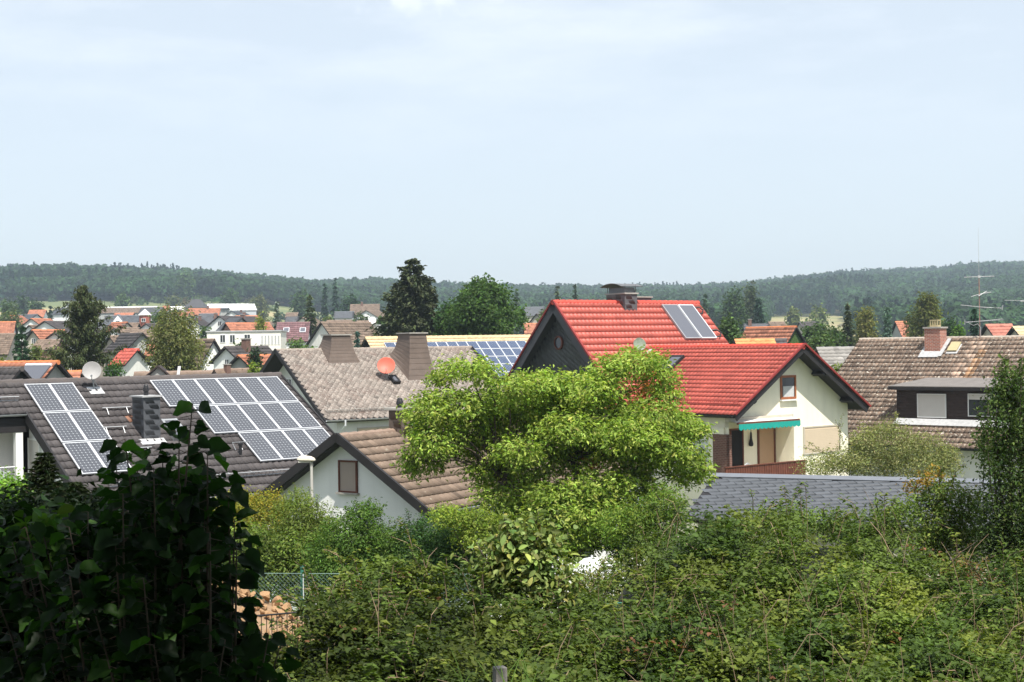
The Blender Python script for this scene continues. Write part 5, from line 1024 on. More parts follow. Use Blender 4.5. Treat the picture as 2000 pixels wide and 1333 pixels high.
B('white gabled house with grey roof and twin window below the flat cream building', 438, 677, 128, 60, L=6, W=3.9, H=1.5, roof='dark_tile', gw=((0, 1.5, .55, .7),), chim=(.4, .25))
B('small grey walled house with orange roof in front of the white gabled house', 464, 694, 118, 62, L=5.2, W=3.4, H=1.3, roof='orange_tile', wallm='greywall', gw=((.3, 1.6, .35, .4),))
_t, _R, _ro = B('house with plum purple roof turning orange at its right end', 541, 630, 215, 3, uB=606, W=8, H=3.0, roof='plum_tile', wins=((.9, 1.6, 1, 1),))
for pu in (554, 586): u_, d_ = _R.uv(pu, 642); skylight(_ro, _R, u_, d_, .9, 1.1, 'alu')
B('house with blue grey slate roof beyond the plum roof', 558, 619, 320, 2, uB=584, W=8, H=2.2, roof='dark_slate')
B('dusty pink roofed house far beyond the blue grey slate roof', 559, 611, 380, 2, uB=583, W=7, H=1.4, roof='brown_tile')
B('brown roofed house with glass bay left of the white flat roofed block', 626, 629, 185, 50, L=9, W=7.6, H=3.8, roof='brown_tile', wallm='offwhite', wins=((.2, 1.4, 1.6, 1.4),))
B('long low house with reddish brown roof behind the white flat roofed block', 638, 626, 240, 2, uB=688, W=8, H=2.6, roof='brown_tile')
B('pale brick coloured roof right of the round dark bush', 697, 627, 235, 2, uB=735, W=8, H=2.2, roof='brown_tile')
B('light grey roofed house with white front far left of the big spruce', 653, 609, 340, 3, uB=692, W=8, H=1.6, roof='grey_slate', wins=W1)
B('large brown roofed farmhouse against the woods left of the big spruce', 684, 595, 430, 3, uB=742, W=10, H=3.4, roof='brown_tile', wallm='beige', chim=(.4, .1))
# centre, seen between the leafy tree and the red house
B('pale roofed shed far away between the leafy tree and the red gable', 1022, 600, 400, 2, uB=1064, W=10, H=2.6, roof='grey_slate', wallm='beige', cat='shed')
B('small beige gable far away left of the red roof', 1047, 613, 300, 60, L=7, W=4.6, H=2.3, roof='dark_tile', wallm='beige')
B('orange roof tucked behind the leafy tree left of the red gable', 1022, 632, 240, 3, uB=1052, W=6, H=1.8, roof='orange_tile')
# right of the red house
GR = 'houses between the red roof and the aerial'
B('bright plain orange roof just above the low red ridge', 1434, 663, 120, 2, uB=1512, W=6, H=1.6, roof='plain_orange', group=GR)
B('steep orange roof with an ivy green gable and thin mast', 1556, 637, 148, 128, L=7, W=4.4, H=2.6, roof='orange_tile', wallm='ivywall', group=GR)
B('small dark brown roof at the foot of the steep orange roof', 1512, 662, 128, -6, uB=1536, W=4, H=1.5, roof='dark_tile', group=GR)
_t, _R, _ro = B('slate roofed house with a strip of solar panels and brown chimneys', 1452, 633, 250, -8, uB=1502, W=10, H=2.6, roof='dark_slate', wallm='greywall', wins=((.4, 1.7, 1.8, 1.6),), chim=(.25, .1), group=GR)
for k in range(4): u_, d_ = _R.uv(1464, 642); solar_panel(_R, _t, u_ + k * .75, d_, .7, 1.0, m='solar2')
B('red brown roofed house to the right of the solar strip roof', 1500, 629, 290, 12, uB=1532, W=8, H=3, roof='brown_tile', group=GR)
B('dark bungalow below the pale field beyond the ivy gable', 1560, 629, 330, 1, uB=1592, W=6, H=1.2, roof='dark_tile', wallm='beige', group=GR)
B('low hipped grey felt roof between the red verge and the lichen spotted roof', 1594, 679, 108, 2, uB=1690, W=7, H=2.0, roof='grey_felt', wallm='offwhite', group=GR)
B('orange roofed house with grey wall behind the blue spruce', 1748, 628, 225, 3, uB=1771, W=7, H=2.6, roof='orange_tile', wallm='greywall', group=GR)
_t, _R, _ro = B('red brown roofed house behind the aerial at the right', 1924, 634, 125, 6, uB=1976, W=6, H=1.9, roof='pinkred_tile', wallm='beige', group=GR)
B('pale tan roofed house with brown posts at the right edge', 1977, 638, 120, 6, uB=2060, W=6, H=1.8, roof='yellow_tile', wallm='beige', group=GR)
# two tiny field objects
P = at(296, 582, 840); gz = float(terr(P[0], 840)); mb = MB(); mb.box(vec(P[0], 840, gz + 1.2), vec(2.6, 0, 0), vec(0, 1.1, 0), Z * .75); mb.box(vec(P[0], 840, gz + .35), vec(2.2, 0, 0), vec(0, .9, 0), Z * .12)
tag(mb.build('trailer', M_['chalk'], None), 'tiny white trailer standing on the far field', 'trailer')
P = at(376, 578, 860); gz = float(terr(P[0], 860)); mb = MB(); mb.tube([(P[0], 860, gz), (P[0], 860, gz + 3.4)], .15, 6); mb.box(vec(P[0], 860, gz + 3.8), vec(1.1, 0, 0), vec(0, .8, 0), Z * .6); mb.tube([(P[0] + .8, 860, gz), (P[0] + .8, 860, gz + 3.3)], .1, 5); mb.tube([(P[0] - .8, 860, gz), (P[0] - .8, 860, gz + 3.3)], .1, 5)
tag(mb.build('hunting_stand', M_['chalk'], None), 'tiny white raised stand on the far field in front of the woods', 'stand')

# more white walled houses filling the town
more = [
 ('white house with ochre roof between the long pale bungalow and the big white house', 60, 622, 300, 78, 8, 7, 2.4, 'orange_tile', 'white'), ('grey roofed white house just above the broad brown barn', 104, 650, 190, 74, 8, 6, 1.8, 'dark_tile', 'white'),
 ('white house with pale gable left of the timber framed house', 232, 640, 228, 68, 7, 5, 1.9, 'brown_tile', 'white'), ('tiny white house below the dark grey roof at the brick tower', 296, 618, 345, 82, 7, 5.5, 2.0, 'dark_tile', 'white'),
 ('white house with brown roof above the orange row houses', 352, 606, 500, 70, 12, 8, 2.4, 'brown_tile', 'white'), ('white fronted house left of the double roofed grey house', 372, 622, 280, 83, 7, 6, 2.0, 'dark_tile', 'white'),
 ('white gabled house partly hidden above the willow', 330, 624, 300, 77, 7, 6, 2.6, 'orange_tile', 'white'), ('pale house with grey roof between the orange red row and the white hall', 452, 608, 420, 79, 10, 8, 2.2, 'grey_slate', 'white'),
 ('low white house right of the brick red roof', 512, 628, 330, 78, 10, 7, 2.0, 'brown_tile', 'white'), ('white house with red brown roof left of the silvery spruce', 524, 640, 250, 78, 8, 6, 2.2, 'brown_tile', 'white'),
 ('white house half hidden left of the big spruce at the foot of the hill', 715, 606, 380, 74, 10, 8, 2.4, 'brown_tile', 'white'), ('cream house with brown roof above the plum roof', 590, 620, 300, 78, 8, 6.5, 2.2, 'brown_tile', 'cream'),
 ('white house with orange roof at the far left above the conifer', 14, 616, 360, 87, 10, 8, 2.8, 'orange_tile', 'white'), ('white walled house with grey roof above the far orange roof', 130, 594, 560, 74, 12, 9, 2.6, 'grey_slate', 'white'),
 ('small white house beside the far green tree above the willow', 322, 612, 400, 84, 10, 7, 2.2, 'grey_slate', 'white'), ('cottage with pink brown roof between spruce boughs and brick gable', 222, 640, 215, 86, 6, 5, 2.2, 'brown_tile', 'white')]
for k, (lb, u, v, Y, th, L, Wd, Hh, rf, wl) in enumerate(more): B(lb, u, v, Y, th, L=L, W=Wd, H=Hh, roof=rf, wallm=wl, wins=W1, gw=((0, Hh * .9, .9, 1.0),), chim=(.6, .15) if k % 2 else None, cs=.8)
# ---------------------------------------------------------------- trees of the town
sp = dict(kind='spruce', n=9000)
tree('spruce', 'big broad dark spruce rising above the skyline in the centre', 'tree', 806, 504, 130, 152, vb=664, kind='spruce', col=(.042, .052, .022), n=34000, size=.34, taper=.5, irr=.6)
TG = 'trees and bushes among the town houses'
T = lambda *a, **k: tree(*a, group=TG, **k)
tree('leafy_tree', 'rounded deep green tree right of the big central spruce', 'tree', 945, 558, 122, 176, vb=662, col=(.055, .10, .026), n=16000, size=.30)
T('leafy_tree', 'low dark green bushy tree at the left foot of the rounded deep green tree', 'tree', 880, 600, 124, 70, vb=665, col=(.035, .07, .02), n=5000, size=.3)
T('conifer', 'dark bushy fir at the left edge above the orange roof', 'tree', 42, 634, 128, 74, kind='spruce', col=(0.036, 0.080, 0.036), n=9000, size=.36)
T('bush', 'olive green bush between the dark fir and the drooping spruce', 'bush', 112, 668, 105, 105, kind='bush', col=OL, n=4500, size=.24)
T('willow', 'wide feathery olive green willow left of the steep white gable', 'tree', 341, 620, 108, 142, vb=740, kind='birch', col=(.135, .145, .055), n=15000, size=.24)
T('bush', 'fresh green bush under the right branches of the drooping spruce', 'bush', 222, 694, 98, 90, kind='bush', col=(.06, .12, .03), n=4000, size=.2)
T('conifer', 'blue green spruce in front of the far orange roofed house', 'tree', 98, 596, 370, 24, kind='spruce', col=(0.036, 0.072, 0.051), n=2500, size=.9)
T('leafy_tree', 'round green tree above the willow beside the dark grey roof', 'tree', 310, 605, 300, 44, col=G1, n=2200, size=.7)
T('bush', 'dark green bush between the orange row houses', 'bush', 383, 606, 400, 20, kind='bush', col=DK, n=700, size=.9)
T('bush', 'small dark bush in front of the short white greenhouse', 'bush', 345, 600, 520, 18, kind='bush', col=DK, n=500, size=1.1)
T('leafy_tree', 'green tree on the field left of the tiny trailer', 'tree', 240, 577, 760, 28, col=G1, n=900, size=1.6)
T('leafy_tree', 'grey green tree on the field right of the tiny trailer', 'tree', 338, 579, 780, 30, col=(.075, .095, .04), n=900, size=1.6)
T('bush', 'brownish bush on the field left of the dark pyramid roof', 'bush', 362, 585, 780, 20, kind='bush', col=(.10, .09, .05), n=400, size=1.6)
T('leafy_tree', 'dome shaped green tree on the field above the white hall', 'tree', 449, 571, 800, 46, col=(.045, .08, .03), n=1400, size=1.7)
T('leafy_tree', 'olive tree on the field right of the white hall', 'tree', 506, 580, 700, 44, col=(.08, .09, .035), n=1200, size=1.5)
T('poplar', 'tall light green pointed tree against the dark woods on the left', 'tree', 361, 534, 960, 28, kind='oval', col=(.06, .10, .035), n=1200, size=2.2)
T('silver_spruce', 'silvery blue spruce left of the plum roof', 'tree', 540, 588, 250, 30, kind='spruce', col=(0.145, 0.181, 0.145), n=5000, size=.6)
T('conifer', 'yellow green pointed tree behind the flat cream building', 'tree', 508, 612, 225, 30, kind='oval', col=(.14, .16, .03), n=1800, size=.5)
T('conifer', 'tall olive green spruce behind the plum roof', 'tree', 605, 575, 235, 48, kind='spruce', col=(0.065, 0.087, 0.036), n=6500, size=.6)
T('conifer', 'right one of two tall dark firs against the hill, left of the big spruce', 'tree', 654, 541, 520, 22, kind='spruce', col=(0.032, 0.065, 0.036), n=2500, size=1.2)
T('conifer', 'left one of two tall dark firs against the hill, left of the big spruce', 'tree', 634, 552, 520, 20, kind='spruce', col=(0.032, 0.065, 0.036), n=2500, size=1.2)
T('leafy_tree', 'dome shaped dark green tree below the pair of tall firs', 'tree', 685, 577, 470, 64, col=(.035, .07, .028), n=2400, size=1.1)
T('leafy_tree', 'mid green tree left of the pair of tall firs', 'tree', 588, 566, 560, 50, col=(.05, .085, .035), n=2000, size=1.3)
T('bush', 'rounded grey green bush behind the white flat roofed block', 'bush', 705, 608, 280, 46, kind='bush', col=(.05, .07, .03), n=1800, size=.6)
T('bush', 'light green bush beside the reddish brown roof', 'bush', 642, 612, 290, 36, kind='bush', col=(.085, .11, .035), n=1300, size=.6)
T('bush', 'wide leafy bush below the plum roof', 'bush', 578, 652, 150, 62, kind='bush', col=(.07, .11, .035), n=4000, size=.34)
T('bush', 'bright green bush at the right end below the plum roof', 'bush', 614, 666, 140, 30, kind='bush', col=(.07, .14, .03), n=2000, size=.3)
T('bush', 'dark blue green bush to the right of the orange roofed grey house', 'bush', 498, 673, 118, 46, kind='round', col=(.028, .05, .022), n=3500, size=.28)
T('bush', 'yellow green shrub beside the black soffit of the mottled roof', 'bush', 497, 694, 84, 56, kind='bush', col=(.12, .16, .03), n=4000, size=.2)
T('silver_spruce', 'small blue spruce in front of the white flat roofed block', 'tree', 698, 646, 140, 32, kind='spruce', col=(0.058, 0.109, 0.087), n=4500, size=.4)
T('conifer', 'left pointed fir peeping over the high red ridge', 'tree', 1088, 556, 330, 24, kind='spruce', col=(0.072, 0.094, 0.043), n=3000, size=.8)
T('conifer', 'right pointed fir peeping over the high red ridge', 'tree', 1123, 553, 330, 24, kind='spruce', col=(0.051, 0.080, 0.043), n=3000, size=.8)
T('conifer', 'grey green tree far behind the rounded deep green tree', 'tree', 1009, 562, 420, 24, kind='spruce', col=(0.072, 0.102, 0.065), n=2500, size=1)
T('leafy_tree', 'small round tree between the far pale shed and the red verge', 'tree', 1062, 604, 240, 26, col=(.07, .095, .035), n=1000, size=.6)
T('leafy_tree', 'tall mixed green tree right behind the end of the high red roof', 'tree', 1432, 566, 360, 62, col=(.045, .075, .03), n=3500, size=.85)
T('poplar', 'slender grey green poplar behind the black pine', 'tree', 1466, 556, 380, 28, kind='oval', col=(.055, .075, .035), n=2500, size=.9)
T('conifer', 'pointed blackish pine left of the pale field', 'tree', 1481, 582, 290, 46, kind='spruce', col=(0.023, 0.049, 0.032), n=7000, size=.75)
T('conifer', 'dark narrow fir beside the sloping end of the high red roof', 'tree', 1377, 573, 330, 26, kind='spruce', col=(0.043, 0.072, 0.036), n=3500, size=.8)
T('leafy_tree', 'leafy green tree tight against the right verge of the high red roof', 'tree', 1424, 618, 140, 64, col=(.055, .09, .03), n=5500, size=.36)
T('leafy_tree', 'pale yellow green thicket tree at the left of the far pale field', 'tree', 1550, 605, 560, 30, col=(.13, .15, .05), n=1400, size=1.2)
T('leafy_tree', 'pale green round tree at the right of the far pale field', 'tree', 1598, 602, 540, 44, col=(.12, .15, .05), n=1800, size=1.2)
T('leafy_tree', 'broad green tree behind the ivy covered gable', 'tree', 1590, 632, 165, 100, col=(.055, .09, .03), n=9000, size=.4)
T('leafy_tree', 'mid green tree filling the gap right of the ivy gable', 'tree', 1628, 640, 150, 70, col=(.05, .08, .028), n=7000, size=.38)
T('leafy_tree', 'green bush left of the steep orange roof', 'tree', 1512, 640, 190, 56, kind='bush', col=(.065, .10, .03), n=3000, size=.4)
T('conifer', 'dark olive spruce standing in the gap above the grey felt roof', 'tree', 1656, 592, 165, 46, kind='spruce', col=(0.058, 0.072, 0.032), n=9500, size=.42)
T('birch', 'yellowish birch just right of the dark olive spruce', 'tree', 1690, 598, 185, 58, kind='birch', col=(.14, .14, .045), n=8000, size=.38)
T('silver_spruce', 'neat blue grey spruce between the birch and the brick chimney', 'tree', 1733, 598, 160, 40, kind='spruce', col=(0.109, 0.167, 0.123), n=9000, size=.42)
T('birch', 'tall domed olive birch behind the brick chimney', 'tree', 1812, 572, 185, 76, kind='birch', col=(.105, .115, .035), n=14000, size=.42)
T('leafy_tree', 'lower olive tree to the left of the domed birch', 'tree', 1784, 606, 195, 46, kind='birch', col=(.085, .10, .035), n=5000, size=.4)
T('leafy_tree', 'dark green tree right of the brick chimney', 'tree', 1852, 618, 160, 46, col=(.03, .06, .022), n=4000, size=.36)
T('leafy_tree', 'bright grass green tree just left of the aerial', 'tree', 1871, 628, 150, 40, col=(.075, .14, .025), n=4000, size=.32)
T('conifer', 'dark dense fir directly behind the aerial', 'tree', 1902, 600, 145, 38, kind='spruce', col=(0.026, 0.061, 0.032), n=8000, size=.38)
T('bush', 'bright green and rust shrub between the red verge and the lichen spotted roof', 'bush', 1637, 694, 92, 36, kind='bush', col=(.10, .13, .03), n=2500, size=.18)
T('leafy_tree', 'green tree left of the orange roofed houses at the far left', 'tree', 18, 586, 430, 56, col=(.05, .08, .03), n=2500, size=1.0)
T('leafy_tree', 'dark round tree above the long pale bungalow', 'tree', 44, 574, 620, 26, col=(.03, .055, .025), n=1100, size=1.3)
T('leafy_tree', 'olive tree behind the orange roof at the far left edge', 'tree', 20, 606, 330, 90, kind='bush', col=(.075, .095, .035), n=3500, size=.7)
T('leafy_tree', 'green tree in front of the woods right of the long pale bungalow', 'tree', 70, 586, 560, 40, col=(.04, .07, .03), n=1500, size=1.2)
T('bush', 'yellow green bush at the left edge beside the collector roof', 'bush', 4, 676, 100, 34, kind='bush', col=(.10, .13, .03), n=2000, size=.2)

T('leafy_tree', 'green garden tree between the solar strip roof and the plain orange roof', 'tree', 1440, 640, 170, 50, kind='bush', col=(.06, .09, .032), n=3000, size=.38)
T('leafy_tree', 'rounded tree between the white flat roofed block and the long reddish brown roof', 'tree', 746, 616, 210, 44, col=(.05, .085, .03), n=3000, size=.5)
T('leafy_tree', 'mid green tree behind the timber framed white house', 'tree', 262, 634, 260, 34, col=(.06, .10, .034), n=2000, size=.5)
T('leafy_tree', 'bushy tree right of the steep white gable below the cream building', 'tree', 470, 664, 150, 40, col=(.055, .09, .032), n=2500, size=.36)
T('leafy_tree', 'yellowish garden tree left of the broad brown barn', 'tree', 70, 668, 140, 40, col=(.10, .12, .035), n=2500, size=.34)
T('leafy_tree', 'small green tree in front of the far grey double roof', 'tree', 398, 632, 240, 30, col=(.06, .10, .034), n=1800, size=.5)
T('leafy_tree', 'dense green tree between the ivy gable and the dark olive spruce', 'tree', 1605, 650, 140, 90, kind='bush', col=(.06, .095, .032), n=7000, size=.34)

def drooping_spruce():
    """old spruce with long hanging boughs"""
    r = np.random.default_rng(77); rr = random.Random(5); Y = 96; x = at(163, 640, Y)[0]; gz = 0; m = Y / F; top = at(163, 557, Y)[2]
    t = thing('spruce', (x, Y, gz), 'gaunt dark spruce with long drooping boughs left of the willow', 'tree'); mb = MB(); mb.tube([(x, Y, gz - .3), (x, Y, top * .5), (x, Y, top)], [.24, .13, .02], 8); P = []; D = []
    spec = [(560, 7, 0), (566, 12, 1), (573, 17, 2), (581, 21, 3), (590, 30, 4), (598, 38, 5), (607, 40, 6), (616, 33, 7), (626, 34, 8), (637, 44, 9), (648, 48, 10), (660, 56, 11), (672, 44, 12), (684, 62, 13), (697, 64, 15), (709, 56, 16)]
    for v, rad, i in spec:
        z0 = at(163, v, Y)[2]; nb = 8
        for j in range(nb):
            an = 2 * pi * (j + rr.random() * .8) / nb; R = rad * m * (.45 + .80 * rr.random()); dz = (.30 * rr.random() - .05)
            if i in (8, 10, 13, 15) and abs(cos(an)) > .8: R *= 1.35
            pts = [np.array((x + cos(an) * R * s, Y + sin(an) * R * s, z0 + R * (-.42 * s + (.45 + dz) * s * s))) for s in (0, .25, .5, .75, 1)]; mb.tube(pts, [.045, .035, .025, .015, .006], 4)
            k = int(95 * R / 1.5) + 12; s = r.uniform(.1, 1, k); q = np.stack([x + np.cos(an) * R * s, Y + np.sin(an) * R * s, z0 + R * (-.42 * s + (.45 + dz) * s * s)], 1)
            q += r.normal(size=(k, 3)) * vec(.07, .07, .03) * (1 + .3 * R); hang = r.uniform(0, 1, k) ** 1.5 * .55 * (1 - .5 * s); q[:, 2] -= hang; P.append(q); dd = np.tile(vec(cos(an) * .5, sin(an) * .5, -1.0), (k, 1)); D.append(dd)
    P = np.concatenate(P); D = np.concatenate(D) + r.normal(size=P.shape) * .3
    V, Fc, C = leaves(P, nz(r.normal(size=P.shape) + vec(0, -.3, .4)), .24, .34, hsvj((.062, .080, .030), len(P), .3, .06, r), r, D); amesh('crown', V, Fc, M_['needle'], t, C); mb.build('trunk', M_['bark'], t, smooth=True)
drooping_spruce()
# ---------------------------------------------------------------- gardens in front
def shrub(name, label, cat, clumps, Y, n, size, cols, base=None, aspect=.45, m=5, spread=.07, up=.6, droop=0, dep=1.0, shoots=(), mt='leaf', group=None, stems=True, pw=None, clv=.18, shell=.5, dv=.25, shape='kite', seed=0, extra=None, r0=.035, name2='foliage'):
    """clumps given as (u, v, ru, rv[, dY]) in photo pixels at depth Y; shoots = (u0, v0, u1, v1, count of leaves)"""
    r = np.random.default_rng(1000 + seed + len(label)); rr = random.Random(len(label) + seed); cl = [px_clump(c[0], c[1], c[2], c[3], Y + (c[4] if len(c) > 4 else 0), dep) for c in clumps]
    if Y > 12: cols = [tuple(min(q * 1.35, .4) for q in c) for c in cols]
    bx = base[0] if base else np.mean([c[0] for c in clumps]); B_ = at(bx, 700, Y); gx = B_[0]; gz = float(terr(gx, Y)); t = thing(name, (gx, Y, gz), label, cat, group)
    parts = [foliage(cl, n, size, None, aspect, up, m, spread, shell, droop, dv, r, shape, cols, pw, clv)]; mb = MB()
    if stems: limbs(mb, (gx, Y, gz - .1), [c[:3] for c in cl[:22]], r0, .006, .06, 5, rr=rr)
    for (u0, v0, u1, v1, k) in shoots:
        dy = rr.uniform(-.5, .5); a, b = at(u0, v0, Y + dy), at(u1, v1, Y + dy); mid = (a + b) / 2 + vec(rr.uniform(-.05, .05), 0, .03); mb.tube([a, mid, b], [.008, .006, .003], 4)
        s = r.uniform(0, 1, k); q = a[None] * ((1 - s) ** 2)[:, None] + mid[None] * (2 * s * (1 - s))[:, None] + b[None] * (s ** 2)[:, None] + r.normal(size=(k, 3)) * size * .45
        parts.append(leaves(q, nz(r.normal(size=(k, 3)) + Z), size, aspect, hsvj(cols[0], k, .25, .06, r), r, r.normal(size=(k, 3)) + (b - a) * .8, shape=shape))
    V, Fc, C = join(parts); amesh(name2, V, Fc, M_[mt], t, C)
    if mb.V: mb.build('stems', M_['bark'], t, smooth=True)
    return t

shrub('hedge', 'long green hedge filling the garden between the wire fence and the white house', 'hedge', [(x, 1150, 40, 40) for x in range(440, 960, 50)] + [(x, 1105 + 10 * sin(x * .05), 44, 46) for x in range(430, 960, 44)] + [(x, 1065, 36, 30) for x in range(450, 930, 60)], 32.3, 42000, .08, [(.11, .155, .034), (.13, .17, .038), (.075, .115, .026)], aspect=.5, spread=.09, seed=30, r0=.025)
shrub('shrub', 'shaded shrub under the bright tree beside the white parasol', 'bush', [(1100, 1065, 40, 26), (1160, 1050, 44, 22), (1220, 1065, 40, 26), (1060, 1075, 40, 26)], 34.5, 9000, .08, [(.05, .09, .024), (.065, .11, .026)], aspect=.4, seed=31)
shrub('shrub', 'light green shrub poking up at the lower edge of the slate roof', 'bush', [(1560, 1020, 40, 24), (1640, 1030, 44, 24), (1720, 1030, 44, 34), (1760, 1000, 28, 26), (1700, 1060, 50, 30), (1500, 1015, 34, 18)], 19.5, 9000, .05, [(.10, .14, .032), (.085, .125, .028)], aspect=.45, seed=32, shoots=[(1470, 1010, 1466, 955, 26), (1480, 1005, 1492, 975, 20), (1560, 1005, 1556, 985, 16), (1715, 1000, 1712, 965, 26), (1735, 1000, 1748, 970, 26), (1680, 1020, 1664, 990, 20), (1610, 1010, 1618, 985, 16)])
shrub('shrub', 'thin twiggy shrub in front of the white parasol and table', 'bush', [(1200, 1112, 34, 16), (1150, 1125, 40, 12), (1240, 1120, 40, 22), (1190, 1150, 50, 20), (1250, 1090, 26, 18)], 22, 2600, .06, [(.10, .14, .04), (.15, .15, .05)], aspect=.45, seed=33)
# the bright green tree in the centre
def bright_tree():
    Y = 34.0; cl = [(912, 722, 58, 20), (860, 742, 28, 12, .6), (950, 738, 26, 14, -.5), (1067, 752, 66, 24), (1010, 760, 55, 22, -.8), (1236, 712, 62, 24, .5), (1190, 730, 44, 24), (1286, 738, 42, 34, .6), (1300, 775, 34, 16, .3), (898, 796, 84, 34), (840, 806, 52, 30, -.4), (960, 800, 50, 30, .8), (812, 836, 28, 24), (846, 862, 48, 30, -.6), (802, 905, 22, 26), (834, 898, 40, 26, .4), (1151, 764, 74, 32), (1120, 800, 62, 28, 1), (1117, 836, 70, 32, -.6), (1180, 815, 60, 30, .8), (1262, 818, 82, 30), (1230, 848, 74, 26, -.8), (1320, 842, 50, 24), (1356, 842, 34, 16, .2), (1012, 880, 52, 26, -1), (988, 900, 42, 24), (1215, 874, 80, 28, .4), (1300, 878, 56, 26, -.4), (1340, 896, 46, 24), (1374, 918, 22, 18), (1335, 930, 36, 16, .5), (1168, 948, 70, 24, -.5), (1230, 940, 50, 24, .4), (1084, 966, 58, 22, -.8), (985, 974, 58, 20, -.2), (1030, 1000, 56, 22, .2), (1120, 1010, 70, 24, -.4), (1200, 985, 50, 22, .3), (942, 915, 40, 16, .2), (900, 868, 52, 26, .9), (1060, 835, 46, 26, 1.2), (1080, 790, 50, 26, .6), (1180, 1040, 44, 18, .2), (1270, 965, 30, 16), (990, 840, 60, 34, .9), (1060, 900, 60, 30, .6), (1130, 890, 60, 34, .9), (930, 840, 60, 30, .5), (1250, 900, 60, 30, .7), (1090, 860, 50, 30, .2), (1000, 940, 70, 24, .8), (1130, 980, 70, 24, .5), (1060, 1040, 60, 22, -.2), (1130, 1060, 50, 18, .3), (985, 1020, 40, 18, -.3), (1290, 840, 60, 30, .9), (1020, 800, 50, 28, .2), (1075, 1000, 70, 30, -.9), (1160, 1000, 70, 30, -.9), (1235, 1015, 50, 26, -.6), (1010, 1040, 50, 24, -.8), (1100, 1050, 60, 22, -.9)]
    r = np.random.default_rng(9); rr = random.Random(9); c3 = [px_clump(c[0], c[1], c[2] * 1.05, c[3] * 1.12, Y + (c[4] if len(c) > 4 else 0), 1.15) for c in cl]
    B_ = at(1118, 1085, Y); gz = float(terr(B_[0], Y)); t = thing('leafy_tree', (B_[0], Y, gz), 'wide bright green tree with layered boughs in the middle of the picture', 'tree')
    parts = [foliage(c3, 92000, .11, None, .40, .9, 6, .085, .35, .35, .22, r, 'kite', [(.27, .36, .070), (.24, .335, .060), (.34, .40, .095), (.16, .24, .042)], clv=.08)]
    q = [px_clump(u, v, 26, 14, Y) for u, v in ((1262, 745), (1240, 772), (1265, 810), (1168, 905), (1255, 770))]; parts.append(foliage(q, 300, .08, None, .4, .6, 4, .06, .3, .1, .2, r, 'kite', [(.30, .10, .03), (.24, .12, .03)]))
    V, Fc, C = join(parts); amesh('crown', V, Fc, M_['leaf'], t, C); mb = MB()
    fork = at(1128, 1010, Y); fork2 = at(1120, 900, Y + .3); fork3 = at(980, 935, Y); g0 = vec(B_[0], Y, gz - .3); mb.tube([g0, (g0 + fork) / 2 + vec(.08, 0, 0), fork], [.16, .14, .12], 9); mb.tube([fork, (fork + fork2) / 2 + vec(.1, 0, 0), fork2], [.12, .10, .08], 8); mb.tube([fork, (fork + fork3) / 2 + vec(0, 0, -.2), fork3], [.10, .08, .06], 8)
    for c in c3:
        b = min((fork, fork2, fork3), key=lambda p: np.linalg.norm(p - np.array(c[:3])) + (0 if c[2] > p[2] - .3 else .8)); limbs(mb, b, [np.array(c[:3])], .045, .008, .10, 5, rr=rr)
        for _ in range(4): e = np.array(c[:3]) + np.array([rr.uniform(-1, 1) * c[3], rr.uniform(-1, 1) * c[4], rr.uniform(-.6, .9) * c[5]]); mb.tube([np.array(c[:3]) - vec(0, 0, .05), (e + np.array(c[:3])) / 2 + vec(0, 0, .05), e], [.012, .009, .004], 4)
    mb.build('trunk', M_['bark'], t, smooth=True)
bright_tree()
YEL = [(.24, .20, .03), (.20, .20, .03), (.15, .17, .03)]; LG = [(.10, .155, .028), (.13, .17, .03), (.075, .13, .025)]
shrub('shrub', 'golden yellow shrub below the gutter of the solar roof', 'bush', [(470, 985, 40, 24), (520, 990, 38, 30), (500, 1020, 70, 40), (440, 1010, 40, 34), (548, 1000, 20, 24)], 35, 12000, .07, YEL, aspect=.4, spread=.08, seed=1)
shrub('shrub', 'mid green hedge below the golden yellow shrub, behind the wire fence', 'bush', [(480, 1060, 60, 36), (540, 1070, 60, 40), (600, 1060, 55, 50), (500, 1100, 60, 24), (580, 1105, 60, 22), (440, 1075, 30, 40)], 33.5, 15000, .075, [(.075, .125, .026), (.095, .14, .028), (.13, .15, .028)], aspect=.45, seed=2)
shrub('shrub', 'tall feathery light green shrub left of the street lamp', 'bush', [(585, 985, 26, 26), (575, 1010, 44, 34), (615, 1010, 26, 24), (640, 1030, 30, 20), (600, 1040, 50, 26)], 33, 9000, .065, [(.13, .17, .04), (.15, .19, .045)], shoots=[(585, 990, 575, 946, 60), (600, 985, 604, 952, 50), (560, 990, 552, 955, 40), (620, 1000, 622, 968, 40), (640, 1020, 655, 990, 30)], aspect=.3, seed=3)
shrub('shrub', 'leafy mid green shrub with upright tips in front of the white house wall', 'bush', [(705, 1015, 40, 28), (680, 1050, 60, 40), (740, 1060, 50, 34), (660, 1100, 60, 36), (730, 1100, 60, 30), (720, 1000, 24, 20), (640, 1075, 40, 30), (770, 1090, 40, 30)], 31, 17000, .068, [(.07, .125, .026), (.09, .15, .03), (.055, .10, .022)], shoots=[(700, 1005, 694, 978, 50), (716, 1000, 722, 974, 50), (690, 1015, 676, 990, 40), (735, 1010, 752, 985, 50), (752, 1050, 765, 1010, 30)], aspect=.38, seed=4)
shrub('shrub', 'dark green shrub with whitish gaps in front of the small house corner', 'bush', [(850, 1045, 56, 36), (800, 1050, 34, 32), (895, 1050, 40, 36), (840, 1085, 70, 30), (900, 1085, 50, 28), (785, 1080, 30, 26)], 31, 14000, .065, [(.040, .085, .028), (.05, .10, .03), (.03, .06, .022)], shoots=[(800, 1030, 795, 995, 40), (860, 1020, 850, 990, 30), (820, 1030, 832, 1000, 30)], aspect=.38, seed=5)
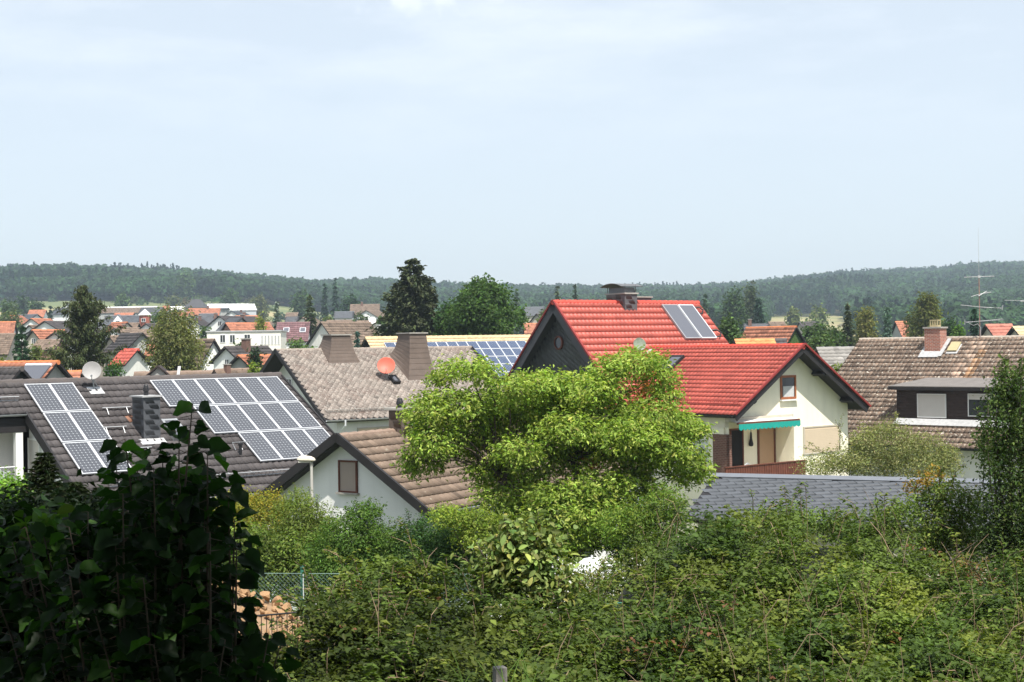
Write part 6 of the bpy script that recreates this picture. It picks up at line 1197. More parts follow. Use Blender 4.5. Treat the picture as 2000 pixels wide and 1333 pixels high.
shrub('shrub', 'lime green shrub tips below the right verge of the small white house', 'bush', [(880, 1010, 40, 18), (930, 1020, 40, 22), (975, 1035, 34, 22), (940, 1050, 50, 20)], 30, 7000, .07, [(.13, .18, .03), (.16, .20, .035)], aspect=.4, seed=6)
shrub('shrub', 'broad leaved olive shrub in front of the bright green tree', 'bush', [(1010, 1080, 50, 40), (1050, 1050, 34, 26), (990, 1120, 60, 44), (1060, 1110, 50, 50), (1030, 1160, 66, 40), (960, 1095, 30, 30), (1090, 1150, 34, 40), (1000, 1050, 26, 20)], 15.5, 3600, .085, [(.12, .16, .045), (.15, .19, .06), (.09, .13, .035), (.20, .21, .06)], shape='round', aspect=.5, m=4, spread=.09, seed=7, mt='leaf_wax', shoots=[(1000, 1060, 985, 1010, 16), (1040, 1040, 1052, 1000, 14), (1010, 1050, 1030, 1012, 12), (960, 1110, 930, 1060, 14), (1080, 1080, 1110, 1040, 14), (1090, 1110, 1135, 1090, 12), (950, 1130, 915, 1100, 12), (975, 1080, 958, 1030, 14)])
shrub('shrub', 'light green shrub hanging over the left end of the slate outbuilding', 'bush', [(1300, 985, 36, 34), (1250, 1010, 40, 30), (1320, 1020, 30, 26), (1210, 1030, 40, 30), (1270, 1050, 50, 26)], 24, 9000, .055, LG, aspect=.4, seed=8, shoots=[(1300, 990, 1322, 955, 40), (1310, 1000, 1350, 975, 40), (1290, 980, 1270, 950, 30)])
shrub('fruit_tree', 'pale olive wispy tree between the cream house and the dark dormer house', 'tree', [(1650, 900, 50, 22), (1730, 870, 60, 38), (1800, 880, 50, 34), (1600, 912, 40, 20), (1700, 905, 70, 26), (1790, 910, 66, 24), (1850, 905, 30, 24), (1740, 842, 30, 18), (1690, 862, 30, 20), (1850, 890, 20, 20)], 50, 24000, .085, [(.19, .20, .085), (.22, .225, .10), (.14, .155, .06)], aspect=.38, spread=.12, seed=9, shoots=[(1640, 880, 1645, 810, 60), (1648, 870, 1632, 820, 40), (1700, 860, 1690, 835, 40), (1745, 835, 1752, 806, 60), (1620, 890, 1560, 872, 60), (1610, 885, 1576, 862, 40)], r0=.05)
_sh = shrub('shrub', 'orange tipped shrub in front of the right end of the slate roof', 'bush', [(1840, 958, 40, 14), (1810, 985, 30, 24), (1860, 985, 46, 34), (1830, 1020, 50, 36), (1890, 1030, 40, 40), (1810, 1055, 44, 34), (1870, 1080, 50, 40), (1900, 985, 24, 28)], 20, 9000, .05, [(.09, .12, .03), (.07, .115, .026), (.12, .14, .035)], aspect=.45, seed=10, shoots=[(1815, 960, 1800, 915, 30), (1835, 950, 1838, 905, 40), (1860, 950, 1885, 905, 30), (1790, 975, 1778, 935, 30)])

shrub('shrub', 'tall dark leafy shrub at the right edge rising over the dormer house', 'bush', [(1965, 745, 24, 34), (1945, 790, 26, 30), (1995, 770, 34, 50), (1965, 850, 44, 44), (2005, 850, 40, 60), (1940, 900, 34, 34), (1985, 930, 50, 50), (1960, 1000, 56, 60), (2020, 1000, 50, 70), (1985, 1090, 60, 60), (1945, 1060, 40, 50), (1925, 850, 16, 20), (2010, 730, 20, 20)], 19, 15000, .055, [(.055, .085, .026), (.075, .11, .03), (.035, .06, .02)], aspect=.45, seed=11, shell=.2, shoots=[(1940, 1000, 1930, 780, 160), (1960, 900, 1962, 700, 200), (1975, 900, 1985, 720, 180), (1950, 900, 1945, 740, 120), (1990, 850, 1996, 700, 160), (1920, 950, 1915, 840, 80), (1965, 760, 1957, 695, 60), (1990, 745, 2004, 705, 40), (1930, 850, 1908, 800, 40), (1940, 800, 1925, 750, 40), (1930, 890, 1900, 850, 40)], r0=.05)
shrub('shrub', 'leafless brown gap bush with dead twigs at the right', 'bush', [(1880, 1120, 44, 24), (1920, 1150, 46, 28)], 17, 900, .05, [(.16, .10, .05), (.05, .08, .02)], seed=12, shoots=[(1850, 1110, 1905, 1060, 6), (1870, 1150, 1930, 1085, 6), (1900, 1160, 1880, 1080, 4), (1930, 1150, 1890, 1100, 6)])
shrub('shrub', 'sunlit light green shrub at the left edge below the balcony', 'bush', [(10, 955, 46, 22), (40, 965, 28, 18), (-30, 975, 50, 40), (20, 985, 50, 24)], 22, 7000, .055, [(.10, .19, .025), (.12, .20, .03)], aspect=.5, seed=13)

q_ = [px_clump(1825, 930, 20, 12, 20), px_clump(1780, 950, 14, 10, 20), px_clump(1800, 940, 14, 8, 19.8)]; V, Fc, C = foliage(q_, 450, .045, None, .5, .6, 4, .05, .4, 0, .2, rng, 'kite', [(.30, .17, .035), (.26, .19, .035)]); amesh('rusty_leaves', V, Fc, M_['leaf'], _sh, C)
# bramble hedge on the bank: one continuous thicket nobody could count
def thicket():
    r = np.random.default_rng(21); U = [380, 480, 540, 600, 650, 720, 800, 900, 960, 1040, 1100, 1150, 1200, 1240, 1290, 1340, 1420, 1500, 1600, 1680, 1740, 1800, 1860, 1930, 2000, 2100, 2250]
    VT = [1330, 1300, 1255, 1185, 1115, 1086, 1092, 1118, 1140, 1165, 1180, 1160, 1115, 1060, 1015, 996, 990, 992, 998, 1012, 1035, 1060, 1090, 1100, 1110, 1110, 1090]
    YT = np.interp(U, [380, 1100, 1300, 2250], [15, 16.5, 19, 18])
    def lump(a, b): return np.sin(a * .021 + 2 * np.sin(b * 4)) * .5 + np.sin(a * .047 + b * 9 + 1) * .35 + np.sin(a * .013 - b * 13) * .5 + np.sin(a * .09 + b * 21) * .2
    def surf(u, s):
        vt = np.interp(u, U, VT) + 9 * np.sin(u * .06) + 6 * np.sin(u * .13 + 1); yt = np.interp(u, U, YT)
        v = vt + (1440 - vt) * s; Yd = yt - (yt - 9.6) * s ** .75 + lump(u, s) * .75 * (1 - .45 * s)
        x = (u - 1000) / F * Yd; z = 10 - (v + ROLL * (u - 1000) - 675) / F * Yd; return np.stack([x, Yd, z], -1)
    n = 54000; u = r.uniform(380, 2250, n); s = r.uniform(-.02, 1, n); hole = np.sin(u * .017 + 6 * s + 2 * np.sin(s * 9)) * .5 + np.sin(u * .043 - s * 23) * .35 + np.sin(s * 31 + 2.5 * np.sin(u * .011)) * .45 + np.sin(u * .09 + s * 47) * .25; kp = (hole > -.10) | (r.random(n) < .08); u = u[kp]; s = s[kp]; n = len(u); P = surf(u, s); e = surf(u + 3, s) - P; f = surf(u, s + .01) - P; Nn = nz(np.cross(e, f)); Nn *= np.sign(Nn[:, 1:2] * -1 + .0001 + Nn[:, 2:3] * .5)  # hole thins the leaves so the shade-dark undergrowth shows through
    dpt = r.uniform(0, 1, n) ** 1.3 * .6; P = P - Nn * dpt[:, None] + r.normal(size=(n, 3)) * .05; m = 8
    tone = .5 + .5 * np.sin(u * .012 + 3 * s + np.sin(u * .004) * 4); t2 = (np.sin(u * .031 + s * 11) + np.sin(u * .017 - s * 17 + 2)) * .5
    ivy = (1 / (1 + np.exp((u - 1010 - 60 * np.sin(s * 7)) / 35))) * np.clip((s - .12) * 8, 0, 1); lime = np.exp(-((u - 1640 - 200 * s) / 170) ** 2) * np.exp(-((s - .35) / .22) ** 2) + .8 * np.exp(-((u - 720) / 90) ** 2) * np.clip(1 - s * 7, 0, 1)  # ivy darkens the lower-left leaf colour, partly standing in for deep shade
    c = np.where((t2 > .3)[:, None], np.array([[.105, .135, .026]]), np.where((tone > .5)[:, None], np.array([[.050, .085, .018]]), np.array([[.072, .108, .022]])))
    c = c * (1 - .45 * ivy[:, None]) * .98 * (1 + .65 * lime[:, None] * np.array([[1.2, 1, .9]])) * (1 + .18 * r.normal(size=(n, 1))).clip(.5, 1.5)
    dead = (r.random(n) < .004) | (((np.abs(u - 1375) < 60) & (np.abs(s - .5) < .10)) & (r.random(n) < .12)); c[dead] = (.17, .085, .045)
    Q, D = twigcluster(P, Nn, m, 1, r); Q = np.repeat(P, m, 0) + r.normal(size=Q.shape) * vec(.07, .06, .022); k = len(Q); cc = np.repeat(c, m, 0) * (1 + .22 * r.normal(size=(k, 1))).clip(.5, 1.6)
    arcs = []; AQ = []; AA = []; AC = []; ra = random.Random(8)
    for _ in range(210):   # arching sprays standing proud of the mass
        u0 = ra.uniform(560, 2100); s0 = ra.random() ** 1.5 * .9; a = surf(np.array(u0), np.array(s0)); L = ra.uniform(.25, .6); an = ra.uniform(-1, 1); e = a + vec(sin(an) * L, -.25 * L, (.75 if s0 < .15 else .45) * L); md = (a + e) / 2 + vec(0, -.03, .22 * L); arcs.append((a - vec(0, 0, .12), md, e)); kk = 22
        q = np.linspace(.15, 1, kk)[:, None]; pc = a * (1 - q) ** 2 + md * 2 * q * (1 - q) + e * q * q; sd = np.where(np.arange(kk) % 2, 1, -1)[:, None] * np.array([[cos(an), 0, -sin(an)]]); AQ.append(pc + sd * .03 + r.normal(size=(kk, 3)) * .012); AA.append(sd + (e - a) / L * .7); AC.append(np.tile(np.array(ra.choice([(.095, .14, .026), (.13, .155, .03), (.07, .11, .022)])), (kk, 1)) * (1 + .2 * r.normal(size=(kk, 1))).clip(.6, 1.5))
    Q = np.concatenate([Q] + AQ); D = np.concatenate([D, np.tile(np.array([[0, -.3, .8]]), (len(Q) - len(D), 1))]); cc = np.concatenate([cc] + AC); AX = np.concatenate(AA); k0 = k; k = len(Q)
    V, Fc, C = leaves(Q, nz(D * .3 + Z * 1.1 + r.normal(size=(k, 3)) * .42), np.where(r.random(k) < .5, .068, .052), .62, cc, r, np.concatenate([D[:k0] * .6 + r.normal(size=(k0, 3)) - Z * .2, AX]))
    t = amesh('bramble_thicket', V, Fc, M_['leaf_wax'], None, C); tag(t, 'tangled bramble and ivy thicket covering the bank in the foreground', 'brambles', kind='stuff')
    # undergrowth body closing the bank, coloured near black as shade in the leaf gaps
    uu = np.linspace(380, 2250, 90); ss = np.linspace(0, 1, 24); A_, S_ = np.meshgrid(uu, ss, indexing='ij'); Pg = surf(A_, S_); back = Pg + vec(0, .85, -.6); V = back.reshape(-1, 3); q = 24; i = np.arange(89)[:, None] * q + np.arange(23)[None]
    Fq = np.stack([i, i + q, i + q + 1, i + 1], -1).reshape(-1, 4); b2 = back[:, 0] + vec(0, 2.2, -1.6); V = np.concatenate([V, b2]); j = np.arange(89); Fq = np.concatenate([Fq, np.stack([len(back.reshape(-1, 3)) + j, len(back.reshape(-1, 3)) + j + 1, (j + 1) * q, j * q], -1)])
    amesh('undergrowth', V, Fq, mat('undergrowth shade colour', (.016, .018, .009), .95, .5, 14, .8, 20), t)
    rr = random.Random(4); mb = MB()
    for a, m_, e in arcs: mb.tube([a, m_, e], [.005, .004, .002], 4)
    for _ in range(46):
        u0 = rr.uniform(560, 2050); s0 = rr.uniform(.0, .9); a = surf(np.array(u0), np.array(s0)) + vec(0, -.02, .0); L = rr.uniform(.25, .9); an = rr.uniform(-.9, .9) if s0 > .1 else rr.uniform(-.5, .5); d = vec(sin(an) * L, rr.uniform(-.15, .1), abs(cos(an)) * L * rr.uniform(.3, .9)); mb.tube([a - vec(0, 0, .1), a + d * .5 + vec(0, -.03, .06), a + d], [.003, .003, .0015], 4)
    for _ in range(80):
        u0 = rr.uniform(1150, 2000); s0 = rr.uniform(.35, .98); a = surf(np.array(u0), np.array(s0)); L = rr.uniform(.2, .55); an = rr.gauss(0, .35); d = vec(sin(an) * L, -.05, cos(an) * L); mb.tube([a - vec(0, 0, .05), a + d * .5 + vec(rr.uniform(-.02, .02), -.02, 0), a + d], [.0026, .002, .0012], 3)
    for (p, q, Y1) in (((1340, 1062), (1450, 1145), 16.2), ((1505, 1020), (1528, 1088), 16.6), ((1700, 1020), (1745, 1090), 16.4), ((1690, 1180), (1738, 1240), 14), ((640, 1210), (720, 1150), 14.5)):
        a, b = at(*p, Y1), at(*q, Y1 - .3); mb.tube([a, (a + b) / 2 + vec(0, 0, .05), b], [.0035, .004, .003], 5)
    mb.build('dry_stems', M_['twig'], t)
thicket()

# dark hazel bush in the left foreground, in the shade of the trees behind the viewer
def hazel():
    r = np.random.default_rng(31); rr = random.Random(31); Y = 6.0
    G = thing('hazel_bush', (*at(270, 700, Y)[:2], float(terr(at(270, 700, Y)[0], Y))), 'large dark hazel bush with broad round leaves in deep shade at lower left', 'bush')
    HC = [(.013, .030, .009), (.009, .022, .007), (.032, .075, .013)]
    tips = [(376, 790, 0), (350, 845, .2), (405, 885, -.1), (318, 880, .3), (244, 858, 0), (225, 900, .2), (268, 905, .1), (300, 915, -.2), (428, 925, .1), (446, 970, 0), (172, 1000, .3), (458, 1015, .1), (462, 1060, -.1), (402, 985, .2), (352, 945, 0), (292, 965, .2), (240, 965, -.2), (135, 1030, .2), (80, 1025, .4), (20, 1045, .2), (50, 1030, -.1), (410, 1040, -.3), (372, 1090, 0), (525, 1240, -.1), (548, 1258, .1), (500, 1215, .2), (330, 1050, .1), (225, 1060, -.2), (130, 1090, -.3), (60, 1130, 0), (280, 1130, -.3), (360, 1180, -.2), (180, 1180, -.3), (440, 1250, -.3), (100, 1220, -.2), (300, 1260, -.4), (505, 1290, 0), (210, 1290, -.4), (395, 1300, -.3), (20, 1240, .1), (-30, 1110, .1), (330, 1000, .4), (410, 1100, .4), (385, 920, .3), (335, 920, .4)]
    parts = []; mb = MB(); P = []; A_ = []; g0 = float(terr(-1.8, Y)); NL = 0
    for (tu, tv, dy) in tips:
        e = at(tu, tv, Y + dy); b = vec(-1.6 + (e[0] + 1.6) * .35 + rr.uniform(-.15, .15), Y + .25 + rr.uniform(-.2, .4), g0 - .1); mid = (b + e) / 2 + vec((e[0] - b[0]) * .12, 0, .12 * (e[2] - b[2]))
        bez = lambda q: b * (1 - q) ** 2 + mid * 2 * q * (1 - q) + e * q * q
        mb.tube([bez(q) for q in (0, .2, .4, .6, .8, .9, 1)], [.012, .010, .009, .007, .005, .004, .002], 5)
        L = np.linalg.norm(e - b); n = int(max(10, L * .72 / .042))
        for i in range(n):
            q = 1 - (i / n) * min(.95, .75 / L + .25); c = bez(q); sd = (1 if i % 2 else -1); dd = nrm(vec(sd * rr.uniform(.5, 1), rr.uniform(-.8, .5), rr.uniform(-.5, .35))); ln = rr.uniform(.035, .085) + .05 * (i > 6) * rr.random()
            P.append(c + dd * ln + vec(0, 0, -.01)); A_.append(dd + vec(0, 0, -.45)); mb.tube([c, c + dd * ln * .6], [.0018, .0012], 3, cap=False)
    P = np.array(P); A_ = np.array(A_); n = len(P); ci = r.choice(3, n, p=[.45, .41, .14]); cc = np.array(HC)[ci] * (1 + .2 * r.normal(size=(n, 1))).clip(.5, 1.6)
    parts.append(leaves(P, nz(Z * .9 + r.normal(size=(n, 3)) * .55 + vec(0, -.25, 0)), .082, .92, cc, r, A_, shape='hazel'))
    cl = [(340, 1040, 70, 40), (385, 1070, 30, 34), (240, 1050, 90, 40), (120, 1060, 90, 40), (310, 1120, 80, 50), (190, 1150, 150, 60), (50, 1140, 90, 70), (310, 1200, 90, 56), (250, 1270, 170, 70), (80, 1250, 140, 80), (400, 1310, 100, 40), (40, 1060, 60, 36), (160, 1330, 200, 60), (310, 1000, 60, 26), (400, 1280, 50, 30)]
    for dy, n in ((.7, 1300), (1.3, 1700)):
        c3 = [px_clump(c[0], c[1], c[2] * .9, c[3] * .9, Y + dy + rr.uniform(-.1, .3), 1.4) for c in cl]; parts.append(foliage(c3, n, .10, None, .92, .35, 1, .05, .15, .7, .25, r, 'hazel', [(.006, .013, .004), (.009, .020, .006)]))  # back leaves coloured near black for the shaded inside of the bush
    V, Fc, C = join(parts); amesh('foliage', V, Fc, M_['leaf_hazel'], G, C); mb.build('stems', M_['bark'], G, smooth=True)
    # second plant: denser hedge behind it to the far left, near black to fill in deep shade
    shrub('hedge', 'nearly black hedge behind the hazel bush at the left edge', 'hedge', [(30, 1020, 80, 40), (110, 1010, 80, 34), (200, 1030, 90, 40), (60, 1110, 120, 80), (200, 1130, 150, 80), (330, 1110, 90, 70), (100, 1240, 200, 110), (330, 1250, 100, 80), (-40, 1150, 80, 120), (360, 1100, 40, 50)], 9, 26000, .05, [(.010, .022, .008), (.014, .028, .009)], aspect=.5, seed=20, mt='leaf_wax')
    shrub('weeds', 'small round leaved seedlings catching light in front of the dark hedge', 'plant', [(90, 1040, 26, 34), (15, 1060, 30, 28), (75, 1075, 50, 26), (30, 1085, 40, 24), (98, 1015, 14, 14)], 6.6, 220, .07, [(.055, .13, .02), (.07, .14, .03)], aspect=.8, shape='round', m=2, seed=21)
hazel()
def sapling(label, u, vt, vb, w, Y, seed):
    r = np.random.default_rng(seed); rr = random.Random(seed); a, b = at(u, vb, Y), at(u + 3, vt, Y); t = thing('fir_sapling', (a[0], Y, float(terr(a[0], Y))), label, 'sapling'); mb = MB(); mb.tube([vec(a[0], Y, float(terr(a[0], Y))), a, b], [.03, .02, .004], 6); P = []; D = []; m = Y / F
    for i in range(11):
        f = (i + .5) / 11; c = a + (b - a) * f; R = w * m * (1 - f) ** .8
        for j in range(7):
            an = 2 * pi * (j + rr.random()) / 7; e = c + vec(cos(an) * R, sin(an) * R, R * .35); mb.tube([c, e], [.006, .002], 4); k = 30; s = r.uniform(.1, 1, k); q = c + (e - c) * s[:, None]; sd = r.choice([-1, 1], k)[:, None] * vec(-sin(an), cos(an), 0); P.append(q + sd * .028); D.append(sd + vec(cos(an), sin(an), .35) * .8)
    P = np.concatenate(P); D = np.concatenate(D); V, Fc, C = leaves(P, nz(r.normal(size=P.shape) * .2 + Z), .075, .14, hsvj((.030, .045, .018), len(P), .2, .05, r), r, D); amesh('needles', V, Fc, M_['needle'], t, C); mb.build('stem', M_['bark'], t)
sapling('dark feathery fir sapling in front of the shuttered white wall', 84, 885, 985, 46, 12, 3)
sapling('smaller dark fir sapling right of the feathery one', 140, 945, 1010, 56, 11.5, 4)
sapling('lowest dark fir tip between the saplings and the hazel leaves', 196, 955, 1020, 50, 11.8, 6)

# the trees behind and above the viewer whose shade falls on the hazel bush
def shade_tree():
    r = np.random.default_rng(41); base = vec(3.2, -3.5, float(terr(3.2, -3.5))); t = thing('beech_tree', base, 'large beech just outside the picture whose crown shades the lower left corner', 'tree'); mb = MB()
    cl = [(x, y, z, 1.9, 1.9, .9) for x, y, z in ((2.2, .5, 13.4), (.8, 2.0, 13.2), (3.4, 2.2, 14.0), (-.8, .6, 13.6), (1.6, 3.4, 14.2), (-2, 2.2, 13.6), (-.2, 4.0, 14.0), (-3.6, .8, 13.2), (-2.2, 4.4, 14.0), (-4.4, 3.4, 13.8), (3.8, -.8, 13.4), (.6, -1.6, 13.2), (-2.6, -1.4, 13), (-5.6, 1.8, 13.2), (-5.2, 5.2, 14.2), (2.6, 1.4, 15.6), (0, 3.2, 15.8), (-2.8, 3.2, 15.8), (4.6, 1.0, 15.6), (-1, .4, 16), (-6.6, 4.2, 14.6), (-3.2, 5.8, 14.8))]
    V, Fc, C = foliage(cl, 26000, .17, None, .6, .9, 5, .14, .4, .1, .2, r, 'kite', [(.045, .09, .02)]); amesh('crown', V, Fc, M_['leaf'], t, C)
    mb.tube([base - Z * .4, base + vec(-.3, .3, 2), base + vec(-.8, 1.0, 4.4)], [.28, .24, .18], 10); limbs(mb, base + vec(-.8, 1.0, 4.3), [c[:3] for c in cl], .08, .02, .15, 6); mb.build('trunk', M_['bark'], t, smooth=True)
shade_tree()
def rear_hedge():  # unseen hedge added to keep sky light off the hazel bush
    r = np.random.default_rng(43); cl = [(x, -4.5 + .6 * sin(x * 2), z, 1.5, 1.0, 1.5) for x in np.arange(-11, 10, 1.6) for z in (9.2, 11.2, 13.2, 15.0)]
    t = thing('sky_block_hedge', (0, -4.5, 8.8), 'tall hornbeam hedge behind the viewer, outside the picture', 'hedge'); V, Fc, C = foliage(cl, 22000, .2, None, .7, .3, 4, .15, .3, 0, .2, r, 'kite', [(.03, .06, .016)]); amesh('foliage', V, Fc, M_['leaf'], t, C)
    mb = MB(); 
    for x in np.arange(-10.5, 10, 1.4): mb.tube([(x, -4.5, 8.4), (x + .1, -4.5, 12), (x, -4.4, 15)], [.07, .05, .02], 6)
    mb.build('stems', M_['bark'], t)
rear_hedge()

# ---------------------------------------------------------------- street lamp, fences, stones, post, parasol
def lamp():
    Y = 35.5; b = at(609, 960, Y); x = b[0]; gz = float(terr(x, Y)); t = thing('street_lamp', (x, Y, gz), 'street lamp with yellowed mushroom shaped head in front of the small white house', 'street lamp'); zt = at(609, 905, Y)[2]
    mb = MB(); mb.tube([(x, Y, gz - .2), (x, Y, zt)], [.05, .035], 10); mb.build('pole', M_['lamp_grey'], t)
    mb = MB(); c = at(598, 897, Y); ex = vec(.27, 0, 0); P = []
    prof = [(-.055, .75), (-.02, 1.0), (.03, .92), (.075, .55), (.09, .0)]
    for (h, s) in prof:
        for j in range(16): an = 2 * pi * j / 16; P.append(c + vec(.235 * s * np.sign(cos(an)) * abs(cos(an)) ** .7 + .0, .12 * s * np.sign(sin(an)) * abs(sin(an)) ** .7, h + .02 * (-cos(an)) * .6))
    k = 16; mb.poly(P, [(i * k + j, i * k + (j + 1) % k, (i + 1) * k + (j + 1) % k, (i + 1) * k + j) for i in range(4) for j in range(k)] + [tuple(range(k))[::-1]]); mb.build('lamp_head', M_['lamp_white'], t, smooth=False)
    mb = MB(); mb.box(c - Z * .065 - vec(.03, 0, 0), vec(.16, 0, 0), vec(0, .08, 0), Z * .02); mb.build('lamp_glass', mat('frosted lamp glass', (.5, .48, .42), .3), t); mb = MB(); mb.tube([(x, Y, zt - .06), (x, Y, c[2] - .02)], .045, 8); mb.build('collar', M_['concrete'], t)
lamp()
def wire_fence():
    Y = 29.5; t = thing('wire_fence', (*at(700, 700, Y)[:2], float(terr(at(700, 700, Y)[0], Y))), 'green chain link garden fence with posts behind the pile of stones', 'fence'); A = at(440, 1120, Y); Bp = at(920, 1122, Y); ex = nrm(Bp - A); L = np.linalg.norm(Bp - A); h = 1.0; s = .085; mb = MB(); n = int(L / s)
    for i in range(-int(h / s), n + 1):
        for sg in (1, -1):
            x0 = i * s; x1 = x0 + h; z0, z1 = (0, -h) if sg == 1 else (-h, 0)
            if x1 < 0 or x0 > L: continue
            f0 = max(0, -x0) / h; f1 = min(1, (L - x0) / h); p = A + ex * (x0 + h * f0) + Z * (z0 + (z1 - z0) * f0); q = A + ex * (x0 + h * f1) + Z * (z0 + (z1 - z0) * f1); mb.tube([p + vec(0, .003 * sg, 0), q + vec(0, .003 * sg, 0)], .0030, 3, cap=False)
    mb.tube([A, Bp], .006, 4); mb.build('mesh', M_['pale_wire'], t)
    for pu in (441, 589, 825): p = at(pu, 1110, Y); mb = MB(); mb.tube([(p[0], Y + .05, p[2]), (p[0], Y + .05, float(terr(p[0], Y)) - .2)], .035, 8); mb.lathe((p[0], Y + .05, p[2]), Z, [(.04, -.01), (.04, .03), (.01, .04)], 8); mb.build('post', M_['green_metal'], t)
    p = at(592, 1118, Y - .1); mb = MB(); mb.tube([p, p - Z * .55], .009, 4); mb.build('tie_wire', M_['chalk'], t)
wire_fence()
def bar_fence(label, u0, v0, u1, v1, Y0, Y1, m):
    A, Bp = at(u0, v0, Y0), at(u1, v1, Y1); t = thing('bar_fence', A - Z * 1.0, label, 'fence'); ex = nrm(Bp - A); L = np.linalg.norm(Bp - A); mb = MB(); n = int(L / .055)
    for i in range(n + 1): p = A + ex * L * i / n; mb.tube([p + Z * .0, p - Z * .95], .004, 4, cap=False)
    mb.build('bars', M_[m], t); mb = MB()
    for z in (0, .42, .84): mb.tube([A - Z * z, Bp - Z * z], .009, 4)
    mb.build('rail', M_[m], t)
bar_fence('dark steel bar fence running in front of the pile of stones', 395, 1212, 590, 1196, 13.5, 14.2, 'black_metal')
bar_fence('green steel bar fence behind the broad leaved olive shrub', 1080, 1192, 1270, 1172, 17.2, 17.6, 'green_metal')
def stones():
    r = random.Random(12); rn = np.random.default_rng(12); protos = []
    for k in range(8):
        V = []; import bmesh; bm = bmesh.new(); bmesh.ops.create_icosphere(bm, subdivisions=2, radius=1)
        pl = [(rdir(1, rn)[0], rn.uniform(.38, .78)) for _ in range(11)]
        for v in bm.verts:
            p = np.array(v.co)
            for nn, dd in pl:
                q = p @ nn
                if q > dd: p = p - nn * (q - dd)
            v.co = p * np.array([1, rn.uniform(.95, 1.05) * .8, .72])
        me = bpy.data.meshes.new('stone'); bm.to_mesh(me); bm.free(); me.materials.append(M_['stone']); protos.append(me)
    Y0 = 25.0; P = at(500, 1180, Y0); gz = float(terr(P[0], Y0)); n = 0
    xs = [430, 460, 500, 530, 560, 585]; vt = [1120, 1118, 1150, 1155, 1165, 1190]
    # sandy heap below the stones
    def top(u): return np.interp(u, [380, 425, 450, 480, 520, 560, 590, 640], [1190, 1125, 1122, 1150, 1160, 1172, 1200, 1240])
    U, S = np.meshgrid(np.linspace(370, 650, 40), np.linspace(0, 1, 24), indexing='ij'); v = top(U) + 17 + (1400 - top(U)) * S; Yd = 26.5 - 6.5 * S ** .8 + .1 * np.sin(U * .2) * np.cos(S * 30)
    x = (U - 1000) / F * Yd; z = 10 - (v + ROLL * (U - 1000) - 675) / F * Yd; V = np.stack([x, Yd, z], -1).reshape(-1, 3); i = np.arange(39)[:, None] * 24 + np.arange(23)[None]; Fq = np.stack([i, i + 24, i + 25, i + 1], -1).reshape(-1, 4)
    back = np.stack([x[:, 0], np.full(40, 29.3), z[:, 0] - 2.2], -1); nb = len(V); V = np.concatenate([V, back]); j = np.arange(39); Fq = np.concatenate([Fq, np.stack([nb + j, nb + j + 1, (j + 1) * 24, j * 24], -1)])
    tag(amesh('soil_heap', V, Fq, M_['soil'], smooth=True), 'heap of loose sandy soil under the broken stones', 'soil heap', kind='stuff')
    big = [(520, 1158, 17), (543, 1170, 19), (478, 1152, 15), (460, 1140, 14), (548, 1192, 17), (530, 1196, 16), (573, 1200, 13), (500, 1172, 16), (447, 1150, 13), (515, 1185, 15), (560, 1182, 14)]
    for k in range(210):
        if k < len(big): u, v_, sz = big[k]; s = max(0, (v_ - top(u)) / (1400 - top(u)))
        else: u = r.uniform(415, 600); s = r.random() ** 1.3 * .9; sz = r.uniform(5, 13)
        Yd = 26.5 - 6.5 * s ** .8 - .08; v_ = top(u) + 6 + (1400 - top(u)) * s; p = at(u, v_, Yd); o = bpy.data.objects.new('stone', protos[k % 8]); COL.objects.link(o); o.location = p; q = sz * Yd / F; o.scale = (q * r.uniform(.85, 1.2), q, q * r.uniform(.8, 1.2)); o.rotation_euler = (r.uniform(0, 6), r.uniform(0, 6), r.uniform(0, 6))
        if k == 0: lb = 'largest upright orange sandstone block at the crest of the pile'
        elif k < len(big): lb = ['', 'broad squat sandstone block just right below the crest block of the pile', 'sandstone block left of the crest block, towards the wire fence', 'sandstone block near the top left of the pile below the sandy peak', 'sandstone block low on the right side of the pile, above the bar fence', 'sandstone block resting right above the rail of the bar fence', 'rightmost large sandstone block at the foot of the pile', 'sandstone block in the very middle of the pile', 'leftmost large sandstone block beside the dark hazel leaves', 'sandstone block between the middle block and the bar fence rail', 'sandstone block on the right shoulder of the pile'][k]
        else: lb = 'small broken chunk of sandstone in the pile behind the bar fence'
        tag(o, lb, 'stone', 'large sandstone blocks of the pile' if 0 < k < len(big) else ('crest block of the pile' if k == 0 else 'broken sandstone chunks of the pile'))
stones()
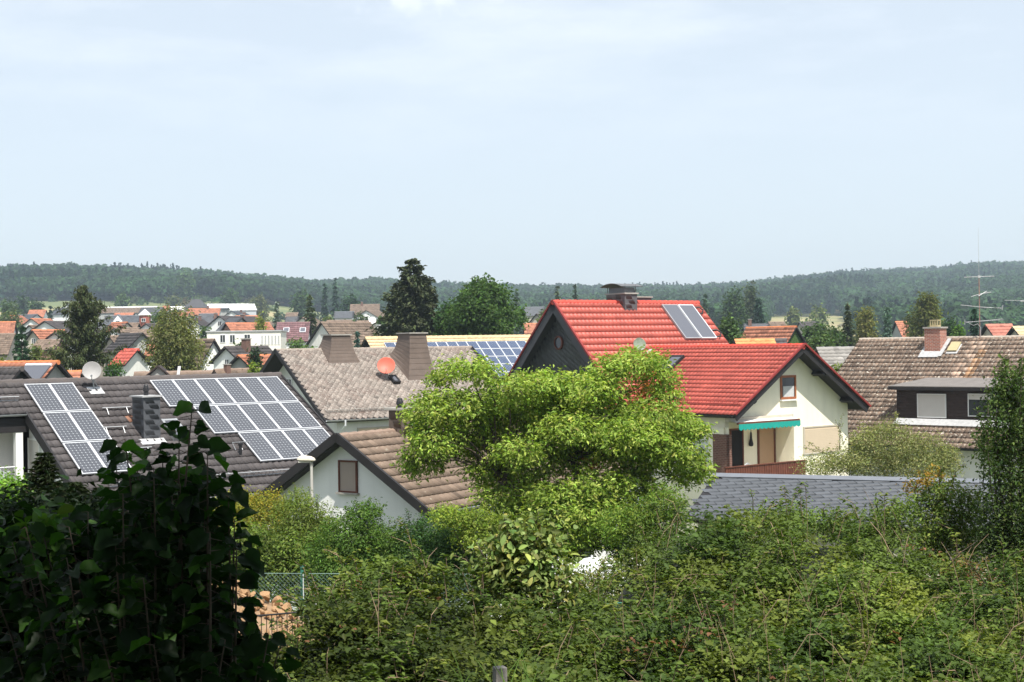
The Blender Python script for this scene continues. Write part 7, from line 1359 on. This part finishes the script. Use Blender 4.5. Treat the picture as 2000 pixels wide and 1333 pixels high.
def parasol():
    Y = 29; c = at(1156, 1088, Y); gz = float(terr(c[0], Y)); t = thing('parasol', (c[0], Y, gz), 'white garden parasol half hidden behind the shrubs', 'parasol'); mb = MB(); n = 8; R = .60; P = [c]
    for h, rr_ in ((-.05, .35), (-.16, .7), (-.34, 1.0), (-.42, 1.0)):
        for j in range(n * 3): an = 2 * pi * j / (n * 3); P.append(c + vec(cos(an) * R * rr_ * (1 - .04 * (j % 3 > 0)), sin(an) * R * rr_ * (1 - .04 * (j % 3 > 0)), h))
    k = n * 3; mb.poly(P, [(0, 1 + j, 1 + (j + 1) % k) for j in range(k)] + [(1 + i * k + j, 1 + (i + 1) * k + j, 1 + (i + 1) * k + (j + 1) % k, 1 + i * k + (j + 1) % k) for i in range(3) for j in range(k)]); mb.build('canopy', M_['chalk'], t); mb = MB(); mb.tube([(c[0], Y, gz), c + Z * .03], .025, 8); mb.build('pole', M_['alu'], t)
    c = at(1235, 1128, Y - 1); mb = MB(); gz = float(terr(c[0], Y - 1)); t = thing('garden_table', (c[0], Y - 1, gz), 'white garden table behind the bramble leaves right of the parasol', 'table'); mb.lathe(c, Z, [(.02, -.03), (.55, -.03), (.57, 0), (.02, .012)], 20); mb.build('tabletop', M_['chalk'], t)
    for sx_, sy in ((-1, -1), (1, -1), (1, 1), (-1, 1)): mb = MB(); mb.tube([c + vec(.35 * sx_, .35 * sy, -.02), vec(c[0] + .42 * sx_, Y - 1 + .42 * sy, gz)], .02, 6); mb.build('leg', M_['chalk'], t)
parasol()
def post():
    Y = 8.6; p = at(976, 1303, Y); gz = float(terr(p[0], Y)); mb = MB(); ex = nrm(vec(1, .35, 0)); ey = vec(-ex[1], ex[0], 0); mb.box(vec(p[0], Y, (p[2] + gz) / 2 - .1), ex * .036, ey * .036, Z * ((p[2] - gz) / 2 + .1)); tag(mb.build('fence_post', M_['grey_wood'], None, bevel=.004), 'top of a weathered grey wooden post at the bottom edge', 'post')
    r = np.random.default_rng(5); P = []; mb = MB()
    for i in range(16): u0 = 900 + r.uniform(0, 170); a = at(u0, 1345, 8.4 + r.uniform(-.2, .5)); L = r.uniform(.12, .42); an = r.uniform(-.7, .9); b = a + vec(sin(an) * L, -.02, cos(an) * L); m = (a + b) / 2 + vec(.0, 0, .02); w = vec(.0035, 0, 0); mb.poly([a - w, a + w, m + w * .8, b, m - w * .8], [(0, 1, 2, 3, 4)])
    tag(mb.build('grass', mat('fresh grass blade', (.14, .24, .05), .6), None), 'long grass blades growing around the wooden post', 'grass', kind='stuff')
post()

# ---------------------------------------------------------------- air
hz = MB(); hz.box(vec(0, 1300, 75), vec(1900, 0, 0), vec(0, 1360, 0), vec(0, 0, 85)); hb = hz.build('haze', None or mat('air', (.8, .8, .8)), None); tag(hb, 'pale summer haze over the valley', 'haze', kind='stuff')
hm = bpy.data.materials.new('haze'); hm.use_nodes = True; nn = hm.node_tree.nodes; nn.remove(nn['Principled BSDF']); pv = nn.new('ShaderNodeVolumePrincipled'); pv.inputs['Color'].default_value = (.72, .86, 1, 1); pv.inputs['Density'].default_value = HAZE; pv.inputs['Anisotropy'].default_value = .2; hm.node_tree.links.new(pv.outputs[0], nn['Material Output'].inputs['Volume']); hb.data.materials.clear(); hb.data.materials.append(hm)
